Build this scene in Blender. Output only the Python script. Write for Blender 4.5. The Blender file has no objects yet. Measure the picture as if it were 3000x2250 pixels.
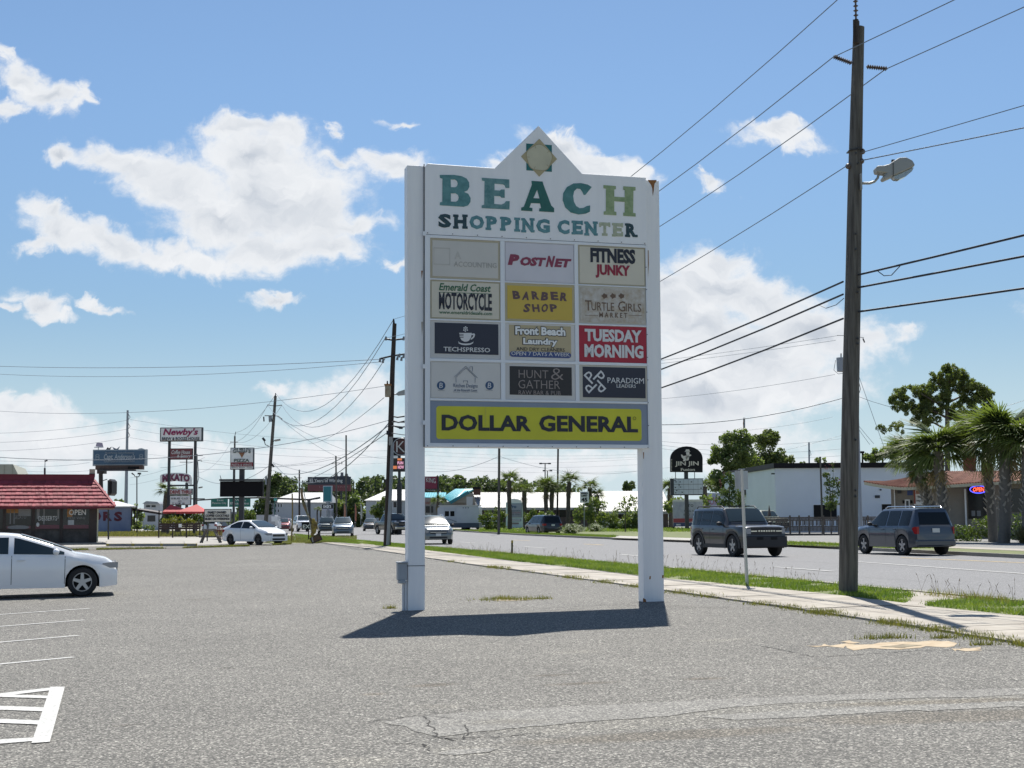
import bpy, bmesh, math, random
import numpy as np
from mathutils import Vector, Matrix, noise as mnoise
random.seed(7); np.random.seed(7)
R = math.radians
scene = bpy.context.scene
C = scene.collection
# ---------------------------------------------------------------- camera
FPX, EYE, ROLL = 4050.0, 1.75, R(0.35)
PITCH = math.atan((1518 - 1125) / FPX)
_up0 = Vector((0, -math.sin(PITCH), math.cos(PITCH)))
FWD = Vector((0, math.cos(PITCH), math.sin(PITCH)))
RGT = Vector((1, 0, 0)) * math.cos(ROLL) - _up0 * math.sin(ROLL)
UPV = _up0 * math.cos(ROLL) + Vector((1, 0, 0)) * math.sin(ROLL)
camd = bpy.data.cameras.new('camera'); cam = bpy.data.objects.new('camera', camd); C.objects.link(cam)
camd.sensor_width = 36.0; camd.lens = 36.0 * FPX / 3000.0; camd.clip_start = 0.1; camd.clip_end = 12000
cam.matrix_world = Matrix(((RGT.x, UPV.x, -FWD.x, 0), (RGT.y, UPV.y, -FWD.y, 0), (RGT.z, UPV.z, -FWD.z, EYE), (0, 0, 0, 1)))
scene.camera = cam
scene.view_settings.view_transform = 'Standard'; scene.view_settings.look = 'None'
scene.view_settings.exposure = 0.58; scene.view_settings.gamma = 1; scene.view_settings.use_curve_mapping = False
# ---------------------------------------------------------------- pixel <-> world helpers (photo pixels, 3000 x 2250)
def ray(px, py):
    return (FWD + RGT * ((px - 1500) / FPX) + UPV * ((1125 - py) / FPX))
def gz(x, y):
    t = (y + 0.8 * x - 14) / 32.0
    t = 0 if t < 0 else (1 if t > 1 else t)
    return 0.27 * t * t * (3 - 2 * t)
def D(px, py, Y):
    d = ray(px, py); k = Y / d.y
    return Vector((d.x * k, Y, EYE + d.z * k))
def G(px, py):
    d = ray(px, py); z = 0.2
    for _ in range(40):
        k = (z - EYE) / d.z; z = gz(d.x * k, d.y * k)
    return Vector((d.x * k, d.y * k, z))
def GY(px, Y):            # ground point on the column px at depth Y
    d = ray(px, 1518); x = d.x * Y / d.y
    return Vector((x, Y, gz(x, Y)))
# ---------------------------------------------------------------- sky and sun
SUN_EL, SUN_AZ = R(57.5), R(5.6)
w = bpy.data.worlds.new('World'); scene.world = w; w.use_nodes = True
nt = w.node_tree; nt.nodes.clear(); NN = nt.nodes.new; LK = nt.links.new
def math_n(tree, op, a, b=None, c=None, clamp=False):
    n = tree.nodes.new('ShaderNodeMath'); n.operation = op; n.use_clamp = clamp
    for i, v in enumerate((a, b, c)):
        if v is None: continue
        if isinstance(v, (int, float)): n.inputs[i].default_value = v
        else: tree.links.new(v, n.inputs[i])
    return n.outputs[0]
def build_sky():
    out = NN('ShaderNodeOutputWorld')
    sky = NN('ShaderNodeTexSky'); sky.sky_type = 'NISHITA'; sky.sun_disc = False
    sky.sun_elevation = SUN_EL; sky.sun_rotation = SUN_AZ; sky.altitude = 0
    sky.air_density = 1.0; sky.dust_density = 0.25; sky.ozone_density = 3.0
    tc = NN('ShaderNodeTexCoord'); sep = NN('ShaderNodeSeparateXYZ'); LK(tc.outputs['Generated'], sep.inputs[0])
    M_ = lambda *a, **k: math_n(nt, *a, **k)
    yy = M_('MAXIMUM', sep.outputs[1], 0.05)
    u = M_('DIVIDE', sep.outputs[0], yy); v = M_('DIVIDE', sep.outputs[2], yy)
    uv = NN('ShaderNodeCombineXYZ'); LK(u, uv.inputs[0]); LK(v, uv.inputs[1])
    def nz(scale, detail, rough, vec, seed=0.0, stretch=(1, 1, 1)):
        mp = NN('ShaderNodeMapping'); mp.inputs['Scale'].default_value = stretch; mp.inputs['Location'].default_value = (seed, seed * .7, 0)
        LK(vec, mp.inputs['Vector'])
        n = NN('ShaderNodeTexNoise'); n.noise_dimensions = '3D'
        n.inputs['Scale'].default_value = scale; n.inputs['Detail'].default_value = detail; n.inputs['Roughness'].default_value = rough
        LK(mp.outputs[0], n.inputs['Vector']); return n
    # ragged edges: bend the coordinates with two sizes of noise
    def warp(vec, amt, scale, detail, seed):
        n = nz(scale, detail, 0.62, vec, seed)
        s = NN('ShaderNodeVectorMath'); s.operation = 'SUBTRACT'; LK(n.outputs['Color'], s.inputs[0]); s.inputs[1].default_value = (.5, .5, .5)
        m = NN('ShaderNodeVectorMath'); m.operation = 'MULTIPLY'; LK(s.outputs[0], m.inputs[0]); m.inputs[1].default_value = (amt, amt * .75, 0)
        a = NN('ShaderNodeVectorMath'); a.operation = 'ADD'; LK(vec, a.inputs[0]); LK(m.outputs[0], a.inputs[1]); return a.outputs[0]
    P = warp(warp(uv.outputs[0], 0.055, 16, 3, 3.1), 0.030, 60, 6, 8.7)
    blobs = [  # cloud lumps: centre, radii, tilt (deg) as seen from the lot
        (560,345,150,75,0,1),(600,430,190,110,0,1.15),(480,470,150,85,0,1),(390,400,160,62,18,1),(270,350,120,48,15,1),(150,335,52,28,-10,1),
        (690,480,110,85,0,1),(600,535,170,50,0,1),(715,540,85,34,0,.9),(520,290,110,40,-8,1),(610,290,70,42,0,1),
        (110,450,70,30,30,.8),(150,500,110,42,22,1),(240,525,120,42,22,1),(370,555,120,38,8,1),(90,515,60,22,-20,.8),(470,565,120,35,0,.9),
        (770,490,80,26,-8,.8),(730,355,60,22,20,.7),(830,360,90,34,0,.85),(850,268,38,13,0,.7),(730,290,18,16,0,.6),
        (50,170,70,50,35,.95),(110,205,85,50,10,1),(20,235,50,25,0,.8),(185,200,26,50,10,.8),(10,110,28,22,40,.7),
        (605,648,64,20,5,.9),(840,573,38,17,-8,.8),(80,645,60,26,22,.85),(110,675,60,18,10,.8),(215,655,70,12,12,.7),(10,650,28,12,0,.7),
        (1220,315,100,36,22,1.1),(1310,365,110,40,25,1.1),(1100,330,45,20,0,.8),(1250,360,120,45,10,1.1),
        (1690,292,105,30,4,.95),(1725,278,26,22,30,.8),(1530,393,40,26,25,.85),(1510,365,14,14,0,.6),
        (1560,610,120,72,10,1.15),(1500,690,130,95,0,1.2),(1660,640,120,62,20,1.1),(1760,720,150,82,14,1.1),(1600,770,230,100,0,1.2),(1450,620,70,40,0,1),
        (1870,745,75,38,8,.85),(1945,728,36,18,-10,.6),(1530,860,260,70,0,1),(1700,850,200,55,0,.9),(1550,940,240,60,0,.85),(1560,560,60,34,0,1),
        (70,905,150,42,8,.9),(120,960,230,50,0,.8),(20,870,60,22,10,.8),(581,838,42,18,0,.7),(690,860,90,34,10,.6),(800,850,90,60,10,.6),(760,920,160,40,0,.6),
        (300,990,300,45,0,.65),(700,1000,260,50,0,.65),(1150,1010,330,45,0,.7),(1620,1000,300,45,0,.65),
        (-140,120,120,70,10,1),(2420,640,190,110,0,1),(-260,560,200,90,0,1),(2700,330,160,60,0,.9),(900,-220,260,70,8,1),(1900,-260,180,60,0,1)]
    F = None
    for cx, cy, rx, ry, rot, wt in blobs:
        d = ray(cx * 1.3562, cy * 1.3562); cu, cv = d.x / d.y, d.z / d.y
        mp = NN('ShaderNodeMapping'); mp.vector_type = 'TEXTURE'
        mp.inputs['Location'].default_value = (cu, cv, 0); mp.inputs['Rotation'].default_value = (0, 0, R(-rot))
        mp.inputs['Scale'].default_value = (rx * 1.3562 / FPX * 1.15, ry * 1.3562 / FPX * 1.15, 1)
        LK(P, mp.inputs['Vector'])
        ln = NN('ShaderNodeVectorMath'); ln.operation = 'LENGTH'; LK(mp.outputs[0], ln.inputs[0])
        f = M_('MULTIPLY_ADD', ln.outputs['Value'], -wt, wt)
        if F is None: F = f
        else:
            n = NN('ShaderNodeMath'); n.operation = 'SMOOTH_MAX'; LK(F, n.inputs[0]); LK(f, n.inputs[1]); n.inputs[2].default_value = 0.22; F = n.outputs[0]
    # the same kind of cumulus carries on over the rest of the sky
    zz = M_('MAXIMUM', sep.outputs[2], 0.03)
    pu = M_('DIVIDE', sep.outputs[0], M_('ADD', zz, .12)); pv = M_('DIVIDE', sep.outputs[1], M_('ADD', zz, .12))
    pl = NN('ShaderNodeCombineXYZ'); LK(pu, pl.inputs[0]); LK(pv, pl.inputs[1])
    gen = nz(1.3, 7, .55, pl.outputs[0], 5.0)
    g0 = M_('MULTIPLY_ADD', gen.outputs['Fac'], 4.2, -2.45)
    au = M_('ABSOLUTE', u); outx = M_('MULTIPLY_ADD', au, 9, -3.9, clamp=True); outy = M_('MULTIPLY_ADD', v, 9, -3.5, clamp=True)
    back = M_('MULTIPLY_ADD', sep.outputs[1], -8, 3.2, clamp=True)
    om = M_('MAXIMUM', M_('MAXIMUM', outx, outy), back)
    gsel = M_('MULTIPLY_ADD', om, 3.0, -3.0); g1 = M_('ADD', g0, gsel)
    F = M_('MAXIMUM', F, g1)
    fine = nz(42, 9, .68, uv.outputs[0], 1.0, (1, 1.25, 1))
    F2 = M_('ADD', F, M_('MULTIPLY_ADD', fine.outputs['Fac'], .95, -.50))
    al = NN('ShaderNodeMapRange'); al.interpolation_type = 'SMOOTHERSTEP'; LK(F2, al.inputs[0])
    al.inputs[1].default_value = -.14; al.inputs[2].default_value = .60
    # cloud tone: bright rims, soft grey in the thick middles
    shade = nz(20, 5, .55, P, 4.4, (1, 1.8, 1))
    thick = M_('MULTIPLY', M_('MULTIPLY_ADD', F, 1.5, -.45, clamp=True), M_('MULTIPLY_ADD', shade.outputs['Fac'], 3.4, -1.2, clamp=True))
    cc = NN('ShaderNodeMixRGB'); cc.inputs[1].default_value = (.585, .60, .62, 1); cc.inputs[2].default_value = (.375, .41, .46, 1); LK(thick, cc.inputs[0])
    # pale moist air near the horizon
    hz = NN('ShaderNodeMapRange'); hz.interpolation_type = 'SMOOTHSTEP'; LK(sep.outputs[2], hz.inputs[0])
    hz.inputs[1].default_value = -.02; hz.inputs[2].default_value = .165; hz.inputs[3].default_value = .84; hz.inputs[4].default_value = .02
    sc_ = NN('ShaderNodeMixRGB'); sc_.blend_type = 'MULTIPLY'; sc_.inputs[0].default_value = 1; LK(sky.outputs[0], sc_.inputs[1]); sc_.inputs[2].default_value = (SKY * .91, SKY * 1.01, SKY * 1.06, 1)
    lo_ = NN('ShaderNodeMapRange'); lo_.interpolation_type = 'SMOOTHSTEP'; LK(sep.outputs[2], lo_.inputs[0]); lo_.inputs[1].default_value = .04; lo_.inputs[2].default_value = .32; lo_.inputs[3].default_value = .74; lo_.inputs[4].default_value = 1.0
    sm_ = NN('ShaderNodeVectorMath'); sm_.operation = 'SCALE'; LK(sc_.outputs[0], sm_.inputs[0]); LK(lo_.outputs[0], sm_.inputs['Scale'])
    air = NN('ShaderNodeMixRGB'); LK(hz.outputs[0], air.inputs[0]); LK(sm_.outputs[0], air.inputs[1]); air.inputs[2].default_value = (.43, .525, .60, 1)
    mx = NN('ShaderNodeMixRGB'); LK(al.outputs[0], mx.inputs[0]); LK(air.outputs[0], mx.inputs[1]); LK(cc.outputs[0], mx.inputs[2])
    bg = NN('ShaderNodeBackground'); LK(mx.outputs[0], bg.inputs[0]); bg.inputs[1].default_value = 1.0; LK(bg.outputs[0], out.inputs[0])
SKY = 0.070
build_sky()
sl = bpy.data.lights.new('sun', 'SUN'); sl.energy = 5.0; sl.angle = R(0.53); sl.color = (1, .955, .88)
so = bpy.data.objects.new('sun', sl); C.objects.link(so)
S_ = Vector((math.sin(SUN_AZ) * math.cos(SUN_EL), math.cos(SUN_AZ) * math.cos(SUN_EL), math.sin(SUN_EL)))
so.rotation_euler = (-S_).to_track_quat('-Z', 'Y').to_euler(); so.location = (0, 0, 60)
# ---------------------------------------------------------------- object helpers
def link(name, me, parent=None):
    o = bpy.data.objects.new(name, me); C.objects.link(o)
    if parent is not None: o.parent = parent
    return o
def tag(o, label=None, cat=None, group=None, kind=None):
    if label: o['label'] = label
    if cat: o['category'] = cat
    if group: o['group'] = group
    if kind: o['kind'] = kind
    return o
def thing(name, label, cat, loc=(0, 0, 0), rz=0, group=None):
    o = bpy.data.objects.new(name, None); C.objects.link(o); o.empty_display_size = .2
    o.location = loc; o.rotation_euler = (0, 0, rz)
    return tag(o, label, cat, group)
def copy_tree(o, parent=None):
    c = o.copy(); C.objects.link(c)
    if parent is not None: c.parent = parent
    for ch in list(o.children): copy_tree(ch, c)
    return c
class MB:
    def __init__(s): s.v = []; s.f = []; s.m = []
    def add(s, vs, fs, mi=0):
        b = len(s.v); s.v += [tuple(q) for q in vs]; s.f += [tuple(b + i for i in f) for f in fs]; s.m += [mi] * len(fs); return s
    def box(s, x0, x1, y0, y1, z0, z1, mi=0):
        return s.add([(x0,y0,z0),(x1,y0,z0),(x1,y1,z0),(x0,y1,z0),(x0,y0,z1),(x1,y0,z1),(x1,y1,z1),(x0,y1,z1)],
                     [(0,3,2,1),(4,5,6,7),(0,1,5,4),(1,2,6,5),(2,3,7,6),(3,0,4,7)], mi)
    def beam(s, p, q, w, h=None, mi=0):        # square bar between two points
        h = h or w; p, q = Vector(p), Vector(q); d = (q - p).normalized()
        a = d.cross(Vector((0, 0, 1))); a = Vector((1, 0, 0)) if a.length < 1e-3 else a.normalized(); b = a.cross(d).normalized()
        vs = [e + a * sx * w / 2 + b * sy * h / 2 for e in (p, q) for sx, sy in ((-1,-1),(1,-1),(1,1),(-1,1))]
        return s.add(vs, [(3,2,1,0),(4,5,6,7),(0,1,5,4),(1,2,6,5),(2,3,7,6),(3,0,4,7)], mi)
    def tube(s, pts, r, n=8, mi=0, cap=True):
        pts = [Vector(p) for p in pts]; rs = r if isinstance(r, (list, tuple)) else [r] * len(pts)
        b = len(s.v); ref = None
        for i, p in enumerate(pts):
            d = (pts[min(i + 1, len(pts) - 1)] - pts[max(i - 1, 0)])
            d = d.normalized() if d.length > 1e-9 else Vector((0, 0, 1))
            if ref is None: ref = Vector((1, 0, 0)) if abs(d.x) < .8 else Vector((0, 1, 0))
            a = (ref - d * ref.dot(d)).normalized(); ref = a; c = d.cross(a)
            for k in range(n):
                t = 2 * math.pi * k / n; s.v.append(tuple(p + (a * math.cos(t) + c * math.sin(t)) * rs[i]))
        for i in range(len(pts) - 1):
            for k in range(n):
                s.f.append((b+i*n+k, b+i*n+(k+1)%n, b+(i+1)*n+(k+1)%n, b+(i+1)*n+k)); s.m.append(mi)
        if cap:
            s.f.append(tuple(b + k for k in reversed(range(n)))); s.m.append(mi)
            s.f.append(tuple(b + (len(pts)-1)*n + k for k in range(n))); s.m.append(mi)
        return s
    def prism(s, poly, y0, y1, mi=0):          # poly in x,z ; extruded along y
        n = len(poly); vs = [(x, y0, z) for x, z in poly] + [(x, y1, z) for x, z in poly]
        fs = [tuple(range(n)), tuple(reversed(range(n, 2*n)))] + [(i, i+n, (i+1)%n+n, (i+1)%n) for i in range(n)]
        return s.add(vs, fs, mi)
    def quad(s, a, b, c, d, mi=0): return s.add([a, b, c, d], [(0,1,2,3)], mi)
    def mesh(s, name, mats, smooth=None):
        me = bpy.data.meshes.new(name); me.from_pydata(s.v, [], s.f)
        for m in (mats if isinstance(mats, (list, tuple)) else [mats]): me.materials.append(m)
        if any(s.m): me.polygons.foreach_set('material_index', s.m)
        if smooth is not None:
            me.polygons.foreach_set('use_smooth', [True] * len(me.polygons)); me.set_sharp_from_angle(angle=R(smooth))
        me.update(); return me
    def build(s, name, mats, parent=None, smooth=None): return link(name, s.mesh(name, mats, smooth), parent)
def ellipse_mesh(mb, c, r, n=8, m=6, mi=0):
    vs = []; fs = []
    for i in range(m + 1):
        a = math.pi * i / m
        for k in range(n):
            t = 2 * math.pi * k / n; vs.append((c[0]+r[0]*math.sin(a)*math.cos(t), c[1]+r[1]*math.sin(a)*math.sin(t), c[2]+r[2]*math.cos(a)))
    for i in range(m):
        for k in range(n): fs.append((i*n+k, (i+1)*n+k, (i+1)*n+(k+1)%n, i*n+(k+1)%n))
    mb.add(vs, fs, mi)
# ---------------------------------------------------------------- materials
MATS = {}
def mat(name, col, rough=.6, metal=0.0, var=0.0, vscale=3.0, bump=0.0, bscale=20.0, col2=None, coat=0.0, emit=None, trans=0.0, alpha=None, spec=None, detail=5, objrand=0.0):
    if name in MATS: return MATS[name]
    m = bpy.data.materials.new(name); m.use_nodes = True; t = m.node_tree; b = t.nodes['Principled BSDF']
    b.inputs['Base Color'].default_value = (*col, 1); b.inputs['Roughness'].default_value = rough; b.inputs['Metallic'].default_value = metal
    if coat: b.inputs['Coat Weight'].default_value = coat; b.inputs['Coat Roughness'].default_value = .04
    if trans: b.inputs['Transmission Weight'].default_value = trans
    if spec is not None: b.inputs['Specular IOR Level'].default_value = spec
    if emit: b.inputs['Emission Color'].default_value = (*emit[0], 1); b.inputs['Emission Strength'].default_value = emit[1]
    tc = None
    if var or bump or col2:
        tc = t.nodes.new('ShaderNodeTexCoord')
    if var or col2:
        n = t.nodes.new('ShaderNodeTexNoise'); n.inputs['Scale'].default_value = vscale; n.inputs['Detail'].default_value = detail; n.inputs['Roughness'].default_value = .6
        t.links.new(tc.outputs['Object'], n.inputs['Vector'])
        r = t.nodes.new('ShaderNodeValToRGB'); r.color_ramp.elements[0].position = .32; r.color_ramp.elements[1].position = .68
        c2 = col2 or tuple(min(1, c * (1 + var)) for c in col); c1 = col if col2 else tuple(c * (1 - var) for c in col)
        r.color_ramp.elements[0].color = (*c1, 1); r.color_ramp.elements[1].color = (*c2, 1)
        t.links.new(n.outputs['Fac'], r.inputs[0]); src = r.outputs[0]
        if objrand:
            oi = t.nodes.new('ShaderNodeObjectInfo'); hs = t.nodes.new('ShaderNodeHueSaturation')
            t.links.new(math_n(t, 'MULTIPLY_ADD', oi.outputs['Random'], objrand * 2, 1 - objrand), hs.inputs['Value']); t.links.new(src, hs.inputs['Color']); src = hs.outputs[0]
        t.links.new(src, b.inputs['Base Color'])
    if bump:
        n2 = t.nodes.new('ShaderNodeTexNoise'); n2.inputs['Scale'].default_value = bscale; n2.inputs['Detail'].default_value = 6
        t.links.new(tc.outputs['Object'], n2.inputs['Vector'])
        bp = t.nodes.new('ShaderNodeBump'); bp.inputs['Strength'].default_value = bump; bp.inputs['Distance'].default_value = .02
        t.links.new(n2.outputs['Fac'], bp.inputs['Height']); t.links.new(bp.outputs[0], b.inputs['Normal'])
    MATS[name] = m; return m
def leafmat(name, c1, c2, vscale=2.0, tr=.3):
    m = mat(name, c1, .55, col2=c2, vscale=vscale, detail=3, objrand=.15)
    t = m.node_tree; b = t.nodes['Principled BSDF']; out = t.nodes['Material Output']
    tl = t.nodes.new('ShaderNodeBsdfTranslucent'); ms = t.nodes.new('ShaderNodeMixShader'); ms.inputs[0].default_value = tr
    src = b.inputs['Base Color'].links[0].from_socket
    g = t.nodes.new('ShaderNodeMixRGB'); g.blend_type = 'MULTIPLY'; g.inputs[0].default_value = 1; g.inputs[2].default_value = (1.5, 1.6, .6, 1); t.links.new(src, g.inputs[1])
    t.links.new(g.outputs[0], tl.inputs[0]); t.links.new(b.outputs[0], ms.inputs[1]); t.links.new(tl.outputs[0], ms.inputs[2]); t.links.new(ms.outputs[0], out.inputs[0]); return m
# ---------------------------------------------------------------- lettering (mesh from the built-in typeface)
_TX = {}
def text_mesh(s, w, h, mt, bold=0.0, shear=0.0, bend=0.0, depth=.004, spacing=1.0, step=0.0):
    key = (s, round(w, 3), round(h, 3), mt.name, bold, shear, bend, depth, spacing, step)
    if key in _TX: return _TX[key]
    cu = bpy.data.curves.new('lettering', 'FONT'); cu.body = s; cu.resolution_u = 2; cu.offset = bold; cu.extrude = 0; cu.space_character = spacing; cu.align_x = 'CENTER'
    ob = bpy.data.objects.new('tmp', cu); C.objects.link(ob)
    me = bpy.data.meshes.new_from_object(ob.evaluated_get(bpy.context.evaluated_depsgraph_get()))
    bpy.data.objects.remove(ob); bpy.data.curves.remove(cu)
    n = len(me.vertices); co = np.zeros(n * 3); me.vertices.foreach_get('co', co); co = co.reshape(-1, 3)
    lo, hi = co.min(0), co.max(0); c = (lo + hi) / 2; sp = np.maximum(hi - lo, 1e-6)
    x = (co[:, 0] - c[0]) / sp[0]; y = (co[:, 1] - c[1]) / sp[1]
    ww = w - abs(shear) * h
    X = x * ww + shear * y * h; Y = y * h + bend * (0.25 - x * x) * 4 * h * .5 + step * X
    front = np.stack([X, Y, np.full(n, depth)], 1)
    faces = [tuple(p.vertices) for p in me.polygons]
    # extrude: walls along the boundary edges
    from collections import Counter
    ec = Counter(); od = {}
    for f in faces:
        for i in range(len(f)):
            a, b = f[i], f[(i + 1) % len(f)]; k = (min(a, b), max(a, b)); ec[k] += 1; od[k] = (a, b)
    back = front.copy(); back[:, 2] = -0.002
    walls = [(od[k][1], od[k][0], od[k][0] + n, od[k][1] + n) for k, v in ec.items() if v == 1]
    me2 = bpy.data.meshes.new('lettering'); me2.from_pydata(np.concatenate([front, back]).tolist(), [], faces + walls); me2.materials.append(mt); me2.update()
    bpy.data.meshes.remove(me); _TX[key] = me2; return me2
def txt(s, parent, x, z, w, h, y, mt, name='lettering', rot=0, **k):
    o = link(name, text_mesh(s, w, h, mt, **k), parent); o.location = (x, y, z); o.rotation_euler = (math.pi / 2, -rot, 0); return o
def poly_fill(name, loops, mt, parent, y, depth=.004):       # loops: outline + holes in (x,z)
    cu = bpy.data.curves.new(name, 'CURVE'); cu.dimensions = '2D'; cu.fill_mode = 'BOTH'; cu.extrude = depth
    for lp in loops:
        sp = cu.splines.new('POLY'); sp.points.add(len(lp) - 1); sp.use_cyclic_u = True
        for i, (a, b) in enumerate(lp): sp.points[i].co = (a, b, 0, 1)
    ob = bpy.data.objects.new('tmp', cu); C.objects.link(ob)
    me = bpy.data.meshes.new_from_object(ob.evaluated_get(bpy.context.evaluated_depsgraph_get())); bpy.data.objects.remove(ob); bpy.data.curves.remove(cu)
    me.materials.clear(); me.materials.append(mt); me.name = name
    o = link(name, me, parent); o.location = (0, y, 0); o.rotation_euler = (math.pi / 2, 0, 0); return o
def circle(cx, cz, rx, rz, n=24, a0=0, a1=360): return [(cx + rx * math.cos(R(a0 + (a1 - a0) * i / (n if a1 - a0 == 360 else n - 1))), cz + rz * math.sin(R(a0 + (a1 - a0) * i / (n if a1 - a0 == 360 else n - 1)))) for i in range(n)]
# ---------------------------------------------------------------- ground materials
def blob_mask(t, vec, segs, soft=.5, seed=0.0, amp=.35, nscale=2.2):
    """union of elongated spots given by their two ends in metres and a half width"""
    n = t.nodes.new('ShaderNodeTexNoise'); n.inputs['Scale'].default_value = nscale; n.inputs['Detail'].default_value = 7; n.inputs['Roughness'].default_value = .65
    t.links.new(vec, n.inputs['Vector']); F = None
    for (a, b, hw) in segs:
        c = (a + b) / 2; d = b - a; ang = math.atan2(d.y, d.x)
        mp = t.nodes.new('ShaderNodeMapping'); mp.vector_type = 'TEXTURE'; mp.inputs['Location'].default_value = (c.x, c.y, 0)
        mp.inputs['Rotation'].default_value = (0, 0, ang); mp.inputs['Scale'].default_value = (d.length / 2, hw, 1000); t.links.new(vec, mp.inputs['Vector'])
        ln = t.nodes.new('ShaderNodeVectorMath'); ln.operation = 'LENGTH'; t.links.new(mp.outputs[0], ln.inputs[0])
        f = math_n(t, 'SUBTRACT', 1.0, ln.outputs['Value']); F = f if F is None else math_n(t, 'MAXIMUM', F, f)
    s = math_n(t, 'ADD', F, math_n(t, 'MULTIPLY_ADD', n.outputs['Fac'], amp * 2, -amp))
    mr = t.nodes.new('ShaderNodeMapRange'); mr.interpolation_type = 'SMOOTHSTEP'; t.links.new(s, mr.inputs[0]); mr.inputs[1].default_value = 0; mr.inputs[2].default_value = soft
    return mr.outputs[0]
def asphalt(name, dark, light, warm, scale, masks=(), big=.24, bump=.5):
    m = bpy.data.materials.new(name); m.use_nodes = True; t = m.node_tree; b = t.nodes['Principled BSDF']; L = t.links.new
    tc = t.nodes.new('ShaderNodeTexCoord'); P = tc.outputs['Object']
    vo = t.nodes.new('ShaderNodeTexVoronoi'); vo.inputs['Scale'].default_value = scale; L(P, vo.inputs['Vector'])
    sep = t.nodes.new('ShaderNodeSeparateColor'); L(vo.outputs['Color'], sep.inputs[0])
    rp = t.nodes.new('ShaderNodeValToRGB'); e = rp.color_ramp.elements; e[0].position = 0; e[0].color = (*dark, 1); e[1].position = 1; e[1].color = (*light, 1)
    x = e.new(.42); x.color = tuple(d * .5 + l * .5 for d, l in zip(dark, warm)) + (1,); x = e.new(.8); x.color = (*warm, 1)
    L(sep.outputs[0], rp.inputs[0])
    n1 = t.nodes.new('ShaderNodeTexNoise'); n1.inputs['Scale'].default_value = .35; n1.inputs['Detail'].default_value = 8; n1.inputs['Roughness'].default_value = .62; L(P, n1.inputs['Vector'])
    n3 = t.nodes.new('ShaderNodeTexNoise'); n3.inputs['Scale'].default_value = 7; n3.inputs['Detail'].default_value = 6; L(P, n3.inputs['Vector'])
    k = math_n(t, 'ADD', math_n(t, 'MULTIPLY_ADD', n1.outputs['Fac'], big * 2.2, 1 - big * 1.1), math_n(t, 'MULTIPLY_ADD', n3.outputs['Fac'], .26, -.13))
    mu = t.nodes.new('ShaderNodeVectorMath'); mu.operation = 'SCALE'; L(rp.outputs[0], mu.inputs[0]); L(k, mu.inputs['Scale']); src = mu.outputs[0]
    for segs, colr, fac, kw in masks:
        mk = blob_mask(t, P, segs, **kw); mx = t.nodes.new('ShaderNodeMixRGB'); mx.blend_type = 'MULTIPLY'
        L(math_n(t, 'MULTIPLY', mk, fac), mx.inputs[0]); L(src, mx.inputs[1]); mx.inputs[2].default_value = (*colr, 1); src = mx.outputs[0]
    L(src, b.inputs['Base Color']); b.inputs['Roughness'].default_value = .85; b.inputs['Specular IOR Level'].default_value = .35
    bp = t.nodes.new('ShaderNodeBump'); bp.inputs['Strength'].default_value = bump; bp.inputs['Distance'].default_value = .008
    L(sep.outputs[1], bp.inputs['Height']); L(bp.outputs[0], b.inputs['Normal']); return m
seg = lambda a, b, hw: (G(*a), G(*b), hw)
M_lot = asphalt('lot_asphalt', (.034, .034, .032), (.43, .412, .37), (.168, .161, .144), 66, masks=[
    ([seg((1120, 2110), (3300, 2020), .62), seg((1300, 2150), (2300, 2090), .55), seg((1230, 2210), (1500, 2190), .3), seg((2000, 2085), (3300, 2060), .16), seg((900, 2240), (1200, 2228), .3)], (1.25, 1.24, 1.2), .7, dict(soft=.5)),
    ([seg((1400, 2185), (2500, 2125), .30), seg((2200, 2120), (3300, 2080), .42), seg((2300, 2070), (3200, 2042), .18)], (.80, .74, .66), .8, dict(soft=.5)),
    ([seg((1560, 2010), (1860, 1995), .16), seg((1530, 1982), (1700, 1975), .12), seg((1040, 2036), (1150, 2032), .14), seg((1150, 2015), (1370, 2000), .2), seg((1960, 1992), (2160, 1985), .16)], (.68, .60, .52), .8, dict(soft=.8)),
    ([seg((1960, 1880), (2260, 1870), .25), seg((1180, 2066), (1400, 2072), .2), seg((1580, 1915), (1800, 1905), .3)], (1.22, 1.2, 1.16), .8, dict(soft=.8)),
    ([seg((300, 1660), (1200, 1650), 2.2), seg((1260, 1700), (1700, 1720), 1.5)], (1.12, 1.12, 1.12), .6, dict(soft=.8)),
    ([seg((1650, 1765), (2500, 1795), .5), seg((1100, 1810), (1700, 1800), .3)], (.78, .77, .76), .7, dict(soft=.9)),
    ([seg((300, 2130), (430, 2120), .12), seg((620, 1960), (700, 1955), .15), seg((1750, 2170), (1850, 2165), .08), seg((2350, 1960), (2450, 1955), .2), seg((520, 1760), (640, 1752), .4), seg((2250, 1990), (2330, 1986), .1)], (.62, .58, .54), .6, dict(soft=.9)),
    ([seg((-300, 1900), (1300, 1880), .1), seg((-300, 1925), (1300, 1902), .1), seg((1000, 1960), (3200, 1930), .10), seg((1000, 2240), (3300, 2190), .14)], (.84, .84, .84), .6, dict(soft=.9))])
M_road = asphalt('road_asphalt', (.11, .11, .113), (.30, .30, .30), (.20, .20, .203), 60, big=.05, bump=.15, masks=[
    ([seg((2000, 1655), (3300, 1748), .35), seg((1300, 1598), (2000, 1655), .3)], (.88, .88, .88), .7, dict(soft=.9)),
    ([seg((2000, 1625), (3300, 1700), .4)], (.9, .9, .9), .7, dict(soft=.9))])
M_far = asphalt('far_paving', (.13, .13, .13), (.30, .30, .29), (.21, .21, .20), 40, big=.12, bump=.1)
def concrete_mat(name, base, warm):
    m = mat(name, base, .85, col2=warm, vscale=1.6, bump=.25, bscale=60, detail=9, objrand=.08); return m
M_walk = concrete_mat('sidewalk_concrete', (.27, .24, .20), (.38, .35, .30))
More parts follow.
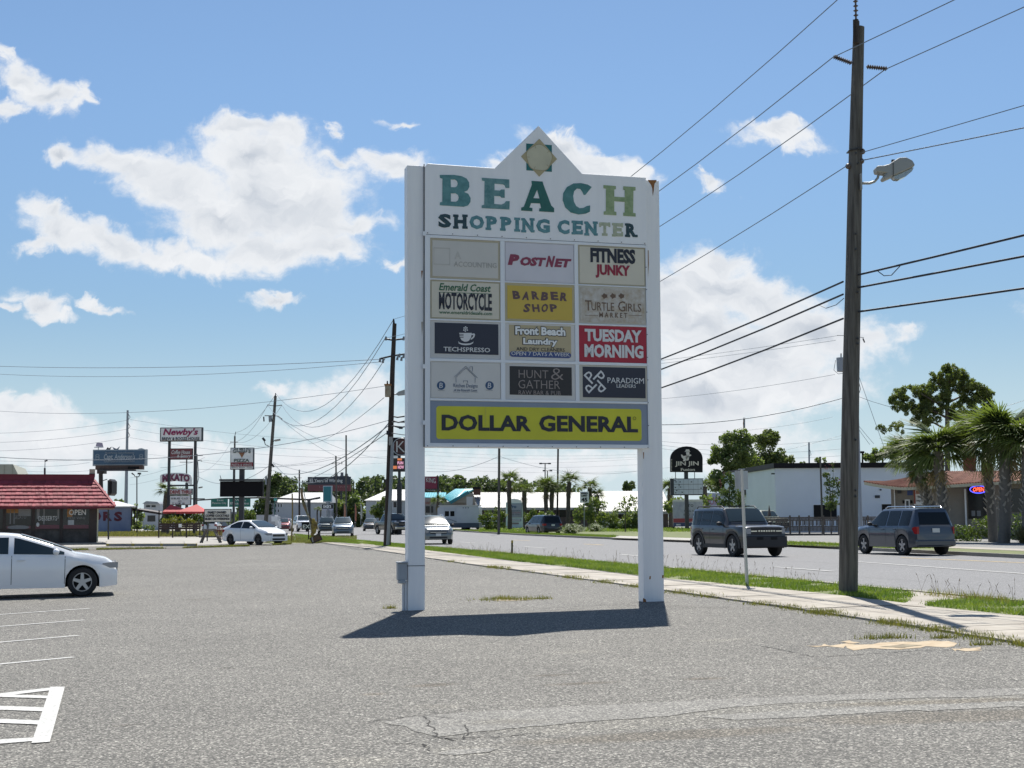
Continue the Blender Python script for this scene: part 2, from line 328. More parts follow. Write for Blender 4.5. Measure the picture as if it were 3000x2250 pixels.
M_drive = concrete_mat('drive_concrete', (.28, .265, .24), (.36, .35, .32))
M_kerb = concrete_mat('kerb_concrete', (.24, .22, .19), (.32, .30, .26))
M_soil = mat('soil', (.10, .085, .06), .95, col2=(.20, .17, .12), vscale=3, bump=.4, bscale=20)
M_grassbase = mat('grass_base', (.07, .10, .025), .9, col2=(.16, .17, .06), vscale=2.5, bump=.5, bscale=30)
M_grass = leafmat('grass_blades', (.085, .15, .022), (.21, .26, .06), 1.4, .3)
M_scrub = leafmat('scrub_grass', (.13, .13, .045), (.21, .22, .07), 1.6, .25)
M_dry = leafmat('dry_grass', (.22, .19, .07), (.30, .27, .10), 4, .25)
M_seed = mat('seed_heads', (.16, .12, .08), .8)
M_white = mat('road_paint_white', (.30, .30, .29), .8, col2=(.58, .58, .56), vscale=30, detail=9)
M_yellow = mat('road_paint_yellow', (.62, .42, .10), .7, var=.15, vscale=10)
# ---------------------------------------------------------------- ground sheets
def line(pts, n, ground=True):
    """resample a pixel polyline into n ground points (x, y)"""
    w_ = [Vector(G(*p)[:2]) for p in pts] if ground else [Vector(p) for p in pts]
    cum = [0]
    for a, b in zip(w_, w_[1:]): cum.append(cum[-1] + (b - a).length)
    out = []
    for i in range(n):
        s = cum[-1] * i / (n - 1); j = max(k for k in range(len(cum)) if cum[k] <= s + 1e-9); j = min(j, len(w_) - 2)
        q = (s - cum[j]) / max(cum[j + 1] - cum[j], 1e-9); out.append(w_[j].lerp(w_[j + 1], q))
    return out
def between(name, A, B, m, dz, na=6, kind='structure', skirt=0.0):
    mb = MB(); n = len(A)
    for i in range(n):
        for k in range(na + 1):
            p = A[i].lerp(B[i], k / na); mb.v.append((p.x, p.y, gz(p.x, p.y) + dz))
    for i in range(n - 1):
        for k in range(na):
            a = i * (na + 1) + k; mb.f.append((a, a + 1, a + na + 2, a + na + 1)); mb.m.append(0)
    o = mb.build(name, m); me = o.data
    bm = bmesh.new(); bm.from_mesh(me); bmesh.ops.recalc_face_normals(bm, faces=bm.faces)
    bm.faces.ensure_lookup_table()
    if bm.faces[0].normal.z < 0: bmesh.ops.reverse_faces(bm, faces=bm.faces)
    if skirt:
        ed = [e for e in bm.edges if len(e.link_faces) == 1]; r_ = bmesh.ops.extrude_edge_only(bm, edges=ed)
        for v_ in [g for g in r_['geom'] if isinstance(g, bmesh.types.BMVert)]: v_.co.z -= skirt
    bm.to_mesh(me); bm.free(); me.update()
    if kind: o['kind'] = kind
    return o
def flat_poly(name, pix, m, dz, parent=None, world=None):
    pts = [G(*p) for p in pix] if world is None else [Vector((x, y, gz(x, y))) for x, y in world]
    mb = MB(); mb.add([(p.x, p.y, p.z + dz) for p in pts], [tuple(range(len(pts)))]); o = mb.build(name, m, parent)
    bm = bmesh.new(); bm.from_mesh(o.data); bm.faces.ensure_lookup_table()
    if bm.faces[0].normal.z < 0: bmesh.ops.reverse_faces(bm, faces=bm.faces)
    bmesh.ops.triangulate(bm, faces=bm.faces); bm.to_mesh(o.data); bm.free()
    return tag(o, kind='structure') if parent is None else o
# base ground to the horizon
mb = MB(); xs = [-6000, -2500, -900, -300, -150] + [i * 6 for i in range(-16, 17)] + [150, 300, 900, 2500, 6000]; ys = [-3000, -900, -200, -60] + [i * 5 for i in range(-6, 26)] + [150, 200, 300, 500, 900, 2500, 9000]
for y in ys:
    for x in xs: mb.v.append((x, y, gz(x, y) - .035))
nx = len(xs)
for j in range(len(ys) - 1):
    for i in range(nx - 1): mb.f.append((j*nx+i, j*nx+i+1, (j+1)*nx+i+1, (j+1)*nx+i)); mb.m.append(0)
tag(mb.build('ground', mat('ground_soil', (.13, .14, .07), .95, col2=(.22, .20, .13), vscale=.15, detail=8)), kind='structure')
LA = [(940, 1591), (1060, 1606), (1245, 1635), (1375, 1655), (1750, 1704), (1954, 1733), (2324, 1785), (2704, 1842), (3000, 1890), (3500, 1975), (4300, 2130)]
LB = [(900, 1584), (1068, 1597), (1185, 1607), (1251, 1614), (1531, 1650), (1881, 1691), (2200, 1723), (2457, 1748), (2704, 1780), (3000, 1811), (3500, 1862), (4300, 1950)]
LC = [(860, 1565), (943, 1573), (1044, 1584), (1185, 1597), (1245, 1603), (1565, 1631), (1880, 1661), (2400, 1712), (2700, 1741), (3000, 1770), (3500, 1818), (4300, 1890)]
LF = [(700, 1526), (850, 1530), (1000, 1537), (1290, 1554), (1540, 1569), (1790, 1580), (2034, 1589), (2301, 1598), (2460, 1609), (2780, 1625), (3000, 1636), (3500, 1661), (4300, 1700)]
NA = 70
A_, B_, C_ = line(LA, NA), line(LB, NA), line(LC, NA); F_ = line(LF, NA)
# parking lot: from far left to the sidewalk
far_edge = [(-1500, 1672), (-600, 1636), (0, 1619), (205, 1613), (520, 1607), (760, 1600), (940, 1591)]
lot_l = [Vector((-70, y)) for y in np.linspace(74, -12, NA)]
Af = list(A_); lotA = line([tuple(p) for p in Af] + [(16.0, 6.0), (18.0, -12.0)], NA, ground=False)
between('parking_lot', lotA, lot_l, M_lot, 0.0, 40)
# Newby's apron behind the lot (pale concrete drive) and beyond
between('restaurant_driveway', line([(-1500, 1650), (0, 1606), (205, 1602), (540, 1597), (760, 1590), (860, 1580)], 30), line([(-1500, 1545), (0, 1545), (300, 1546), (560, 1547), (760, 1547), (850, 1552)], 30), M_drive, 0.004, 8)
between('side_street', line([(-2500, 1538), (200, 1536), (700, 1534), (900, 1537)], 12), line([(-2500, 1530), (200, 1528), (700, 1527), (900, 1530)], 12), M_road, 0.008, 3)
# road
roadC = [Vector((p.x + .0, p.y)) for p in C_]
between('road', roadC, F_, M_road, -0.004, 14)
flat_poly('road_far', [(860, 1566), (940, 1573), (1290, 1555), (850, 1531), (700, 1530), (700, 1545)], M_road, 0.012)
# sidewalk slabs, parts of one sidewalk
walk = tag(thing('sidewalk', None, None), kind='structure')
Ar = line(LA, 120); Bd = line(LB, 900); Br = []
for i, a in enumerate(Ar):
    d = (Ar[min(i+1, 119)] - Ar[max(i-1, 0)]).normalized(); Br.append(min(Bd, key=lambda q: abs((q - a).dot(d)) + .02 * (q - a).length))
for i in range(119):
    q0, q1 = .006, .994
    a0, a1 = Ar[i].lerp(Ar[i+1], q0), Ar[i].lerp(Ar[i+1], q1); b0, b1 = Br[i].lerp(Br[i+1], q0), Br[i].lerp(Br[i+1], q1)
    h = .035 + random.uniform(-.006, .006); mb = MB(); t_ = [(p.x, p.y, gz(p.x, p.y) + h) for p in (a0, b0, b1, a1)]; u_ = [(x, y, z - .09) for x, y, z in t_]
    mb.add(t_ + u_, [(0,1,2,3), (4,5,1,0), (5,6,2,1), (6,7,3,2), (7,4,0,3)]); o = mb.build('slab', M_walk, walk)
    bm = bmesh.new(); bm.from_mesh(o.data); bmesh.ops.recalc_face_normals(bm, faces=bm.faces); bm.faces.ensure_lookup_table()
    if bm.faces[0].normal.z < 0: bmesh.ops.reverse_faces(bm, faces=bm.faces)
    bm.to_mesh(o.data); bm.free()
# grass verge (soil sheet) with a concrete gap
def sub(lst, a, b, n=40):
    m_ = len(lst) - 1; return [lst[min(int(a*m_ + (b-a)*m_*i/(n-1)), m_-1)].lerp(lst[min(int(a*m_ + (b-a)*m_*i/(n-1)), m_-1)+1], (a*m_ + (b-a)*m_*i/(n-1)) - min(int(a*m_ + (b-a)*m_*i/(n-1)), m_-1)) for i in range(n)]
def at_col(lst, px):           # parameter 0..1 where the line passes photo column px
    best = 0; bd = 1e9
    for i, p in enumerate(lst):
        d = Vector((p.x, p.y, 0)); c = 1500 + FPX * d.x / d.y * 1.004
        if abs(c - px) < bd: bd = abs(c - px); best = i
    return best / (len(lst) - 1)
between('verge_soil', B_, C_, M_grassbase, 0.03, 5, skirt=.06)
kerbm = MB()
def kerb(name, ln, wd, hgt, m, label_kind='structure'):
    root = tag(thing(name, None, None), kind='structure')
    for i in range(len(ln) - 1):
        a, b = ln[i], ln[i+1]; d = (b - a).normalized(); nrm = Vector((-d.y, d.x)) * wd; b = b - d * .015
        mb = MB(); base = [a, b, b + nrm, a + nrm]; z0 = [gz(p.x, p.y) for p in base]
        mb.add([(p.x, p.y, z - .05) for p, z in zip(base, z0)] + [(p.x, p.y, z + hgt) for p, z in zip(base, z0)], [(3,2,1,0),(4,5,6,7),(0,1,5,4),(1,2,6,5),(2,3,7,6),(3,0,4,7)])
        o = mb.build('kerb_stone', m, root)
kerb('kerb_near', line(LC, 60), .16, .06, M_kerb)
kerb('kerb_far', line(LF[2:], 60), .18, .13, M_kerb)
# far side: verge, sidewalk, paving and lawns
F3 = [Vector((p.x + 3.0, p.y + .9)) for p in F_]; F4 = [Vector((p.x + 4.6, p.y + 1.4)) for p in F_]; F9 = [Vector((p.x + 40, p.y + 12)) for p in F_]
between('far_verge', [Vector((p.x + .18, p.y + .05)) for p in F_], F3, M_grassbase, 0.10, 4)
between('far_sidewalk', F3, F4, M_walk, 0.11, 2)
between('far_ground', F4, F9, M_far, 0.06, 6)
flat_poly('concrete_apron', [(1790, 1581), (2034, 1590), (2260, 1598), (2190, 1583), (1945, 1569), (1850, 1566)], M_drive, 0.125)
flat_poly('driveway_gap', [(2662, 1737), (2840, 1755), (2745, 1768), (2708, 1776), (2712, 1785), (2640, 1779), (2668, 1763), (2676, 1752)], M_walk, 0.040)
flat_poly('driveway_gap', [(1040, 1583), (1072, 1587), (1100, 1600), (1056, 1597)], M_walk, 0.046)
# painted lines
def lane(name, p, q, wd, m, dz=.004):
    a, b = G(*p), G(*q); d = Vector((b.x - a.x, b.y - a.y)).normalized(); nrm = Vector((-d.y, d.x)) * wd / 2
    n = max(2, int((b - a).length / 3)); mb = MB()
    for i in range(n + 1):
        c = a.lerp(b, i / n)
        for s in (1, -1):
            x, y = c.x + nrm.x * s, c.y + nrm.y * s; mb.v.append((x, y, gz(x, y) + dz))
    for i in range(n): mb.f.append((2*i+1, 2*i+3, 2*i+2, 2*i)); mb.m.append(0)
    o = mb.build(name, m); 
    if o.data.polygons[0].normal.z < 0: o.data.flip_normals()
    return tag(o, kind='structure')
for p, q in (((2270, 1661.5), (2439, 1674)), ((1817, 1624), (1886, 1630)), ((1535, 1601), (1601, 1606)), ((1349, 1588), (1392, 1591)), ((1230, 1579), (1258, 1581))): lane('lane_dash', p, q, .15, M_white, .006)
lane('lane_line', (2511, 1646), (3300, 1704), .15, M_white, .006)
for p, q in (((1503, 1582), (1552, 1584)), ((1711, 1594), (1768, 1597)), ((2640, 1634), (3300, 1662))): lane('median_line', p, q, .13, M_yellow, .006)
for p, q in (((1585, 1580), (1625, 1582)),): lane('lane_dash', p, q, .15, M_white, .006)
for p, q in (((-600, 1840), (262, 1783)), ((-600, 1880), (247, 1817)), ((-600, 1935), (232, 1862)), ((-600, 2004), (215, 1926))): lane('parking_line', p, q, .10, M_white, .006)
for pl in ([(148, 2014), (190, 2014), (146, 2176), (92, 2180)], [(-60, 2040), (-60, 2049), (150, 2024), (150, 2016)], [(-60, 2042), (-60, 2034), (145, 2040), (138, 2048)],
           [(-60, 2068), (-60, 2079), (128, 2086), (132, 2074)], [(-60, 2106), (-60, 2118), (114, 2125), (118, 2113)], [(-60, 2172), (-60, 2186), (110, 2172), (110, 2162)]):
    flat_poly('parking_hatch', pl, M_white, .006 + random.uniform(.0005, .003))
# cracks in the lot
M_crack = mat('crack_shadow', (.035, .033, .03), .95)
def crack(pix, wd=.02, jit=.022):
    pts = [G(*p) for p in pix]; fine = []
    for a, b in zip(pts, pts[1:]):
        n = max(2, int((b - a).length / .06))
        for i in range(n): c = a.lerp(b, i / n); fine.append(Vector((c.x + random.uniform(-jit, jit), c.y + random.uniform(-jit, jit), 0)))
    fine.append(pts[-1]); mb = MB()
    for i, p in enumerate(fine):
        d = (fine[min(i+1, len(fine)-1)] - fine[max(i-1, 0)]); d.z = 0; d = d.normalized() if d.length > 1e-6 else Vector((1, 0, 0)); w2 = wd * random.uniform(.15, .85) / 2
        for s in (1, -1): x, y = p.x - d.y * w2 * s, p.y + d.x * w2 * s; mb.v.append((x, y, gz(x, y) + .005))
    for i in range(len(fine) - 1): mb.f.append((2*i+1, 2*i+3, 2*i+2, 2*i)); mb.m.append(0)
    o = mb.build('crack', M_crack); o['kind'] = 'structure'
    if o.data.polygons[0].normal.z < 0: o.data.flip_normals()
crack([(1100, 2112), (1160, 2104), (1250, 2098), (1330, 2106)], .03); crack([(1245, 2100), (1262, 2130), (1280, 2160), (1330, 2170), (1400, 2165)], .035)
crack([(1366, 2125), (1372, 2150), (1360, 2166)], .03); crack([(1280, 2165), (1450, 2160), (1590, 2148)], .025); crack([(1120, 2178), (1230, 2180)], .02); crack([(1240, 2180), (1260, 2200)], .03)
crack([(2230, 1894), (2300, 1905), (2380, 1925), (2500, 1920), (2700, 1906), (3000, 1905)], .03, .03); crack([(2480, 1850), (2560, 1856)], .02)
crack([(1075, 1793), (1130, 1808), (1180, 1822)], .02); crack([(1245, 1690), (1400, 1672), (1600, 1682)], .03)
crack([(1300, 1790), (1600, 1783), (1900, 1765)], .03)
M_patch = asphalt('asphalt_patch', (.072, .072, .068), (.42, .405, .365), (.236, .228, .208), 70, big=.2, masks=[([seg((1280, 2120), (1700, 2110), .25), seg((2000, 2085), (2600, 2070), .12)], (.86, .84, .8), .8, dict(soft=.8))])
def rag2(name, pix, m, dz, jit):
    pts = [G(*p) for p in pix]; out = []
    for a, b in zip(pts, pts[1:] + pts[:1]):
        n = max(2, int((b - a).length / .10))
        for i in range(n): c = a.lerp(b, i / n); k = mnoise.noise(c * 3) * jit + random.uniform(-jit, jit) * .35; out.append((c.x + k * .5, c.y + k))
    return flat_poly(name, None, m, dz, world=out)
rag2('asphalt_patch', [(1128, 2116), (1200, 2101), (1340, 2090), (1700, 2069), (2200, 2045), (2600, 2030), (3300, 2004), (3300, 2022), (2900, 2040), (2500, 2052), (2150, 2072), (1960, 2098), (1700, 2118), (1520, 2132), (1400, 2146), (1290, 2158), (1240, 2146), (1180, 2132)], M_patch, .004, .10)
rag2('asphalt_patch', [(1270, 2212), (1330, 2196), (1460, 2190), (1440, 2203), (1330, 2216)], M_patch, .004, .06)
rag2('asphalt_patch', [(2050, 2100), (2400, 2078), (3300, 2042), (3300, 2056), (2500, 2092), (2150, 2112)], M_patch, .004, .10)
crack([(1140, 2113), (1200, 2100), (1345, 2088), (1500, 2080), (1700, 2068)], .016); crack([(850, 2125), (1000, 2122), (1130, 2114)], .012)
# exposed sand where the asphalt broke away
M_sand = mat('exposed_sand', (.36, .27, .17), .95, col2=(.47, .39, .28), vscale=6, bump=.5, bscale=25)
def ragged(name, pix, m, dz, jit=.05):
    pts = [G(*p) for p in pix]; out = []
    for a, b in zip(pts, pts[1:] + pts[:1]):
        n = max(2, int((b - a).length / .15))
        for i in range(n): c = a.lerp(b, i / n); out.append((c.x + random.uniform(-jit, jit), c.y + random.uniform(-jit, jit) * 2))
    return flat_poly(name, None, m, dz, world=out)
ragged('exposed_sand', [(2370, 1893), (2400, 1889), (2520, 1888), (2560, 1884), (2640, 1880), (2700, 1878), (2760, 1879), (2795, 1886), (2790, 1895), (2720, 1898), (2620, 1903), (2500, 1902), (2480, 1895), (2380, 1897)], M_sand, .005, .09)
ragged('exposed_sand', [(2780, 1903), (2830, 1899), (2875, 1900), (2870, 1906), (2800, 1907)], M_sand, .005, .09)
ragged('exposed_sand', [(2465, 1884), (2480, 1880), (2512, 1881), (2500, 1886)], M_sand, .005, .09)
M_dirt = mat('dirt', (.16, .13, .09), .95, col2=(.30, .26, .18), vscale=9)
ragged('dirt_patch', [(1440, 1758), (1480, 1754), (1540, 1753), (1560, 1757), (1500, 1762), (1450, 1762)], M_dirt, .005, .03)
ragged('dirt_patch', [(2580, 1895), (2650, 1889), (2700, 1893), (2640, 1899)], M_dirt, .009, .03)
# ---------------------------------------------------------------- grass and weeds (scatter, nobody could count them)
def blades(name, pts, hmin, hmax, wmin, wmax, m, lean=.5):
    n = len(pts); P = np.array(pts); h = np.random.uniform(hmin, hmax, n); wd = np.random.uniform(wmin, wmax, n); a = np.random.uniform(0, 2*np.pi, n)
    dx, dy = np.cos(a) * wd / 2, np.sin(a) * wd / 2; la = np.random.uniform(0, 2*np.pi, n); ll = np.random.uniform(0, lean, n) * h
    V = np.empty((n, 3, 3)); V[:, 0] = P + np.stack([dx, dy, np.zeros(n)], 1); V[:, 1] = P - np.stack([dx, dy, np.zeros(n)], 1)
    V[:, 2] = P + np.stack([np.cos(la) * ll, np.sin(la) * ll, h], 1)
    me = bpy.data.meshes.new(name); me.from_pydata(V.reshape(-1, 3).tolist(), [], np.arange(n * 3).reshape(-1, 3).tolist()); me.materials.append(m); me.update()
    return link(name, me)
def strip_pts(A, B, n, t0, t1, s0=0.0, s1=1.0, dz=.03, near=1.0):
    out = []; m_ = len(A) - 1
    for _ in range(n):
        t = t0 + (t1 - t0) * random.random() ** near; f = t * m_; i = min(int(f), m_ - 1); s = random.uniform(s0, s1)
        p = A[i].lerp(A[i+1], f - i).lerp(B[i].lerp(B[i+1], f - i), s); out.append((p.x, p.y, gz(p.x, p.y) + dz))
    return out
bb = at_col(B_, 1060); tg0 = at_col(B_, 2640); tg1 = at_col(B_, 2735); te = at_col(B_, 3700)
gp = strip_pts(B_, C_, 96000, 0, te, .02, 1.04, .03, .8)
gapc = [G(x, y) for x, y in ((2662, 1737), (2840, 1755), (2745, 1768), (2708, 1776), (2712, 1785), (2640, 1779), (2668, 1763), (2676, 1752))]
def inside(p, poly):
    c = False; j = len(poly) - 1
    for i in range(len(poly)):
        a, b = poly[i], poly[j]
        if (a[1] > p[1]) != (b[1] > p[1]) and p[0] < (b[0] - a[0]) * (p[1] - a[1]) / (b[1] - a[1]) + a[0]: c = not c
        j = i
    return c
gp = [p for p in gp if not inside((p[0] + random.gauss(0, .05), p[1] + random.gauss(0, .1)), gapc)]
gp = [p for p in gp if mnoise.noise(Vector((p[0] * 1.1, p[1] * .9, 0))) > -.30 + random.uniform(-.12, .05)]
tag(blades('verge_grass', gp, .03, .10, .012, .03, M_grass, 1.2), 'bright green grass strip between the pale sidewalk and the road', 'grass', kind='stuff')
gp = strip_pts(B_, C_, 1500, at_col(C_, 1300), tg0, .90, 1.03) + strip_pts(B_, C_, 1500, tg1 + .01, te, .7, 1.03)
tag(blades('tall_weeds', [p for p in gp if mnoise.noise(Vector((p[0]*1.3, p[1]*.5, 3))) > -.1], .06, .20, .008, .016, M_dry, .7), 'thin straw coloured weeds standing along the road kerb', 'weeds', kind='stuff')
# seed stalks
mb = MB(); sp_ = strip_pts(B_, C_, 170, at_col(C_, 1300), tg0, .85, 1.03) + strip_pts(B_, C_, 60, tg1 + .012, te, .7, 1.03)
for p in sp_:
    h = random.uniform(.12, .38); lx, ly = random.uniform(-.12, .12), random.uniform(-.12, .12); q = (p[0] + lx, p[1] + ly, p[2] + h)
    mb.tube([p, q], .0022, 3, cap=False); mb.tube([q, (q[0] + lx * .3, q[1] + ly * .3, q[2] + .05)], [.006, .002], 4, cap=False)
tag(mb.build('seed_stalks', M_seed), 'sparse brown seed stalks rising along the roadside kerb', 'weeds', kind='stuff')
# weeds in the joint between lot and sidewalk, and clumps on the lot
M_weed = leafmat('weed_leaves', (.12, .14, .03), (.26, .23, .08), 6, .25)
cl = []
jt = [at_col(A_, c) for c in (1330, 1440, 1480, 1560, 1680, 1760, 1850, 1990, 2060, 2150, 2250, 2330, 2380, 2440, 2560, 2620, 2700, 2790, 2880, 2990)]
for t in [random.choice(jt) + random.gauss(0, .0035) for _ in range(150)] + [random.uniform(jt[0], jt[-1]) for _ in range(30)]:
    t = min(max(t, .001), .999); f = t * (NA - 1); i = min(int(f), NA - 2); c = A_[i].lerp(A_[i+1], f - i)
    r_ = random.uniform(.05, .22)
    for _ in range(int(70 * r_ * 3)):
        x, y = c.x + random.gauss(0, r_ * .8), c.y + random.gauss(0, r_ * .6); cl.append((x, y, gz(x, y) + .005))
def clump(px, py, r, n):
    c = G(px, py)
    for _ in range(n): x, y = c.x + random.gauss(0, r), c.y + random.gauss(0, r * .45); cl.append((x, y, gz(x, y)))
for a in ((1500, 1757, .35, 420), (1470, 1755, .12, 160), (1590, 1755, .10, 90), (1141, 1783, .06, 90), (2610, 1870, .14, 140), (2765, 1870, .12, 110), (2560, 1872, .16, 70), (2880, 1890, .1, 80)): clump(*a)
tag(blades('joint_weeds', cl, .02, .11, .008, .02, M_weed, 1.0), 'olive and straw weeds growing in the joint beside the sidewalk and on the lot', 'weeds', kind='stuff')
# narrow grass strip at the far edge of the lot + lawns beyond
fe = line(far_edge, 40); fe2 = [Vector((p.x + .2, p.y + 1.3)) for p in fe]
gp = strip_pts(fe, fe2, 16000, .35, 1.0, 0, 1, .01)
between('lot_edge_soil', fe, fe2, M_soil, .012, 2)
gp = [p for p in gp if mnoise.noise(Vector((p[0] * .6, p[1] * .4, 7))) > -.18 or p[0] > -8]
tag(blades('lot_edge_grass', gp, .04, .13, .02, .05, M_scrub, 1.0), 'thin ragged grass strip along the far edge of the parking lot', 'grass', kind='stuff')
tri = [(880, 1568), (943, 1575), (1044, 1586), (1010, 1586), (940, 1580), (880, 1576)]
flat_poly('verge_corner_soil', [(870, 1569), (943, 1573.5), (1044, 1585), (1070, 1592), (960, 1588), (880, 1584), (830, 1586), (800, 1592), (780, 1588), (850, 1572)], M_grassbase, .016)
gp = []
for _ in range(9000):
    p = G(random.uniform(800, 1045), random.uniform(1570, 1591)); gp.append((p.x, p.y, p.z + .01))
tag(blades('corner_grass', gp, .04, .12, .03, .06, M_scrub, 1.0), 'short grass around the small exit sign at the lot corner', 'grass', kind='stuff')
gp = strip_pts([Vector((p.x + .2, p.y + .06)) for p in F_], F3, 26000, at_col(F_, 1290), at_col(F_, 3100), 0, 1, .10)
gp = [p for p in gp if not (1800 < 1500 + FPX * p[0] / p[1] < 2190)]
tag(blades('far_verge_grass', gp, .05, .14, .03, .06, M_grass, 1.0), 'green grass verge along the far kerb of the road', 'grass', kind='stuff')
flat_poly('field_soil', [(286, 1575), (640, 1573), (640, 1556), (286, 1560)], M_soil, .02)
M_field = leafmat('field_grass', (.13, .14, .035), (.26, .24, .09), 1.5, .2)
gp = []
for _ in range(12000):
    p = G(random.uniform(286, 650), random.uniform(1558, 1572)); gp.append((p.x, p.y, p.z))
tag(blades('field_grass', gp, .08, .32, .05, .12, M_field, .7), 'unmown yellowish grass in front of the blue building', 'grass', kind='stuff')
flat_poly('centre_lawn_soil', [(1400, 1560), (2250, 1590), (2240, 1552), (1400, 1546)], M_grassbase, .13)
gp = []
for _ in range(9000):
    p = G(random.uniform(1405, 2200), random.uniform(1549, 1562)); gp.append((p.x, p.y, p.z + .13))
tag(blades('centre_lawn', gp, .06, .2, .06, .12, M_grass, 1), 'green lawn behind the far kerb around the sign plinths', 'grass', kind='stuff')
# ================================================================ MAIN PYLON SIGN
M_signwhite = mat('sign_white_paint', (.91, .91, .91), .5, col2=(.84, .84, .85), vscale=1.2, detail=8, bump=.04, bscale=60)
M_cab = mat('cabinet_face', (.91, .91, .92), .45, col2=(.86, .86, .87), vscale=.9, detail=8)
M_trim = mat('aluminium_trim', (.82, .84, .87), .4)
M_rust = mat('rust', (.22, .09, .03), .9, col2=(.36, .17, .06), vscale=9)
for m_ in (M_signwhite, M_cab):        # faint vertical weather streaks
    t_ = m_.node_tree
    for n_ in [q for q in t_.nodes if q.type == 'TEX_NOISE'][:1]:
        mp_ = t_.nodes.new('ShaderNodeMapping'); mp_.inputs['Scale'].default_value = (7, 7, .5); t_.links.new(n_.inputs['Vector'].links[0].from_socket, mp_.inputs['Vector']); t_.links.new(mp_.outputs[0], n_.inputs['Vector'])
M_steelS = mat('screw_grey', (.22, .22, .23), .5)
M_joint = mat('joint_dark', (.05, .05, .055), .8)
DL = 25.8; DR = DL * 1.044
pL, pR = D(1246, 1790, DL), D(1893, 1766, DR)
ax = Vector((pR.x - pL.x, pR.y - pL.y, 0)); SW = ax.length; ax.normalize(); rzS = math.atan2(ax.y, ax.x)
nS = Vector((-ax.y, ax.x, 0))                                  # away from the camera
gl = gz(pL.x, pL.y)
sign = thing('pylon_sign', 'tall white shopping center sign on two posts with panels of shop names', 'pylon sign', (pL.x, pL.y, gl), rzS)
def SP(px, py, y=0.0):     # photo pixel -> (x, z) on the sign's own plane at local depth y
    d = ray(px, py); o = Vector((0, 0, EYE)) - Vector((pL.x, pL.y, gl)) - nS * y
    k = -o.dot(nS) / d.dot(nS); p = o + d * k; return (p.dot(ax), p.z)
zA = lambda x, y: (1150 + x / 2.765, 350 + y / 2.765)
zB = lambda x, y: (1150 + x / 2.765, 900 + y / 2.765)
YF = 0.0                                                       # cabinet front plane, local y
# posts
def post(xs_bot, xs_top, ytop, ybot, y0, y1):
    a, b = SP(xs_bot[0], ybot, y0), SP(xs_bot[1], ybot, y0); c, d = SP(xs_top[0], ytop, y0), SP(xs_top[1], ytop, y0)
    zt = (c[1] + d[1]) / 2; mb = MB()
    zb = -.25
    vs = [(a[0], y0, zb), (b[0], y0, zb), (b[0], y1, zb), (a[0], y1, zb), (c[0], y0, zt), (d[0], y0, zt), (d[0], y1, zt), (c[0], y1, zt)]
    mb.add(vs, [(0,3,2,1),(4,5,6,7),(0,1,5,4),(1,2,6,5),(2,3,7,6),(3,0,4,7)])
    o = mb.build('post', M_signwhite, sign); md = o.modifiers.new('b', 'BEVEL'); md.width = .012; md.segments = 2; return o, (a, b, c, d, zt)
po1, q1 = post((1196, 1245), (1193, 1245), 485, 1790, .06, .36)
po2, q2 = post((1886, 1946), (1875, 1931), 528, 1766, .06, .36)
mb = MB(); xx = q1[0][0]
for z in (1.0,): mb.box(q1[0][0] - .004, q1[1][0] + .004, .055, .37, SP(1210, 1659)[1], SP(1210, 1659)[1] + .012)
mb.build('seam', M_joint, sign)
# rust runs on the right post
def smear(pts, m=M_rust, y=.057, nm='rust_stain'):
    P2 = [SP(*p, y) for p in pts]; mb = MB(); mb.prism(P2, y, y + .002); mb.build(nm, m, sign)
smear([zA(2068, 490), zA(2140, 490), zA(2135, 505), zA(2122, 520), zA(2116, 580), zA(2108, 620), zA(2104, 560), zA(2095, 530), zA(2075, 505)])
smear([zA(2068, 1060), zA(2074, 1060), zA(2076, 1170), zA(2070, 1280)]); smear([(1884, 1752), (1892, 1756), (1894, 1766), (1884, 1767)]); smear([zA(232, 1225), zA(246, 1225), zA(240, 1262), zA(236, 1290)])
smear([zB(232, 118), zB(248, 118), zB(244, 175), zB(238, 230)], mat('grime', (.48, .44, .38), .8)); smear([(1903, 1688), (1907, 1688), (1906, 1697), (1902, 1697)]); smear([(1940, 1685), (1945, 1685), (1944, 1694), (1940, 1694)])
smear([zB(2030, 1175), zB(2038, 1175), zB(2036, 1228), zB(2032, 1228)])
# header panel with gable top
hd = [SP(*p) for p in (zA(262, 932), zA(262, 383), zA(282, 358), zA(830, 393), zA(1183, 50), zA(1535, 438), zA(2053, 468), zA(2058, 1015))]
zb_ = (hd[0][1] + hd[-1][1]) / 2; ztl = (hd[3][1] + hd[5][1]) / 2
hx0, hx1 = hd[1][0], hd[-2][0]
outline = [(hx0, zb_), (hx1, zb_), (hx1, ztl), (hd[5][0], ztl), (hd[4][0], hd[4][1]), (hd[3][0], ztl), (hx0 + .05, ztl + .01), (hx0, ztl - .06)]
mb = MB(); mb.prism(outline, YF, YF + .40); hp = mb.build('header_panel', M_cab, sign); md = hp.modifiers.new('b', 'BEVEL'); md.width = .006; md.segments = 1
# cabinet body behind panels
zc0 = (SP(*zB(265, 1130))[1] + SP(*zB(2058, 1145))[1]) / 2
mb = MB(); mb.box(hx0, hx1, YF + .03, YF + .40, zc0, zb_ - .004); mb.build('cabinet', M_trim, sign)
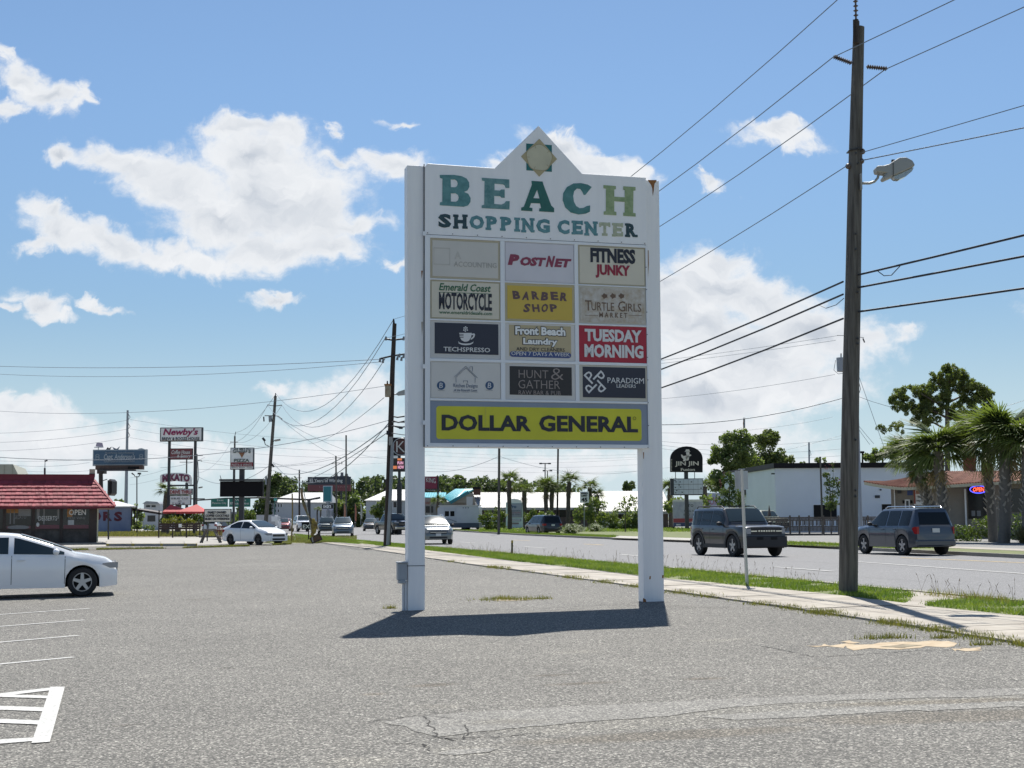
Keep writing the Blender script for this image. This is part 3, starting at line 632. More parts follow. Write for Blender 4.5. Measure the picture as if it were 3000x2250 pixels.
# frame bars
RX = [SP(*zA(290, 1400))[0]]
rowpx = [(957, 1285, 'A'), (1296, 1612, 'A'), (105, 412, 'B'), (436, 737, 'B'), (755, 1100, 'B')]
rows = []
def row(yt, yb, w_):
    f = zA if w_ == 'A' else zB; return SP(*f(300, yt))[1], SP(*f(300, yb))[1]
for r_ in rowpx: rows.append(row(*r_))
cols = [(SP(*zA(305, 1100))[0], SP(*zA(873, 1100))[0]), (SP(*zA(908, 1100))[0], SP(*zA(1472, 1100))[0]), (SP(*zA(1503, 1100))[0], SP(*zA(2048, 1100))[0])]
bars = []
zprev = zb_
def bar(x0, x1, z0, z1, dy=0.0):
    mb = MB(); mb.box(x0, x1, YF - .005 + dy, YF + .03, z0, z1); o = mb.build('frame_bar', M_trim, sign); md = o.modifiers.new('b', 'BEVEL'); md.width = .004; md.segments = 1
tops = [zb_ - .004] + [r_[1] for r_ in rows[:-1]]
for i, (zt, zbm) in enumerate(rows): bar(cols[0][0] - .002, cols[2][1] + .002, zt, tops[i] if i else zb_ - .004, .001 * 0)
bar(cols[0][0] - .002, cols[2][1] + .002, zc0, rows[-1][1])
bar(hx0, cols[0][0] - .002, zc0, zb_ - .004, -.003); bar(cols[2][1] + .002, hx1, zc0, zb_ - .004, -.003)
for (zt, zbm) in rows[:4]:
    for i in (0, 1): bar(cols[i][1], cols[i+1][0], zbm, zt, .002)
mb = MB(); mb.box(hx0 + .02, hx1 - .02, YF - .001, YF + .01, zb_ - .006, zb_ + .004); mb.build('seam', M_joint, sign)
mb = MB(); a_, b_ = SP(*zA(262, 400), .03)[0], 0; mb.box(hx0 - .014, hx0 - .002, .02, .06, zc0, ztl); mb.build('seam', M_joint, sign)
# panels
cream = (.66, .61, .50)
def pmat(n, c, v=.06): return mat('panel_' + n, c, .4, col2=tuple(min(1, k * (1 + v)) for k in c), vscale=2.5, detail=7)
def panel(col, row_, m, label, inset=0.0, fm=None):
    x0, x1 = cols[col]; z1, z0 = rows[row_]
    mb = MB(); mb.box(x0 + .004, x1 - .004, YF + .012, YF + .028, z0 + .004, z1 - .004)
    o = mb.build('tenant_panel', fm or m, sign); o['label'] = label
    if inset:
        mb = MB(); mb.box(x0 + inset, x1 - inset, YF + .004, YF + .012, z0 + inset, z1 - inset); mb.build('face', m, o)
    return o, (x0 + x1) / 2, (z0 + z1) / 2, x1 - x0, z1 - z0
def P(f, x, y): return SP(*f(x, y))
def T(s, parent, f, x0, y0, x1, y1, m, y=None, **k):           # lettering whose box is given in zoom pixels (left-mid and right-mid heights averaged)
    a, b = P(f, x0, (y0 + y1) / 2), P(f, x1, (y0 + y1) / 2); c, d = P(f, (x0 + x1) / 2, y0), P(f, (x0 + x1) / 2, y1)
    return txt(s, parent, (a[0] + b[0]) / 2, (c[1] + d[1]) / 2, b[0] - a[0], c[1] - d[1], YF + .002 if y is None else y, m, **k)
ink = mat('ink_navy', (.018, .020, .034), .45); inkred = mat('ink_crimson', (.30, .02, .045), .45); maroon = mat('ink_maroon', (.27, .045, .085), .45)
inkgreen = mat('ink_green', (.03, .13, .06), .45); pwhite = mat('print_white', (.72, .72, .72), .45); brown = mat('ink_brown', (.16, .10, .065), .5, var=.2, vscale=30)
purple = mat('ink_purple', (.10, .055, .075), .5, col2=(.16, .10, .09), vscale=18)
def teal(n, c1, c2, vs=6): return mat('teal_' + n, c1, .5, col2=c2, vscale=vs, detail=8)
BT = {'B': teal('b', (.07, .20, .21), (.14, .33, .34)), 'E': teal('e', (.07, .20, .21), (.20, .36, .36)), 'A': teal('a', (.02, .12, .10), (.03, .15, .13)), 'C': teal('c', (.04, .17, .16), (.14, .32, .33), 2), 'H': teal('h', (.20, .30, .14), (.38, .46, .26), 7)}
big = {'B': [[(382,450),(500,450),(560,460),(600,480),(620,512),(621,548),(607,575),(578,588),(612,602),(632,638),(630,670),(610,697),(575,708),(382,695),(384,672),(402,668),(404,480),(384,474)], [(470,487),(505,487),(522,500),(528,520),(522,540),(508,550),(472,550)], [(472,599),(510,599),(530,612),(536,632),(530,655),(512,667),(472,666)]],
 'E': [[(722,473),(945,487),(945,556),(915,554),(908,535),(893,526),(825,521),(825,574),(868,577),(880,568),(908,568),(908,635),(882,635),(870,622),(823,620),(823,685),(880,690),(905,680),(918,662),(948,662),(946,730),(722,718),(722,697),(742,692),(745,500),(724,495)]],
 'A': [[(1125,498),(1215,504),(1222,530),(1285,698),(1308,720),(1308,752),(1188,745),(1188,722),(1203,718),(1194,680),(1121,678),(1108,714),(1132,718),(1132,744),(1042,738),(1042,714),(1063,708),(1128,530)], [(1171,568),(1190,641),(1140,638)]],
 'C': [[(1612,548),(1580,528),(1525,516),(1465,519),(1412,548),(1382,598),(1378,655),(1398,712),(1443,754),(1505,770),(1565,763),(1598,748),(1600,697),(1572,702),(1545,717),(1513,719),(1487,702),(1469,668),(1462,620),(1470,582),(1493,560),(1520,563),(1538,588),(1548,612),(1562,611)]],
 'H': [[(1708,532),(1808,540),(1808,565),(1795,568),(1795,626),(1880,631),(1880,573),(1868,570),(1868,542),(1967,548),(1967,575),(1950,578),(1948,757),(1968,761),(1968,787),(1868,781),(1868,756),(1880,753),(1880,668),(1795,662),(1795,746),(1812,750),(1812,777),(1710,771),(1710,746),(1728,742),(1728,562),(1708,557)]]}
M_edge = mat('letter_shadow_line', (.30, .32, .33), .6)
for k, lps in big.items(): poly_fill('lettering', [[P(zA, *q) for q in lp] for lp in lps], BT[k], hp, YF - .006, .004)
dk = mat('ink_dark_teal', (.012, .035, .05), .45, col2=(.03, .08, .09), vscale=8); tl2 = teal('s', (.06, .19, .22), (.15, .33, .36)); pale = mat('ink_pale_green', (.30, .36, .24), .5, col2=(.55, .56, .42), vscale=9)
SC = [('S',370,475,765,877,dk,0),('H',490,608,772,884,dk,'LR'),('O',622,742,777,890,tl2,0),('P',753,855,784,895,tl2,'P'),('P',870,972,790,901,tl2,'P'),('I',985,1033,797,908,tl2,'I'),('N',1042,1150,801,914,tl2,'N'),('G',1163,1274,806,920,tl2,0),
      ('C',1335,1433,814,929,tl2,0),('E',1450,1541,821,931,tl2,'E'),('N',1553,1662,828,940,tl2,'N'),('T',1674,1763,835,941,pale,'T'),('E',1777,1867,840,947,pale,'E'),('R',1882,1985,843,952,dk,'R')]
for ch, x0, x1, y0, y1, m, sf in SC:
    ins = 9 if sf else 0
    T(ch, hp, zA, x0 + ins, y0, x1 - ins, y1, m, y=YF - .004, bold=.055)
    if sf:
        s = 17; w_ = x1 - x0; ft = {'LR': [(x0, x0+44), (x1-44, x1)], 'P': [(x0, x0+46)], 'I': [(x0, x1)], 'N': [(x0, x0+40), (x1-28, x1)], 'E': [(x0, x0+30)], 'T': [], 'R': [(x0, x0+42), (x1-30, x1)]}
        tp = {'LR': [(x0, x0+44), (x1-44, x1)], 'P': [(x0, x0+20)], 'I': [(x0, x1)], 'N': [(x0, x0+30), (x1-40, x1)], 'E': [(x0, x0+30)], 'T': [], 'R': [(x0, x0+20)]}
        def srf(a, b, yt, yb):
            mb = MB(); p0, p1 = P(zA, a, yb), P(zA, b, yt); mb.box(min(p0[0], p1[0]), max(p0[0], p1[0]), YF - .0085, YF + .001, min(p0[1], p1[1]), max(p0[1], p1[1])); mb.build('serif', m, hp)
        for a, b in ft[sf]: srf(a, b, y1 - s, y1)
        for a, b in tp[sf]: srf(a, b, y0, y0 + s)
        if sf == 'T': srf(x0 + 22, x1 - 22, y1 - s, y1); srf(x0, x0 + 14, y0, y0 + 36); srf(x1 - 14, x1, y0, y0 + 36)
        if sf == 'E': srf(x1 - 14, x1, y1 - 36, y1); srf(x1 - 14, x1, y0, y0 + 34)
# emblem in the gable
c1 = mat('emblem_teal', (.02, .16, .16), .5, var=.1); c2 = mat('emblem_tan', (.45, .38, .22), .5, var=.08); c3 = mat('emblem_shell', (.55, .52, .38), .5, var=.08); c4 = mat('emblem_line', (.36, .30, .18), .5)
poly_fill('emblem_square', [[P(zA, *q) for q in ((1082,195),(1290,208),(1290,425),(1084,412))]], c1, hp, YF - .004, .003)
poly_fill('emblem_diamond', [[P(zA, *q) for q in ((1188,157),(1332,322),(1187,464),(1040,300))]], c2, hp, YF - .008, .003)
cx_, cz_ = P(zA, 1187, 312); rr = P(zA, 1187, 210)[1] - cz_
lob = [(cx_ + (rr * (1 + .045 * math.cos(5 * R(a) - 1.3))) * math.cos(R(a)), cz_ + (rr * (1 + .045 * math.cos(5 * R(a) - 1.3))) * math.sin(R(a))) for a in range(0, 360, 8)]
poly_fill('emblem_line', [[(cx_ + (x - cx_) * 1.06, cz_ + (z - cz_) * 1.06) for x, z in lob]], c4, hp, YF - .010, .002)
poly_fill('emblem_shell', [lob], c3, hp, YF - .013, .002)
mb = MB()
for a in (35, 110, 180, 245, 320):
    ca, sa = math.cos(R(a)), math.sin(R(a)); mb = MB(); mb.beam((cx_ + ca * rr, YF - .0165, cz_ + sa * rr), (cx_ + ca * rr * .78, YF - .0165, cz_ + sa * rr * .78), .008, .008); mb.build('emblem_crease', c4, hp)
YL = YF + .002
# row 1
o, *_ = panel(0, 0, pmat('a', (.60, .575, .53)), 'faded beige panel with only ACCOUNTING left', .045, mat('panel_beige_rim', (.50, .44, .32), .5))
g1 = mat('ink_faded_grey', (.42, .40, .37), .6); g2 = mat('ink_ghost', (.545, .52, .475), .6)
T('ACCOUNTING', o, zA, 497, 1156, 843, 1198, g1, bold=.004); T('A', o, zA, 503, 1068, 556, 1130, g2, bold=.02)
mb = MB()
for (a, b, c, d) in ((333, 1040, 466, 1044), (333, 1172, 466, 1176), (333, 1040, 338, 1176), (461, 1040, 466, 1176)):
    p0, p1 = P(zA, a, d), P(zA, c, b); mb.box(p0[0], p1[0], YF + .001, YF + .005, p0[1], p1[1])
mb.build('ghost_square', g2, o)
o, *_ = panel(1, 0, pmat('b', (.66, .64, .68)), 'pale lilac panel reading POSTNET in crimson', .022, pmat('b2', (.58, .56, .60)))
T('P', o, zA, 933, 1092, 1036, 1180, maroon, bold=.08, shear=.25); T('OST', o, zA, 1025, 1115, 1245, 1188, maroon, bold=.06, shear=.25); T('N', o, zA, 1240, 1105, 1318, 1196, maroon, bold=.06, shear=.25); T('ET', o, zA, 1310, 1128, 1450, 1198, maroon, bold=.06, shear=.25)
o, *_ = panel(2, 0, pmat('c', cream), 'cream panel reading FITNESS JUNKY in worn block letters', .028, mat('panel_tan_rim', (.45, .40, .28), .5))
T('FITNESS', o, zA, 1603, 1045, 1967, 1165, ink, bold=.05); T('JUNKY', o, zA, 1645, 1178, 1925, 1288, inkred, bold=.05)
# row 2
o, *_ = panel(0, 1, pmat('d', cream), 'cream panel for a motorcycle shop with green italic heading', .03, mat('panel_tan_rim', (.45, .40, .28), .5))
T('Emerald Coast', o, zA, 376, 1332, 802, 1392, inkgreen, shear=.2, bold=.02); T('MOTORCYCLE', o, zA, 376, 1405, 805, 1545, ink, bold=.03); T('www.emeraldridesafe.com', o, zA, 378, 1552, 806, 1580, inkgreen, bold=.01)
mb = MB(); p0, p1 = P(zA, 376, 1396), P(zA, 802, 1396); mb.box(p0[0], p1[0], YF + .0, YF + .004, p0[1] - .01, p0[1]); mb.build('rule', inkgreen, o)
o, *_ = panel(1, 1, pmat('e', (.60, .43, .07)), 'yellow BARBER SHOP panel with wavy purple letters', .05, mat('panel_tan_rim2', (.52, .45, .28), .5))
for i, ch in enumerate('BARBER'): T(ch, o, zA, 970 + i * 77, 1388 + (i % 2) * 4 + i * 2, 1037 + i * 77, 1455 + (i % 2) * 6 + i * 2, purple, bold=.05, shear=(.15 if i % 2 else -.12))
for i, ch in enumerate('SHOP'): T(ch, o, zA, 1056 + i * 72, 1492 + (i % 2) * 5, 1122 + i * 72, 1562 - (i % 2) * 3, purple, bold=.04, shear=(-.15 if i % 2 else .2))
o, *_ = panel(2, 1, mat('panel_peeling', (.62, .60, .57), .5, col2=(.44, .36, .26), vscale=9, detail=9), 'peeling whitish panel for a market with turtle shapes', .035, pmat('f2', (.55, .52, .45)))
T('T', o, zA, 1560, 1465, 1612, 1548, brown); T('URTLE', o, zA, 1612, 1482, 1795, 1550, brown); T('G', o, zA, 1828, 1472, 1885, 1556, brown); T('IRLS', o, zA, 1890, 1492, 2015, 1557, brown); T('M A R K E T', o, zA, 1675, 1565, 1902, 1605, brown, bold=.01)
mb = MB()
for a, b in ((1560, 1665), (1912, 2020)): p0, p1 = P(zA, a, 1585), P(zA, b, 1588); mb.box(p0[0], p1[0], YF, YF + .004, p0[1] - .005, p0[1] + .003)
mb.build('rule', brown, o)
for cx0 in (1718, 1786, 1855):
    a = P(zA, cx0, 1430); lp = circle(a[0], a[1], .052, .045, 14); fl = []
    for i, (x, z) in enumerate(lp): s = 1.35 if i % 3 == 1 else .95; fl.append((a[0] + (x - a[0]) * s, a[1] + (z - a[1]) * s))
    poly_fill('turtle_mark', [fl], brown, o, YF + .001, .002)
# row 3
rim = mat('panel_grey_rim', (.60, .59, .58), .5)
o, *_ = panel(0, 2, rim, 'dark navy panel with a steaming cup above TECHSPRESSO')
def inner(o, f, x0, y0, x1, y1, m, nm='print'):
    a, b = P(f, x0, (y0 + y1) / 2), P(f, x1, (y0 + y1) / 2); c, d = P(f, (x0 + x1) / 2, y0), P(f, (x0 + x1) / 2, y1); mb = MB(); mb.box(a[0], b[0], YF + .006, YF + .012, d[1], c[1]); return mb.build(nm, m, o)
navy = mat('print_navy', (.022, .024, .045), .35); black = mat('print_black', (.022, .018, .020), .35)
inner(o, zB, 342, 131, 858, 380, navy); T('TECHSPRESSO', o, zB, 413, 325, 790, 361, pwhite, bold=.01)
cup = [P(zB, *q) for q in ((540,208),(642,208),(636,245),(618,272),(600,279),(582,279),(560,268),(545,240))]
poly_fill('cup_mark', [cup], pwhite, o, YF + .002, .002)
poly_fill('cup_handle', [[P(zB, *q) for q in ((640,215),(662,212),(669,222),(662,245),(640,262),(632,262),(636,252),(650,240),(656,225),(640,226))]], pwhite, o, YF + .002, .002)
poly_fill('cup_saucer', [[P(zB, *q) for q in ((533,275),(540,285),(560,292),(595,295),(630,292),(650,283),(656,275),(652,292),(630,304),(595,308),(560,304),(536,293))]], pwhite, o, YF + .002, .002)
mb = MB()
for x, y in ((592,160),(580,168),(603,168),(592,177),(578,185),(606,185),(590,193)): a = P(zB, x, y); mb.box(a[0]-.012, a[0]+.012, YF+.001, YF+.004, a[1]-.012, a[1]+.012)
mb.build('steam_mark', pwhite, o)
mb = MB()
for y in (218, 230, 243): p0, p1 = P(zB, 536, y), P(zB, 575, y + 2); mb.box(p0[0], p1[0], YF - .002, YF + .002, p1[1] - .006, p1[1] + .006)
mb.build('cup_stripe', navy, o)
o, *_ = panel(1, 2, pmat('l2', (.68, .66, .64)), 'tan laundry panel with outlined bubble letters and blue strip')
pbright = mat('print_bright', (.88, .88, .86), .45); tan_ = mat('print_tan', (.52, .43, .26), .45, var=.05); inner(o, zB, 945, 148, 1447, 400, tan_)
def outlined(s, f, x0, y0, x1, y1):
    T(s, o, f, x0 - 6, y0 - 6, x1 + 6, y1 + 6, ink, y=YF + .003, bold=.10); T(s, o, f, x0, y0, x1, y1, pbright, y=YF - .004, bold=.045)
outlined('Front Beach', zB, 994, 160, 1400, 228); outlined('Laundry', zB, 1058, 252, 1335, 318)
T('AND DRY CLEANERS', o, zB, 1003, 328, 1395, 356, ink); a = P(zB, 950, 378); b = P(zB, 1447, 382)
mb = MB(); hh = .055; pts = circle(b[0] - hh, a[1], hh, hh, 9, -90, 90) + circle(a[0] + hh, a[1], hh, hh, 9, 90, 270); mb.prism(pts, YF + .002, YF + .006); mb.build('blue_strip', mat('print_blue', (.06, .09, .25), .45), o)
T('OPEN 7 DAYS A WEEK', o, zB, 962, 364, 1436, 394, pwhite, y=YF - .003)
redm = mat('print_red', (.42, .015, .04), .4, var=.08)
o, *_ = panel(2, 2, redm, 'red panel reading TUESDAY MORNING in white capitals')
T('TUESDAY', o, zB, 1557, 180, 2018, 282, pwhite, y=YF + .004, bold=.045); T('MORNING', o, zB, 1555, 303, 2032, 410, pwhite, y=YF + .004, bold=.045)
# row 4
blue = mat('ink_blue', (.04, .09, .19), .45)
o, *_ = panel(0, 3, pmat('k', (.64, .62, .59)), 'off-white kitchen designer panel with a blue house outline', .02, pmat('k2', (.58, .56, .53)))
mb = MB()
def ln_(a, b, w_=.014): p0, p1 = P(zB, *a), P(zB, *b); mb.beam((p0[0], YF + .001, p0[1]), (p1[0], YF + .001, p1[1]), w_, .004)
for a, b in (((498,568),(592,478)),((592,478),(688,572)),((516,565),(594,492)),((594,492),(672,568)),((513,568),(515,610)),((670,572),(668,612)),((628,482),(648,482)),((648,482),(648,520)),((626,484),(626,498)),((573,596),(610,597)),((575,596),(575,610)),((608,597),(608,611))): ln_(a, b)
mb.build('house_mark', blue, o); T('Kitchen Designs', o, zB, 494, 620, 690, 660, blue, shear=0, bold=-.005); T('of the Emerald Coast', o, zB, 498, 663, 686, 680, blue)
mb = MB()
for a, b in ((490, 545), (560, 622), (632, 690)): ln_((a, 686), (b, 688), .008)
mb.build('rule', blue, o)
for x in (394, 786):
    a = P(zB, x, 634); poly_fill('round_mark', [circle(a[0], a[1], .082, .082, 20)], blue, o, YF + .001, .002); T('B', o, zB, x - 16, 612, x + 16, 654, pwhite, y=YF - .003, shear=.1)
    mb = MB(); ln_((x - 28, 672), (x + 26, 674), .008); mb.build('rule', blue, o)
o, *_ = panel(1, 3, pmat('h2', (.62, .60, .58)), 'black panel reading HUNT & GATHER RAW BAR & PUB')
inner(o, zB, 950, 482, 1453, 712, black); br2 = mat('ink_taupe', (.32, .27, .25), .5)
T('HUNT', o, zB, 1022, 510, 1262, 575, br2, y=YF + .004, bold=-.01); T('&', o, zB, 1284, 495, 1385, 588, br2, y=YF + .004, bold=-.015); T('GATHER', o, zB, 1020, 592, 1357, 660, br2, y=YF + .004, bold=-.01); T('RAW BAR & PUB', o, zB, 1022, 676, 1362, 710, br2, y=YF + .004, bold=-.005)
o, *_ = panel(2, 3, pmat('p2', (.56, .53, .46)), 'black panel reading PARADIGM LEADERS with a knot of four letters')
inner(o, zB, 1542, 487, 2050, 733, navy); T('PARADIGM', o, zB, 1742, 572, 2037, 617, pwhite, y=YF + .004, bold=0); T('LEADERS', o, zB, 1816, 625, 1972, 652, pwhite, y=YF + .004)
a = P(zB, 1640, 605)
for i in range(4):
    an = R(45 + 90 * i); t_ = txt('P', o, a[0] + .13 * math.cos(an + R(90)), a[1] + .13 * math.sin(an + R(90)), .15, .24, YF + .004, pwhite, rot=an)
# wide bottom panel
x0, x1 = cols[0][0], cols[2][1]; z1, z0 = rows[4]
mb = MB(); mb.box(x0 + .004, x1 - .004, YF + .012, YF + .028, z0 + .004, z1 - .004); dg = mb.build('tenant_panel', mat('print_slate', (.24, .285, .37), .3, var=.05), sign); dg['label'] = 'wide slate panel reading DOLLAR GENERAL on yellow'
c0, c1_ = P(zB, 355, 935), P(zB, 2018, 945); zt, zb2 = P(zB, 1187, 812)[1], P(zB, 1187, 1075)[1]; r_ = .06
pts = circle(c1_[0]-r_, zt-r_, r_, r_, 6, 0, 90) + circle(c0[0]+r_, zt-r_, r_, r_, 6, 90, 180) + circle(c0[0]+r_, zb2+r_, r_, r_, 6, 180, 270) + circle(c1_[0]-r_, zb2+r_, r_, r_, 6, 270, 360)
mb = MB(); mb.prism(pts, YF + .006, YF + .012); mb.build('yellow_field', mat('print_yellow', (.62, .59, .02), .28, var=.06, vscale=1.5), dg)
T('DOLLAR', dg, zB, 398, 873, 1122, 1004, ink, y=YF + .002, bold=.036); T('GENERAL', dg, zB, 1187, 880, 1988, 1012, ink, y=YF + .002, bold=.036); a = P(zB, 1961, 900)
mb = MB(); mb.tube([(a[0] + .03 * math.cos(t * .7), YF + .001, a[1] + .03 * math.sin(t * .7)) for t in range(10)], .004, 4); mb.build('registered_mark', ink, dg)
sh = MB(); p0, p1 = P(zB, 752, 1000), P(zB, 760, 790); sh.box(p0[0], p0[0] + .012, YF - .003, YF + .004, p0[1] + .08, p1[1] - .05); sh.build('crease', mat('print_yellow_bright', (.62, .58, .08), .2), dg)
# hinges on the left edge of the cabinet
for f_, y in ((zB, 480), (zB, 935), (zA, 925)): mb = MB(); a = P(f_, 262, y); mb.box(hx0 - .04, hx0 + .02, -.02, .01, a[1] - .04, a[1] + .04); mb.build('bracket', M_trim, sign)
for (x_, z_) in [(hx0 + .05 + (hx1 - hx0 - .1) * i / 9, zb_ + .03) for i in range(10)] + [(hx0 + .05 + (hx1 - hx0 - .1) * i / 9, zc0 + .02) for i in range(10)] + [(hx1 - .03, zc0 + (zb_ - zc0) * i / 9) for i in range(1, 9)]:
    mb = MB(); mb.tube([(x_, YF - .012, z_), (x_, YF + .003, z_)], .011, 6); mb.build('screw', M_steelS, sign)
# meter box and conduit on the left post
M_box = mat('grey_enamel', (.33, .36, .39), .5, var=.1)
a, b = SP(1164, 1700, .1), SP(1190, 1650, .1); mb = MB(); mb.box(a[0], b[0] + .01, .04, .20, a[1], b[1]); mb.box(a[0] - .01, b[0] + .012, .02, .22, b[1] - .002, b[1] + .03); mb.box(a[0] + .02, b[0] - .02, .03, .2, a[1] - .06, a[1])
o = mb.build('meter_box', M_box, sign); md = o.modifiers.new('b', 'BEVEL'); md.width = .01
for px, r_ in ((1181, .022), (1189, .030)): mb = MB(); a = SP(px, 1780, .12); t_ = SP(px, 1702, .12); mb.tube([(a[0], .12, -.1), (a[0], .12, t_[1])], r_, 8); mb.build('conduit', mat('conduit_white', (.62, .63, .65), .5), sign, 40)
# ================================================================ VEHICLES
M_glass = mat('car_glass', (.010, .013, .015), .06, spec=.3); M_glass2 = mat('car_glass_light', (.03, .045, .052), .08, spec=.5)
M_tyre = mat('tyre_rubber', (.018, .018, .019), .8); M_rim = mat('rim_alloy', (.42, .43, .45), .3, metal=.8); M_rimd = mat('rim_dark', (.05, .05, .055), .35, metal=.6)
M_plast = mat('black_plastic', (.022, .022, .024), .6); M_chrome = mat('chrome', (.65, .66, .68), .12, metal=1.0)
M_lamp = mat('headlamp_glass', (.30, .31, .33), .08, spec=.5); M_tail = mat('tail_lamp', (.30, .012, .015), .15); M_amber = mat('amber_lamp', (.50, .16, .03), .2)
M_plate = mat('number_plate', (.60, .61, .60), .5); M_dark = mat('matte_black', (.008, .008, .008), .9); M_seam = mat('door_gap', (.03, .03, .035), .8)
def paint(n, c, metal=.35, rough=.28): return mat('paint_' + n, c, rough, metal=metal, coat=.8)
_WH = {}
def wheel_meshes(r, wd, style):
    k = (r, wd, style)
    if k in _WH: return _WH[k]
    t = MB(); prof = [(r*.66, -wd/2), (r*.92, -wd/2), (r, -wd*.36), (r, wd*.36), (r*.92, wd/2), (r*.66, wd/2), (r*.62, wd*.30)]; n = 28
    for rr, y in prof:
        for i in range(n): a = 2*math.pi*i/n; t.v.append((rr*math.cos(a), y, rr*math.sin(a)))
    for j in range(len(prof) - 1):
        for i in range(n): t.f.append((j*n+i, j*n+(i+1)%n, (j+1)*n+(i+1)%n, (j+1)*n+i)); t.m.append(0)
    t.v.append((0, -wd/2, 0)); c = len(t.v) - 1
    for i in range(n): t.f.append((c, (i+1)%n, i)); t.m.append(0)
    q = MB(); y0, y1 = wd*.18, wd*.40        # rim: dark well, ring, spokes, hub
    q.add([(r*.64*math.cos(2*math.pi*i/n), wd*.10, r*.64*math.sin(2*math.pi*i/n)) for i in range(n)], [tuple(range(n))], 1)
    for i in range(n):
        a, b = 2*math.pi*i/n, 2*math.pi*(i+1)/n
        for (ra, ya), (rb, yb) in (((r*.67, y1), (r*.60, y1)), ((r*.60, y1), (r*.57, wd*.12))):
            q.add([(ra*math.cos(a), ya, ra*math.sin(a)), (ra*math.cos(b), ya, ra*math.sin(b)), (rb*math.cos(b), yb, rb*math.sin(b)), (rb*math.cos(a), yb, rb*math.sin(a))], [(0,1,2,3)], 0)
    ns = 5 if style != 'multi' else 8
    for s in range(ns):
        a = 2*math.pi*s/ns + .3; w0, w1 = (r*.13, r*.10) if style != 'multi' else (r*.06, r*.07)
        d = Vector((math.cos(a), 0, math.sin(a))); e = Vector((-math.sin(a), 0, math.cos(a)))
        vs = [d*r*.08 + e*w0, d*r*.08 - e*w0, d*r*.60 - e*w1, d*r*.60 + e*w1]
        q.add([(v.x, y1*.98, v.z) for v in vs] + [(v.x, wd*.12, v.z) for v in vs], [(0,1,2,3), (4,5,1,0), (5,6,2,1), (6,7,3,2), (7,4,0,3)], 0)
    q.tube([(0, wd*.1, 0), (0, y1 + .005, 0)], r*.12, 10, 0)
    rm = M_rimd if style == 'dark' else M_rim
    _WH[k] = (t.mesh('wheel', [M_tyre], 40), q.mesh('rim', [rm, M_dark], 30)); return _WH[k]
def lerp_tab(tab, x):
    if x <= tab[0][0]: return tab[0][1]
    for (a, va), (b, vb) in zip(tab, tab[1:]):
        if x <= b: t = (x - a) / (b - a); return va + (vb - va) * t
    return tab[-1][1]
SPEC = {
 'sedan': dict(L=4.50, W=1.82, H=1.47, zb=.20, wx=(-1.30, 1.47), r=.335, low=[(-2.41,.70),(-2.36,1.0),(-2.2,1.08),(-1.75,1.10),(1.25,1.02),(1.6,.97),(2.0,.88),(2.16,.78),(2.25,.60)], gh=(-1.95,-.95,.05,1.30), belt=[(-2.4,.92),(-1.5,.99),(1.2,.93),(2.25,.62)], wins=((-1.5,-1.05),(-.98,-.16),(-.04,1.06)), roofw=.60),
 'compact': dict(L=4.30, W=1.69, H=1.46, zb=.20, wx=(-1.30, 1.25), r=.31, low=[(-2.15,.75),(-2.10,1.02),(-1.85,1.08),(-1.6,1.09),(1.05,1.02),(1.5,.92),(1.9,.80),(2.08,.68),(2.15,.55)], gh=(-1.75,-.85,.20,1.20), belt=[(-2.15,.92),(-1.4,.97),(1.1,.92),(2.15,.60)], wins=((-1.35,-.35),(-.28,.98)), roofw=.56),
 'box_suv': dict(L=4.39, W=1.88, H=1.76, zb=.30, wx=(-1.33, 1.34), r=.39, low=[(-2.19,.90),(-2.15,1.12),(.9,1.14),(1.5,1.13),(2.0,1.10),(2.14,1.05),(2.19,.80)], gh=(-2.15,-1.98,.38,.90), belt=[(-2.2,1.10),(2.2,1.06)], wins=((-1.90,-1.22),(-1.16,-.38),(-.32,.68)), roofw=.73, clad=True),
 'suv': dict(L=4.43, W=1.81, H=1.72, zb=.28, wx=(-1.36, 1.26), r=.36, low=[(-2.21,.85),(-2.16,1.08),(.95,1.10),(1.5,1.07),(1.95,1.00),(2.13,.85),(2.21,.65)], gh=(-2.16,-1.92,.22,.98), belt=[(-2.2,1.05),(1.0,1.03),(2.2,.85)], wins=((-1.80,-1.18),(-1.10,-.36),(-.28,.78)), roofw=.63),
 'crossover': dict(L=4.60, W=1.85, H=1.66, zb=.26, wx=(-1.35, 1.32), r=.36, low=[(-2.3,.85),(-2.25,1.06),(1.1,1.08),(1.6,1.02),(2.0,.94),(2.2,.82),(2.3,.60)], gh=(-2.22,-1.65,.15,1.15), belt=[(-2.3,1.02),(1.1,1.0),(2.3,.75)], wins=((-1.80,-1.15),(-1.08,-.30),(-.22,.92)), roofw=.60),
 'minivan': dict(L=5.15, W=2.0, H=1.74, zb=.24, wx=(-1.45, 1.55), r=.345, low=[(-2.57,.80),(-2.52,1.02),(1.6,1.04),(2.0,.96),(2.4,.82),(2.57,.60)], gh=(-2.50,-2.15,.55,1.70), belt=[(-2.57,1.0),(1.6,.98),(2.57,.70)], wins=((-2.20,-1.15),(-1.08,-.02),(.06,1.30)), roofw=.70),
 'pickup': dict(L=5.9, W=2.03, H=1.96, zb=.42, wx=(-1.75, 1.95), r=.42, low=[(-2.95,1.20),(-.95,1.30),(1.2,1.32),(2.4,1.28),(2.85,1.20),(2.95,1.0)], gh=(-1.05,-.85,.65,1.35), belt=[(-2.95,1.24),(2.95,1.22)], wins=((-.75,-.12),(-.02,1.08)), roofw=.70),
}
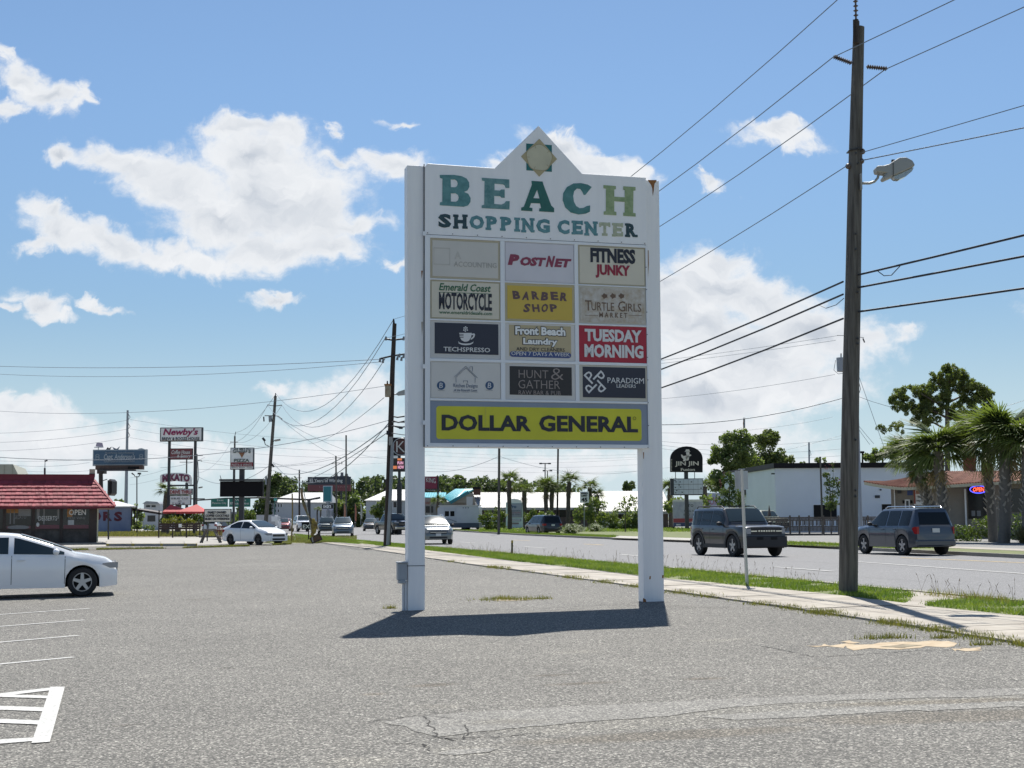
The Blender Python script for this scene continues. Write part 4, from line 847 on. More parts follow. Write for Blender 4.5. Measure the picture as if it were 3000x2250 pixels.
def make_car(name, label, cat, loc, head, pt, kind, group=None, rim='five', tint=None, rails=False, pl_front=False, seams=True, grille='slot', scale=1.0, roofpaint=None, steer=0.0):
    S = SPEC[kind]; root = thing(name, label, cat, loc, head, group); root.scale = (scale,) * 3
    L, W, H, zb, rw = S['L'], S['W'], S['H'], S['zb'], S['roofw']; x0, x1, x2, x3 = S['gh']; gl_ = tint or M_glass
    def top(x):
        lo = lerp_tab(S['low'], x)
        if x0 < x < x3:
            zr = H - .035 * ((x - (x1 + x2) / 2) / ((x2 - x1) / 2 + .01)) ** 2 if x1 <= x <= x2 else H - .035
            if x < x1: t = (x - x0) / (x1 - x0); t = t ** .85; return max(lo, lerp_tab(S['low'], x0) * (1 - t) + zr * t)
            if x > x2: t = (x3 - x) / (x3 - x2); t = t ** .88; return max(lo, lerp_tab(S['low'], x3) * (1 - t) + zr * t)
            return zr
        return lo
    def hw(x):
        e = (abs(x) - (L / 2 - .75)) / .75
        return W / 2 * (1 - (.20 * e * e if e > 0 else 0) * (1.0 if x > 0 else .7))
    def belt(x): return min(lerp_tab(S['belt'], x), lerp_tab(S['low'], x) - .03)
    def topw(x):
        w_ = hw(x); b_, t_ = belt(x), top(x); lo = lerp_tab(S['low'], x); q = max(0, (t_ - lo) / max(H - lo, .1)); return w_ * (.90 * (1 - q)) + min(rw, w_ * .9) * q
    def sidey(x, z):
        b_, t_ = belt(x), top(x) - .06; w_ = hw(x) * .975
        if z <= b_: return hw(x)
        q = min(1, (z - b_) / max(t_ - b_, .02)); return w_ + ((topw(x) + (w_ - topw(x)) * .10) - w_) * q
    xs = sorted(set([round(-L/2 + L*i/64, 4) for i in range(65)] + [x0, x1, x2, x3] + [xc + s * S['r'] * 1.14 for xc in S['wx'] for s in (-1, -.97, .97, 1)]))
    mb = MB(); rings = []
    Ra = S['r'] * 1.13
    for x in xs:
        b_ = belt(x); t_ = top(x); w_ = hw(x); z0 = zb
        e = (abs(x) - (L/2 - .35)) / .35
        if e > 0: z0 = zb + .04 * e
        for xc in S['wx']:
            if abs(x - xc) < Ra: z0 = max(z0, S['r'] + math.sqrt(Ra*Ra - (x-xc)**2))
        z0 = min(z0, b_ - .09); tw = topw(x); zm = max((z0 + b_) / 2, z0 + .04)
        half = [(w_*.80, z0), (w_*.975, z0 + .012), (w_*1.0, zm), (w_*.998, b_ - .05), (w_*.975, b_), (tw + (w_*.975 - tw) * .10, t_ - .06 if t_ - .06 > b_ else b_ + (t_ - b_) * .4), (tw*.96, t_ - .015), (tw*.80, t_), (0, t_ + .012 * (1 if x1 <= x <= x2 else .8))]
        ring = [(x, 0, z0)] + [(x, y, z) for y, z in half] + [(x, -y, z) for y, z in reversed(half[:-1])]; rings.append(ring)
    n = len(rings[0])
    for r_ in rings: mb.v += r_
    for i in range(len(rings) - 1):
        for k in range(n):
            mb.f.append((i*n+k, (i+1)*n+k, (i+1)*n+(k+1)%n, i*n+(k+1)%n)); mi = 0
            if S.get('clad') and k in (0, 1, n-1, n-2): mi = 1
            if k in (0, n - 1): mi = 2
            mb.m.append(mi)
    mb.f.append(tuple(range(n))); mb.m.append(0); mb.f.append(tuple((len(rings)-1)*n + k for k in reversed(range(n)))); mb.m.append(0)
    me = mb.mesh('body', [pt, M_plast, M_dark], None); bm = bmesh.new(); bm.from_mesh(me); bmesh.ops.recalc_face_normals(bm, faces=bm.faces); bm.to_mesh(me); bm.free()
    me.polygons.foreach_set('use_smooth', [True] * len(me.polygons)); me.set_sharp_from_angle(angle=R(38)); body = link('body', me, root)
    # black box added inside the body to block light behind the wheels
    mb = MB(); mb.box(-L/2 + .35, L/2 - .35, -W/2 + .30, W/2 - .30, zb + .02, min(belt(0), .8)); mb.build('inner_light_block', M_dark, root)
    # side glass
    for xa, xb in S['wins']:
        for sd in (1, -1):
            mb = MB(); pts = []; nx_ = 9
            for i in range(nx_):
                x = xa + (xb - xa) * i / (nx_ - 1); zl = belt(x) + .035; zh = max(min(top(x) - .085, H - .10), zl + .015)
                pts.append((x, zl, zh))
            for x, zl, zh in pts:
                for z in (zl, (zl + zh) / 2, zh): mb.v.append((x, sd * (sidey(x, z) + .008), z))
            for i in range(nx_ - 1):
                for k in range(2):
                    f = (3*i+k, 3*i+k+1, 3*i+k+4, 3*i+k+3); mb.f.append(f if sd > 0 else tuple(reversed(f))); mb.m.append(0)
            mb.build('window', gl_, root, 60)
    # windscreen and rear glass
    def topglass(nm, xa, xb, inset=.075):
        mb = MB(); m_ = 25
        for i in range(m_):
            x = xa + (xb - xa) * i / (m_ - 1); tw = topw(x) - inset; t_ = top(x)
            for k in range(7): yk = tw * (k / 3 - 1); mb.v.append((x, yk, t_ + .016 - .016 * abs(k / 3 - 1) ** 3 + .020))
        for i in range(m_ - 1):
            for k in range(6): mb.f.append((i*7+k, (i+1)*7+k, (i+1)*7+k+1, i*7+k+1)); mb.m.append(0)
        o = mb.build(nm, gl_ if nm != 'windscreen' else M_glass2, root, 60)
        if o.data.polygons[0].normal.z < 0: o.data.flip_normals()
    topglass('windscreen', x3 - .06, x2 + .05)
    if kind in ('sedan', 'compact', 'pickup'): topglass('rear_window', x0 + .08, x1 - .06)
    else:
        mb = MB(); zl, zh = belt(x0) + .06, H - .16; m_ = 5
        for i in range(m_):
            z = zl + (zh - zl) * i / (m_ - 1); lo0 = lerp_tab(S['low'], x0); q = max(0, (z - lo0) / (H - .035 - lo0)) ** (1/.85); x = x0 + (x1 - x0) * q - .012 if z > lo0 else x0 - .012
            yw = (sidey(max(x + .05, x0 + .01), z) - .11); mb.v += [(x, -yw, z), (x, yw, z)]
        for i in range(m_ - 1): mb.f.append((2*i, 2*i+2, 2*i+3, 2*i+1)); mb.m.append(0)
        o = mb.build('rear_window', gl_, root, 60)
        if o.data.polygons[0].normal.x > 0: o.data.flip_normals()
    # lamps wrap round the corners
    def wrap(nm, xa, xb, za, zb_, m, ymin, off=.012):
        for sd in (1, -1):
            mb = MB(); path = []
            for i in range(5): x = xa + (xb - xa) * i / 4; path.append((x, hw(x) * .998 + off * .5))
            ex = (L/2 + off) * (1 if xb > 0 else -1); path.append((ex, hw(L/2) * .985)); path.append((ex, ymin))
            for i, (x, y) in enumerate(path): tp = .75 if i == 0 else (.4 if i == 1 else 0); mid = za + (zb_ - za) * .8; mb.v += [(x, sd*y, za + (mid - za) * tp), (x, sd*y, zb_ - (zb_ - mid) * tp)]
            for i in range(len(path) - 1): f = (2*i, 2*i+1, 2*i+3, 2*i+2); mb.f.append(f if sd * (1 if xb > 0 else -1) > 0 else tuple(reversed(f))); mb.m.append(0)
            mb.build(nm, m, root, 50)
    zf = lerp_tab(S['low'], L/2 - .12)
    if kind == 'box_suv':
        wrap('headlight', L/2 - .05, L/2, .82, 1.00, M_lamp, W*.33)
        mb = MB(); mb.box(L/2 - .02, L/2 + .012, -W*.33, W*.33, .78, 1.03); g = mb.build('grille', M_plast, root)
        for i in range(7): mb = MB(); mb.box(L/2 + .012, L/2 + .022, -.33 + i*.1, -.26 + i*.1, .89, .94); mb.build('badge_letter', M_chrome, g)
        for sd in (1, -1): mb = MB(); mb.box(L/2 + .012, L/2 + .022, sd*.50 - .12, sd*.50 + .12, .89, .93); mb.build('grille_bar', M_chrome, g)
        mb = MB(); mb.box(L/2 - .25, L/2 + .05, -W*.44, W*.44, .32, .74); o = mb.build('bumper', M_plast, root); md = o.modifiers.new('b', 'BEVEL'); md.width = .05; md.segments = 3
        for sd in (1, -1): mb = MB(); mb.box(L/2 + .045, L/2 + .055, sd*.28 - .13, sd*.28 + .13, .60, .70); mb.build('bumper_slot', M_dark, root)
    else:
        wrap('headlight', L/2 - .34, L/2, zf - .15, zf - .02, M_lamp, W*.30)
        if kind == 'pickup':
            mb = MB(); mb.box(L/2 - .02, L/2 + .02, -W*.30, W*.30, .78, 1.18); g = mb.build('grille', M_plast, root)
            for k in range(3): mb = MB(); mb.box(L/2 + .02, L/2 + .03, -W*.29, W*.29, .84 + k*.12, .87 + k*.12); mb.build('grille_bar', M_chrome if k == 1 else M_plast, g)
            mb = MB(); mb.box(L/2 - .2, L/2 + .07, -W*.45, W*.45, .50, .74); o = mb.build('bumper', M_chrome, root); md = o.modifiers.new('b', 'BEVEL'); md.width = .04; md.segments = 2
        else:
            mb = MB(); zz = zf - .20; mb.box(L/2 - .05, L/2 + .012, -W*.26, W*.26, zz - .02, zz + .12); g = mb.build('grille', M_plast, root)
            mb = MB(); mb.box(L/2 + .012, L/2 + .022, -W*.26, W*.26, zz + .05, zz + .075); mb.build('grille_bar', M_chrome, g)
            mb = MB(); mb.box(L/2 - .05, L/2 + .010, -W*.28, W*.28, zb + .08, zb + .19); mb.build('lower_intake', M_plast, root)
            for sd in (1, -1): mb = MB(); ellipse_mesh(mb, (L/2 - .10, sd*W*.37, zb + .20), (.06, .09, .05)); mb.build('fog_light', M_plast, root, 60)
    if pl_front: mb = MB(); mb.box(L/2 + .03, L/2 + .04, -.15, .15, zb + .22, zb + .37); mb.build('number_plate', M_plate, root)
    zt_ = belt(-L/2 + .1)
    if kind == 'box_suv' or kind == 'suv':
        wrap('tail_lamp', -L/2 + .22, -L/2, zt_ - .27, zt_ - .01, M_tail, W*.39)
    else: wrap('tail_lamp', -L/2 + .30, -L/2, zt_ - .20, zt_ - .02, M_tail, W*.32)
    mb = MB(); mb.box(-L/2 - .02, -L/2 - .01, -.15, .15, zt_ - .22, zt_ - .07); mb.build('number_plate', M_plate, root)
    if kind not in ('sedan', 'compact'): mb = MB(); mb.box(-L/2 - .06, -L/2 + .2, -W*.44, W*.44, zb + .06, zb + .28); o = mb.build('rear_bumper', M_plast if kind in ('box_suv',) else pt, root); md = o.modifiers.new('b', 'BEVEL'); md.width = .04; md.segments = 2
    # wheels
    for xc in S['wx']:
        for sd in (1, -1):
            tm, rm = wheel_meshes(S['r'], .23, rim); t = link('wheel', tm, root); t.location = (xc, sd * (W/2 - .125), S['r']); t.rotation_euler = (0, 0, (0 if sd > 0 else math.pi) + (steer if xc > 0 else 0)); q = link('rim', rm, t)
    # cladding round the arches
    if S.get('clad'):
        for xc in S['wx']:
            for sd in (1, -1):
                mb = MB(); m_ = 16
                for i in range(m_ + 1):
                    a = math.pi * (-.06 + 1.12 * i / m_)
                    for rr, o_ in ((Ra, .012), (Ra + .10, .016), (Ra + .10, -.01), (Ra, -.05)):
                        x = xc + rr * math.cos(a); mb.v.append((x, sd * (hw(min(max(x, -L/2), L/2)) + o_), S['r'] + rr * math.sin(a)))
                for i in range(m_):
                    for k in range(4): f = (4*i+k, 4*i+(k+1)%4, 4*i+4+(k+1)%4, 4*i+4+k); mb.f.append(f if sd < 0 else tuple(reversed(f))); mb.m.append(0)
                mb.build('arch_trim', M_plast, root, 40)
        for sd in (1, -1): mb = MB(); mb.box(S['wx'][0] + Ra, S['wx'][1] - Ra, sd*W/2 - .03 if sd > 0 else -W/2 - .012, W/2 + .012 if sd > 0 else -W/2 + .03, zb, zb + .14); mb.build('sill_trim', M_plast, root)
    # mirrors, handles, door gaps, wipers
    for sd in (1, -1):
        xm = x3 - .42 if kind != 'box_suv' else x3 - .28; zm = belt(xm) + .10; mb = MB(); ym = hw(xm)
        ellipse_mesh(mb, (xm, sd * (ym + .11), zm), (.075, .11, .075), 10, 8); mb.tube([(xm, sd*(ym - .06), zm - .04), (xm, sd*(ym + .06), zm - .03)], .025, 6)
        mb.build('mirror', pt if kind in ('sedan', 'compact') else M_plast, root, 60)
    if seams:
        wv = S['wins']
        for sd in (1, -1):
            edges = [wv[-1][0] - .04, wv[-1][1] + .02] + ([wv[-2][0] - .03] if len(wv) > 1 else [])
            for xe in edges:
                mb = MB(); m_ = 8
                for i in range(m_):
                    z = zb + .10 + (belt(xe) - zb - .10) * i / (m_ - 1); x = xe; ry = hw(x)
                    for xc in S['wx']:
                        dd = Ra + .02
                        if abs(z - S['r']) < dd and abs(x - xc) < math.sqrt(dd*dd - (z-S['r'])**2): x = xc + math.copysign(math.sqrt(dd*dd - (z-S['r'])**2), xe - xc)
                    yy = hw(x) * (1.0 if .3 < (z - zb) / (belt(x) - zb) < .96 else .985) + .003; mb.v += [(x - .006, sd*yy, z), (x + .006, sd*yy, z)]
                for i in range(m_ - 1): f = (2*i, 2*i+1, 2*i+3, 2*i+2); mb.f.append(f if sd < 0 else tuple(reversed(f))); mb.m.append(0)
                mb.build('door_gap', M_seam, root)
            for xa, xb in wv[-2:]:
                xh = xa + .16; zh = belt(xh) - .10; mb = MB(); mb.box(xh - .09, xh + .09, sd*(hw(xh)) if sd > 0 else -hw(xh) - .03, hw(xh) + .03 if sd > 0 else -hw(xh), zh - .016, zh + .016); o = mb.build('door_handle', pt, root); md = o.modifiers.new('b', 'BEVEL'); md.width = .01
    if rails:
        for sd in (1, -1):
            mb = MB(); ry = rw - .06; mb.tube([(x1 + .1, sd*ry, H - .03), (x1 + .22, sd*ry, H + .055), (x2 - .25, sd*ry, H + .055), (x2 - .08, sd*ry, H - .03)], .02, 8); mb.build('roof_rail', M_plast if kind == 'box_suv' else M_chrome, root, 60)
        if kind == 'box_suv':
            for xr in (-1.2, -.2): mb = MB(); mb.box(xr - .03, xr + .03, -rw + .06, rw - .06, H + .05, H + .08); mb.build('cross_bar', M_plast, root)
    return root
HD = lambda deg: R(deg)      # heading: 0 = +x
road_dir = (C_[20] - C_[40]).normalized()       # pointing away from the camera side of the road
def hdg(v): return math.atan2(v.y, v.x)
AW = R(90 + 14.0)            # away from the camera along the road
TW = AW + math.pi            # towards the camera
def place(px, py, dz=0.0): g = G(px, py); return (g.x, g.y, g.z + dz)
p_white = paint('white', (.80, .81, .82), .0, .25); p_white2 = paint('pearl_white', (.84, .85, .86), .0, .22)
p_grey = paint('carbon_grey', (.040, .042, .048), .45); p_steel = paint('steel_blue', (.060, .072, .095), .5); p_black = paint('black', (.010, .010, .011), .1)
p_silver = paint('silver_green', (.16, .175, .175), .6); p_bluegrey = paint('blue_grey', (.11, .14, .17), .6); p_red = paint('dark_red', (.16, .012, .018), .3); p_char = paint('charcoal', (.035, .033, .035), .4)
MM = math.pi
# near left sedan: only the front half is inside the frame
g = G(265, 1748); make_car('white_sedan', 'white sedan with silver five-spoke wheel on the near lot at the left edge', 'car', (g.x - 1.47 * .97 - .40, g.y + .42, g.z), R(18), p_white2, 'sedan', tint=M_glass2, scale=.97)
g = G(745, 1596); make_car('white_compact_sedan', 'small white sedan with black wheels stopped on the driveway behind the lot', 'car', (g.x, g.y + .2, g.z), R(-40), p_white, 'compact', rim='dark', tint=M_glass, pl_front=False)
g = G(2165, 1628); make_car('grey_boxy_suv', 'carbon grey boxy SUV with black cladding and roof rack driving to the right', 'SUV', (g.x, g.y + .4, g.z), TW + R(5), p_grey, 'box_suv', rails=True, scale=1.04)
g = G(2650, 1624); make_car('blue_grey_suv', 'blue grey SUV seen from behind with silver roof rails, passing the chinese restaurant', 'SUV', (g.x, g.y + .3, g.z), AW + R(3), p_steel, 'suv', rails=True, tint=M_glass, scale=1.03)
g = G(1592, 1566); make_car('black_minivan', 'black minivan seen from behind under the big sign', 'minivan', (g.x, g.y + 1, g.z), AW + R(5), p_black, 'minivan')
g = G(1268, 1594); make_car('silver_crossover', 'silver crossover facing the camera just right of the left sign post', 'SUV', (g.x, g.y + 1, g.z), TW - R(4), p_silver, 'crossover', pl_front=True, rails=True)
g = G(1000, 1572); make_car('grey_crossover', 'blue grey crossover facing the camera left of the leaning dark pole', 'SUV', (g.x, g.y + 1, g.z), TW - R(7), p_bluegrey, 'crossover', rails=True)
g = G(958, 1564); make_car('dark_green_suv', 'dark SUV half hidden behind the blue grey crossover', 'SUV', (g.x - .3, g.y + 2, g.z), TW - R(7), paint('dark_teal', (.03, .045, .05)), 'suv', rails=True)
g = G(1150, 1566); make_car('black_pickup', 'black pickup truck with chrome bumper partly behind the leaning pole', 'pickup truck', (g.x, g.y + 1, g.z), TW + R(12), p_black, 'pickup', pl_front=True, scale=1.02)
g = G(1083, 1556); make_car('charcoal_hatchback', 'charcoal car following left of the black pickup truck', 'car', (g.x, g.y + 1, g.z), TW - R(10), p_char, 'crossover', scale=.95)
g = G(882, 1558); make_car('white_pickup', 'white pickup truck facing the camera left of the EXIT board', 'pickup truck', (g.x, g.y + 1, g.z), TW + R(5), p_white, 'pickup', scale=1.0)
g = G(828, 1556); make_car('red_suv', 'dark red car facing the camera between the white pickup and the white sedan', 'car', (g.x, g.y + 1, g.z), TW - R(8), p_red, 'crossover')
g = G(845, 1552); make_car('white_suv', 'white car mostly hidden behind the dark red car', 'car', (g.x - 2.5, g.y + 14, g.z), TW, p_white, 'crossover')
g = G(614, 1562); make_car('white_hatchback', 'white car seen from behind under the FAMILY OWNED letter board', 'car', (g.x, g.y + 1, g.z), R(95), p_white2, 'crossover')
g = G(425, 1541); make_car('silver_car', 'light car parked beyond the bushes right of the blue building', 'car', (g.x, g.y, g.z), R(-10), p_silver, 'sedan', seams=False)
g = G(1282, 1546); make_car('blue_car', 'dark blue car behind the camper trailer beside the left sign post', 'car', (g.x - .4, g.y + 8, g.z), AW, paint('navy', (.03, .045, .08)), 'sedan', seams=False)
g = G(1815, 1552); make_car('white_van', 'white vehicle glimpsed through shrubs below the long pale roof', 'car', (g.x, g.y + 8, g.z), R(15), p_white, 'sedan', seams=False)
g = G(745, 1548); make_car('white_wagon', 'white car roof showing above the small white sedan', 'car', (g.x - 2, g.y + 12, g.z), R(170), p_white, 'crossover', seams=False)
g = G(1415, 1553); make_car('grey_pickup', 'dark pickup truck hitched in front of the white camper trailer', 'pickup truck', (g.x + .6, g.y + 1, g.z), AW + R(150), p_char, 'pickup', seams=False, scale=.9)
# cream off-road vehicle behind the fence
g = GY(2250, 118); o = make_car('cream_offroader', 'cream boxy off-roader parked behind the wooden fence left of the white building', 'SUV', (g.x - .3, 118, g.z + .25), R(-60), paint('cream', (.60, .57, .42), 0), 'box_suv', seams=False)
# ---------------- camper trailer
M_rv = mat('camper_white', (.50, .53, .57), .35, col2=(.45, .48, .52), vscale=1); M_rvd = mat('camper_blue', (.045, .07, .11), .4)
g = G(1350, 1556); rv = thing('camper_trailer', 'white camper trailer with blue lower stripe and a rear corner facing the road', 'camper trailer', (g.x - .2, g.y + 1.5, g.z), R(-8))
sc = 1.0 / (FPX / (g.y + 1.5)); Lr, Wr = 235 / 2 * sc, 1.2; 
xr0, xr1 = -60 * sc, 62 * sc; zt = (1556 - 1483) * sc
mb = MB(); mb.prism([(xr0 + .1, .55), (xr1, .55), (xr1, zt - .15), (xr1 - .3, zt), (xr0 + .35, zt), (xr0, zt - .3), (xr0, 1.2)], -1.2, 1.2); o = mb.build('body', M_rv, rv); md = o.modifiers.new('b', 'BEVEL'); md.width = .06; md.segments = 2
mb = MB(); mb.box(xr0 + .1, xr1 + .02, -1.22, 1.22, .40, .95); mb.build('skirt', M_rvd, rv)
mb = MB(); mb.box(xr0 + .12, xr1 - .1, -1.3, 1.3, zt - .02, zt + .06); mb.build('roof', mat('camper_roof', (.6, .6, .6), .5), rv)
for a in (.9, 1.55): mb = MB(); mb.box(xr0 + a, xr0 + a + .5, -1.22, -1.2, 1.75, 2.35); w_ = mb.build('window', M_glass, rv)
mb = MB(); mb.box(xr0 + .75, xr0 + 2.3, -1.215, -1.2, 1.0, 2.75); mb.build('door', mat('camper_door', (.42, .45, .49), .4), rv)
mb = MB(); mb.tube([(xr0 + .7 + i*.2, -1.225, 1.25 + .15*math.sin(i*.55)) for i in range(9)], .03, 5); mb.build('wave_stripe', M_rvd, rv)
for a in (.6, .9, 1.2): mb = MB(); mb.box(a, a + .12, -1.22, -1.2, zt - .3, zt - .2); mb.build('marker_light', M_plast, rv)
for xw in (xr0 + 3.2,): 
    for sd in (1, -1): tm, rm = wheel_meshes(.345, .23, 'dark'); t = link('wheel', tm, rv); t.location = (xw, sd*1.05, .345); t.rotation_euler = (0, 0, 0 if sd > 0 else MM); link('rim', rm, t)
# ---------------- cargo trailers with printed sides
M_tr = mat('trailer_white', (.55, .56, .58), .4); M_trr = mat('trailer_red', (.33, .05, .06), .4); M_trb = mat('trailer_blue', (.05, .07, .16), .4); M_trs = mat('trailer_print', (.46, .48, .53), .45, col2=(.28, .30, .40), vscale=1.5)
def cargo(label, px0, px1, pxc, ytop, ybot, words, rz):
    g = G((pxc + px1) / 2, ybot); s = g.y / FPX; t = thing('cargo_trailer', label, 'trailer', (g.x, g.y + .2, g.z), rz, 'cargo trailers at the lot edge'); hw_ = (px1 - pxc) * s / 2 / math.cos(rz); h = (ybot - ytop) * s; dp = 3.6
    mb = MB(); mb.box(-hw_, hw_, 0, dp, .38, h - .12); b = mb.build('body', M_tr, t); 
    mb = MB(); mb.prism([(-hw_ - .03, h - .14), (hw_ + .03, h - .14), (hw_ - .1, h), (-hw_ + .1, h)], -.03, dp + .03); mb.build('roof', mat('trailer_roof', (.7, .7, .7), .4), t)
    mb = MB(); mb.box(-hw_ + .03, hw_ - .03, -.012, 0, 1.35, h - .3); mb.build('print', M_trs, t)
    mb = MB(); mb.box(-hw_ + .02, hw_ - .02, -.016, 0, .85, 1.33); mb.build('red_band', M_trr, t); mb = MB(); mb.box(-hw_ + .02, hw_ - .02, -.02, 0, .38, .83); mb.build('blue_band', M_trb, t)
    mb = MB(); mb.box(-hw_ - .012, -hw_, .05, dp - .1, .5, h - .25); mb.build('side_print', mat('trailer_side', (.30, .18, .15), .5, col2=(.45, .42, .40), vscale=1.2), t)
    for s_, x, z, w_, hh, m in words: txt(s_, t, x * hw_, z * h, w_ * hw_, hh * h, -.022, m)
    mb = MB(); mb.box(-hw_*.8, -hw_*.5, -.024, -.018, .5, .68); mb.build('number_plate', M_plate, t)
    for sd in (1, -1): tm, rm = wheel_meshes(.345, .23, 'five'); q = link('wheel', tm, t); q.location = (sd * (hw_ - .1), dp * .5, .345); q.rotation_euler = (0, 0, -MM/2 if sd > 0 else MM/2)
    return t
cargo('printed cargo trailer with red and blue bands behind the black sign pole', 1947, 2060, 1974, 1464, 1552, [('Pro', .12, .82, .5, .14, ink), ('Mobile Restore', .3, .62, 1.1, .07, ink), ('850  8260', .3, .50, 1.2, .08, ink), ('Water Damage', .3, .41, .9, .05, ink), ('Free Estimates', .3, .25, .9, .05, pwhite)], R(-6))
cargo('taller printed cargo trailer behind the crape myrtle left of the white building', 2050, 2190, 2062, 1444, 1530, [('HUR', -.6, .72, .6, .25, M_trr), ('Restoration', .55, .5, .7, .06, pwhite)], R(-10))
# white box truck body seen between the sign poles
g = G(775, 1545); t = thing('box_truck', 'plain white box truck body above the small white sedan', 'truck', (D(775, 1545, 165).x, 165, gz(-30, 165)), 0); s = 165 / FPX
mb = MB(); mb.box(-24*s, 30*s, 0, 2.4, 18*s, 50*s); o = mb.build('box', mat('truck_box', (.42, .43, .46), .5), t); mb = MB(); mb.box(20*s, 37*s, -.1, 2.2, 31*s, 46*s); mb.build('cab_fairing', p_white, t)
mb = MB(); mb.box(22*s, 40*s, .1, 2.2, .45, 32*s); mb.build('cab', p_white, t)
for x in (-16*s, 30*s):
    for sd in (.2, 2.2): tm, rm = wheel_meshes(.42, .23, 'dark'); q = link('wheel', tm, t); q.location = (x, sd, .42)
# ================================================================ BUILDINGS AND SIGNS BEYOND THE LOT
class Fr:
    """a thing standing at depth Y; L() turns a photo pixel into its local x, z"""
    def __init__(s, name, label, cat, pxc, Y, zb=None, group=None, rz=0.0):
        g = GY(pxc, Y); s.o = Vector((g.x, Y, g.z if zb is None else zb)); s.Y = Y; s.rz = rz
        s.root = thing(name, label, cat, s.o, rz, group); s.a = Vector((math.cos(rz), math.sin(rz), 0)); s.n = Vector((-math.sin(rz), math.cos(rz), 0))
    def L(s, px, py, dy=0.0):
        d = ray(px, py); o = Vector((0, 0, EYE)) - s.o - s.n * dy; p = o - d * (o.dot(s.n) / d.dot(s.n)); return (p.dot(s.a), p.z)
    def box(s, name, x0, x1, y0, y1, d0, d1, m, parent=None, ground=False, bevel=0):   # y0 = top pixel, y1 = bottom pixel
        a, b = s.L(x0, (y0+y1)/2), s.L(x1, (y0+y1)/2); c, d = s.L((x0+x1)/2, y0), s.L((x0+x1)/2, y1); mb = MB(); mb.box(a[0], b[0], d0, d1, (-.1 if ground else d[1]), c[1])
        o = mb.build(name, m, parent or s.root)
        if bevel: md = o.modifiers.new('b', 'BEVEL'); md.width = bevel
        return o
    def poly(s, name, pts, d0, d1, m, parent=None): mb = MB(); mb.prism([s.L(*p) for p in pts], d0, d1); return mb.build(name, m, parent or s.root)
    def text(s, st, x0, x1, y0, y1, y, m, parent=None, name='lettering', **k):
        a, b = s.L(x0, (y0+y1)/2), s.L(x1, (y0+y1)/2); c, d = s.L((x0+x1)/2, y0), s.L((x0+x1)/2, y1)
        return txt(st, parent or s.root, (a[0]+b[0])/2, (c[1]+d[1])/2, b[0]-a[0], c[1]-d[1], y, m, name=name, depth=.02, **k)
    def pole(s, name, pts, r0, r1, m, dy=0.0, parent=None, n=10):
        ps = [s.L(*p) for p in pts]; nn = len(ps); mb = MB(); mb.tube([(x, dy, z) for x, z in ps], [r0 + (r1-r0)*i/(nn-1) for i in range(nn)], n); return mb.build(name, m, parent or s.root, 60)
M_redroof = mat('shingle_red', (.25, .030, .045), .75, col2=(.36, .075, .09), vscale=1.2, detail=9, objrand=.22); M_redpar = mat('parapet_red', (.16, .018, .03), .7, var=.1)
M_brown = mat('dark_brown_wood', (.035, .022, .018), .6, var=.2); M_cream = mat('cream_trim', (.50, .47, .34), .6); M_stone = mat('dark_stone', (.035, .032, .030), .8, col2=(.10, .09, .08), vscale=2.2)
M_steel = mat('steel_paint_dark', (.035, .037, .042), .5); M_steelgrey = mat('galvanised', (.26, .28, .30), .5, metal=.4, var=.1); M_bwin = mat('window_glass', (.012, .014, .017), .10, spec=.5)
M_bw = mat('building_white', (.72, .76, .82), .7, col2=(.66, .70, .76), vscale=.4, detail=8); M_blk = mat('sign_black', (.010, .009, .011), .5, spec=.2); M_signw = mat('sign_face_white', (.82, .82, .80), .45, var=.05)
# ---- red roofed drive-in
Y = 88; f = Fr('restaurant', 'low restaurant with red shingled mansard roof and dark glazed front', 'restaurant', 284, Y, rz=R(17))
zl = f.L(140, 1485)[1]; xL = f.L(-160, 1485)[0]; xR = f.L(336, 1485)[0]; xr = f.L(277, 1405)[0]; zt = f.L(140, 1408)[1]; zp = f.L(140, 1390)[1]
wl = f.box('wall', -150, 284, 1485, 1590, 0.02, 9, M_stone, ground=True)
f.box('interior', -150, 262, 1486, 1550, .018, .019, M_dark)
# mansard: eave 0.7 m in front of the wall, top 1.35 m behind it
ye, yt = -.75, 1.25
mb = MB(); mb.add([(xL, ye, zl), (xR, ye, zl), (xr, yt, zt), (xL, yt, zt), (xR, 9, zl), (xr, 9, zt)], [(0,1,2,3), (1,4,5,2)]); mb.box(xL, xR, ye, 9, zl - .12, zl - .01)
rf = mb.build('roof', mat('roof_underlay', (.12, .02, .03), .9), f.root)
mb = MB(); mb.box(xL, xr, yt, 8.8, zt - .2, zp); mb.build('parapet', M_redpar, rf)
mb = MB(); mb.box(xL, xr + .03, yt - .04, 8.9, zp, zp + .05); mb.build('coping', M_redpar, rf)
nr = 7; sl_ = Vector((0, yt - ye, zt - zl)); nrm_ = Vector((0, -(zt - zl), yt - ye)).normalized()
shm = []
for k in range(4):
    w_ = .225 + .025 * k; h_ = sl_.length / nr * 1.25; mb = MB(); c0 = random.uniform(-.02, .02)
    mb.add([(0, 0, 0), (w_ - .008, 0, 0), (w_ - .008, h_, 0), (0, h_, 0), (0, 0, .085 + c0 * .5), (w_ - .012, 0, .085 - c0 * .5), (w_ - .008, h_, .012), (0, h_, .012)], [(3,2,1,0),(4,5,6,7),(0,1,5,4),(1,2,6,5),(2,3,7,6),(3,0,4,7)]); shm.append((mb.mesh('shingle', M_redroof), w_))
rot = Matrix((Vector((1, 0, 0)), sl_.normalized(), nrm_)).transposed().to_4x4(); ns_ = 0
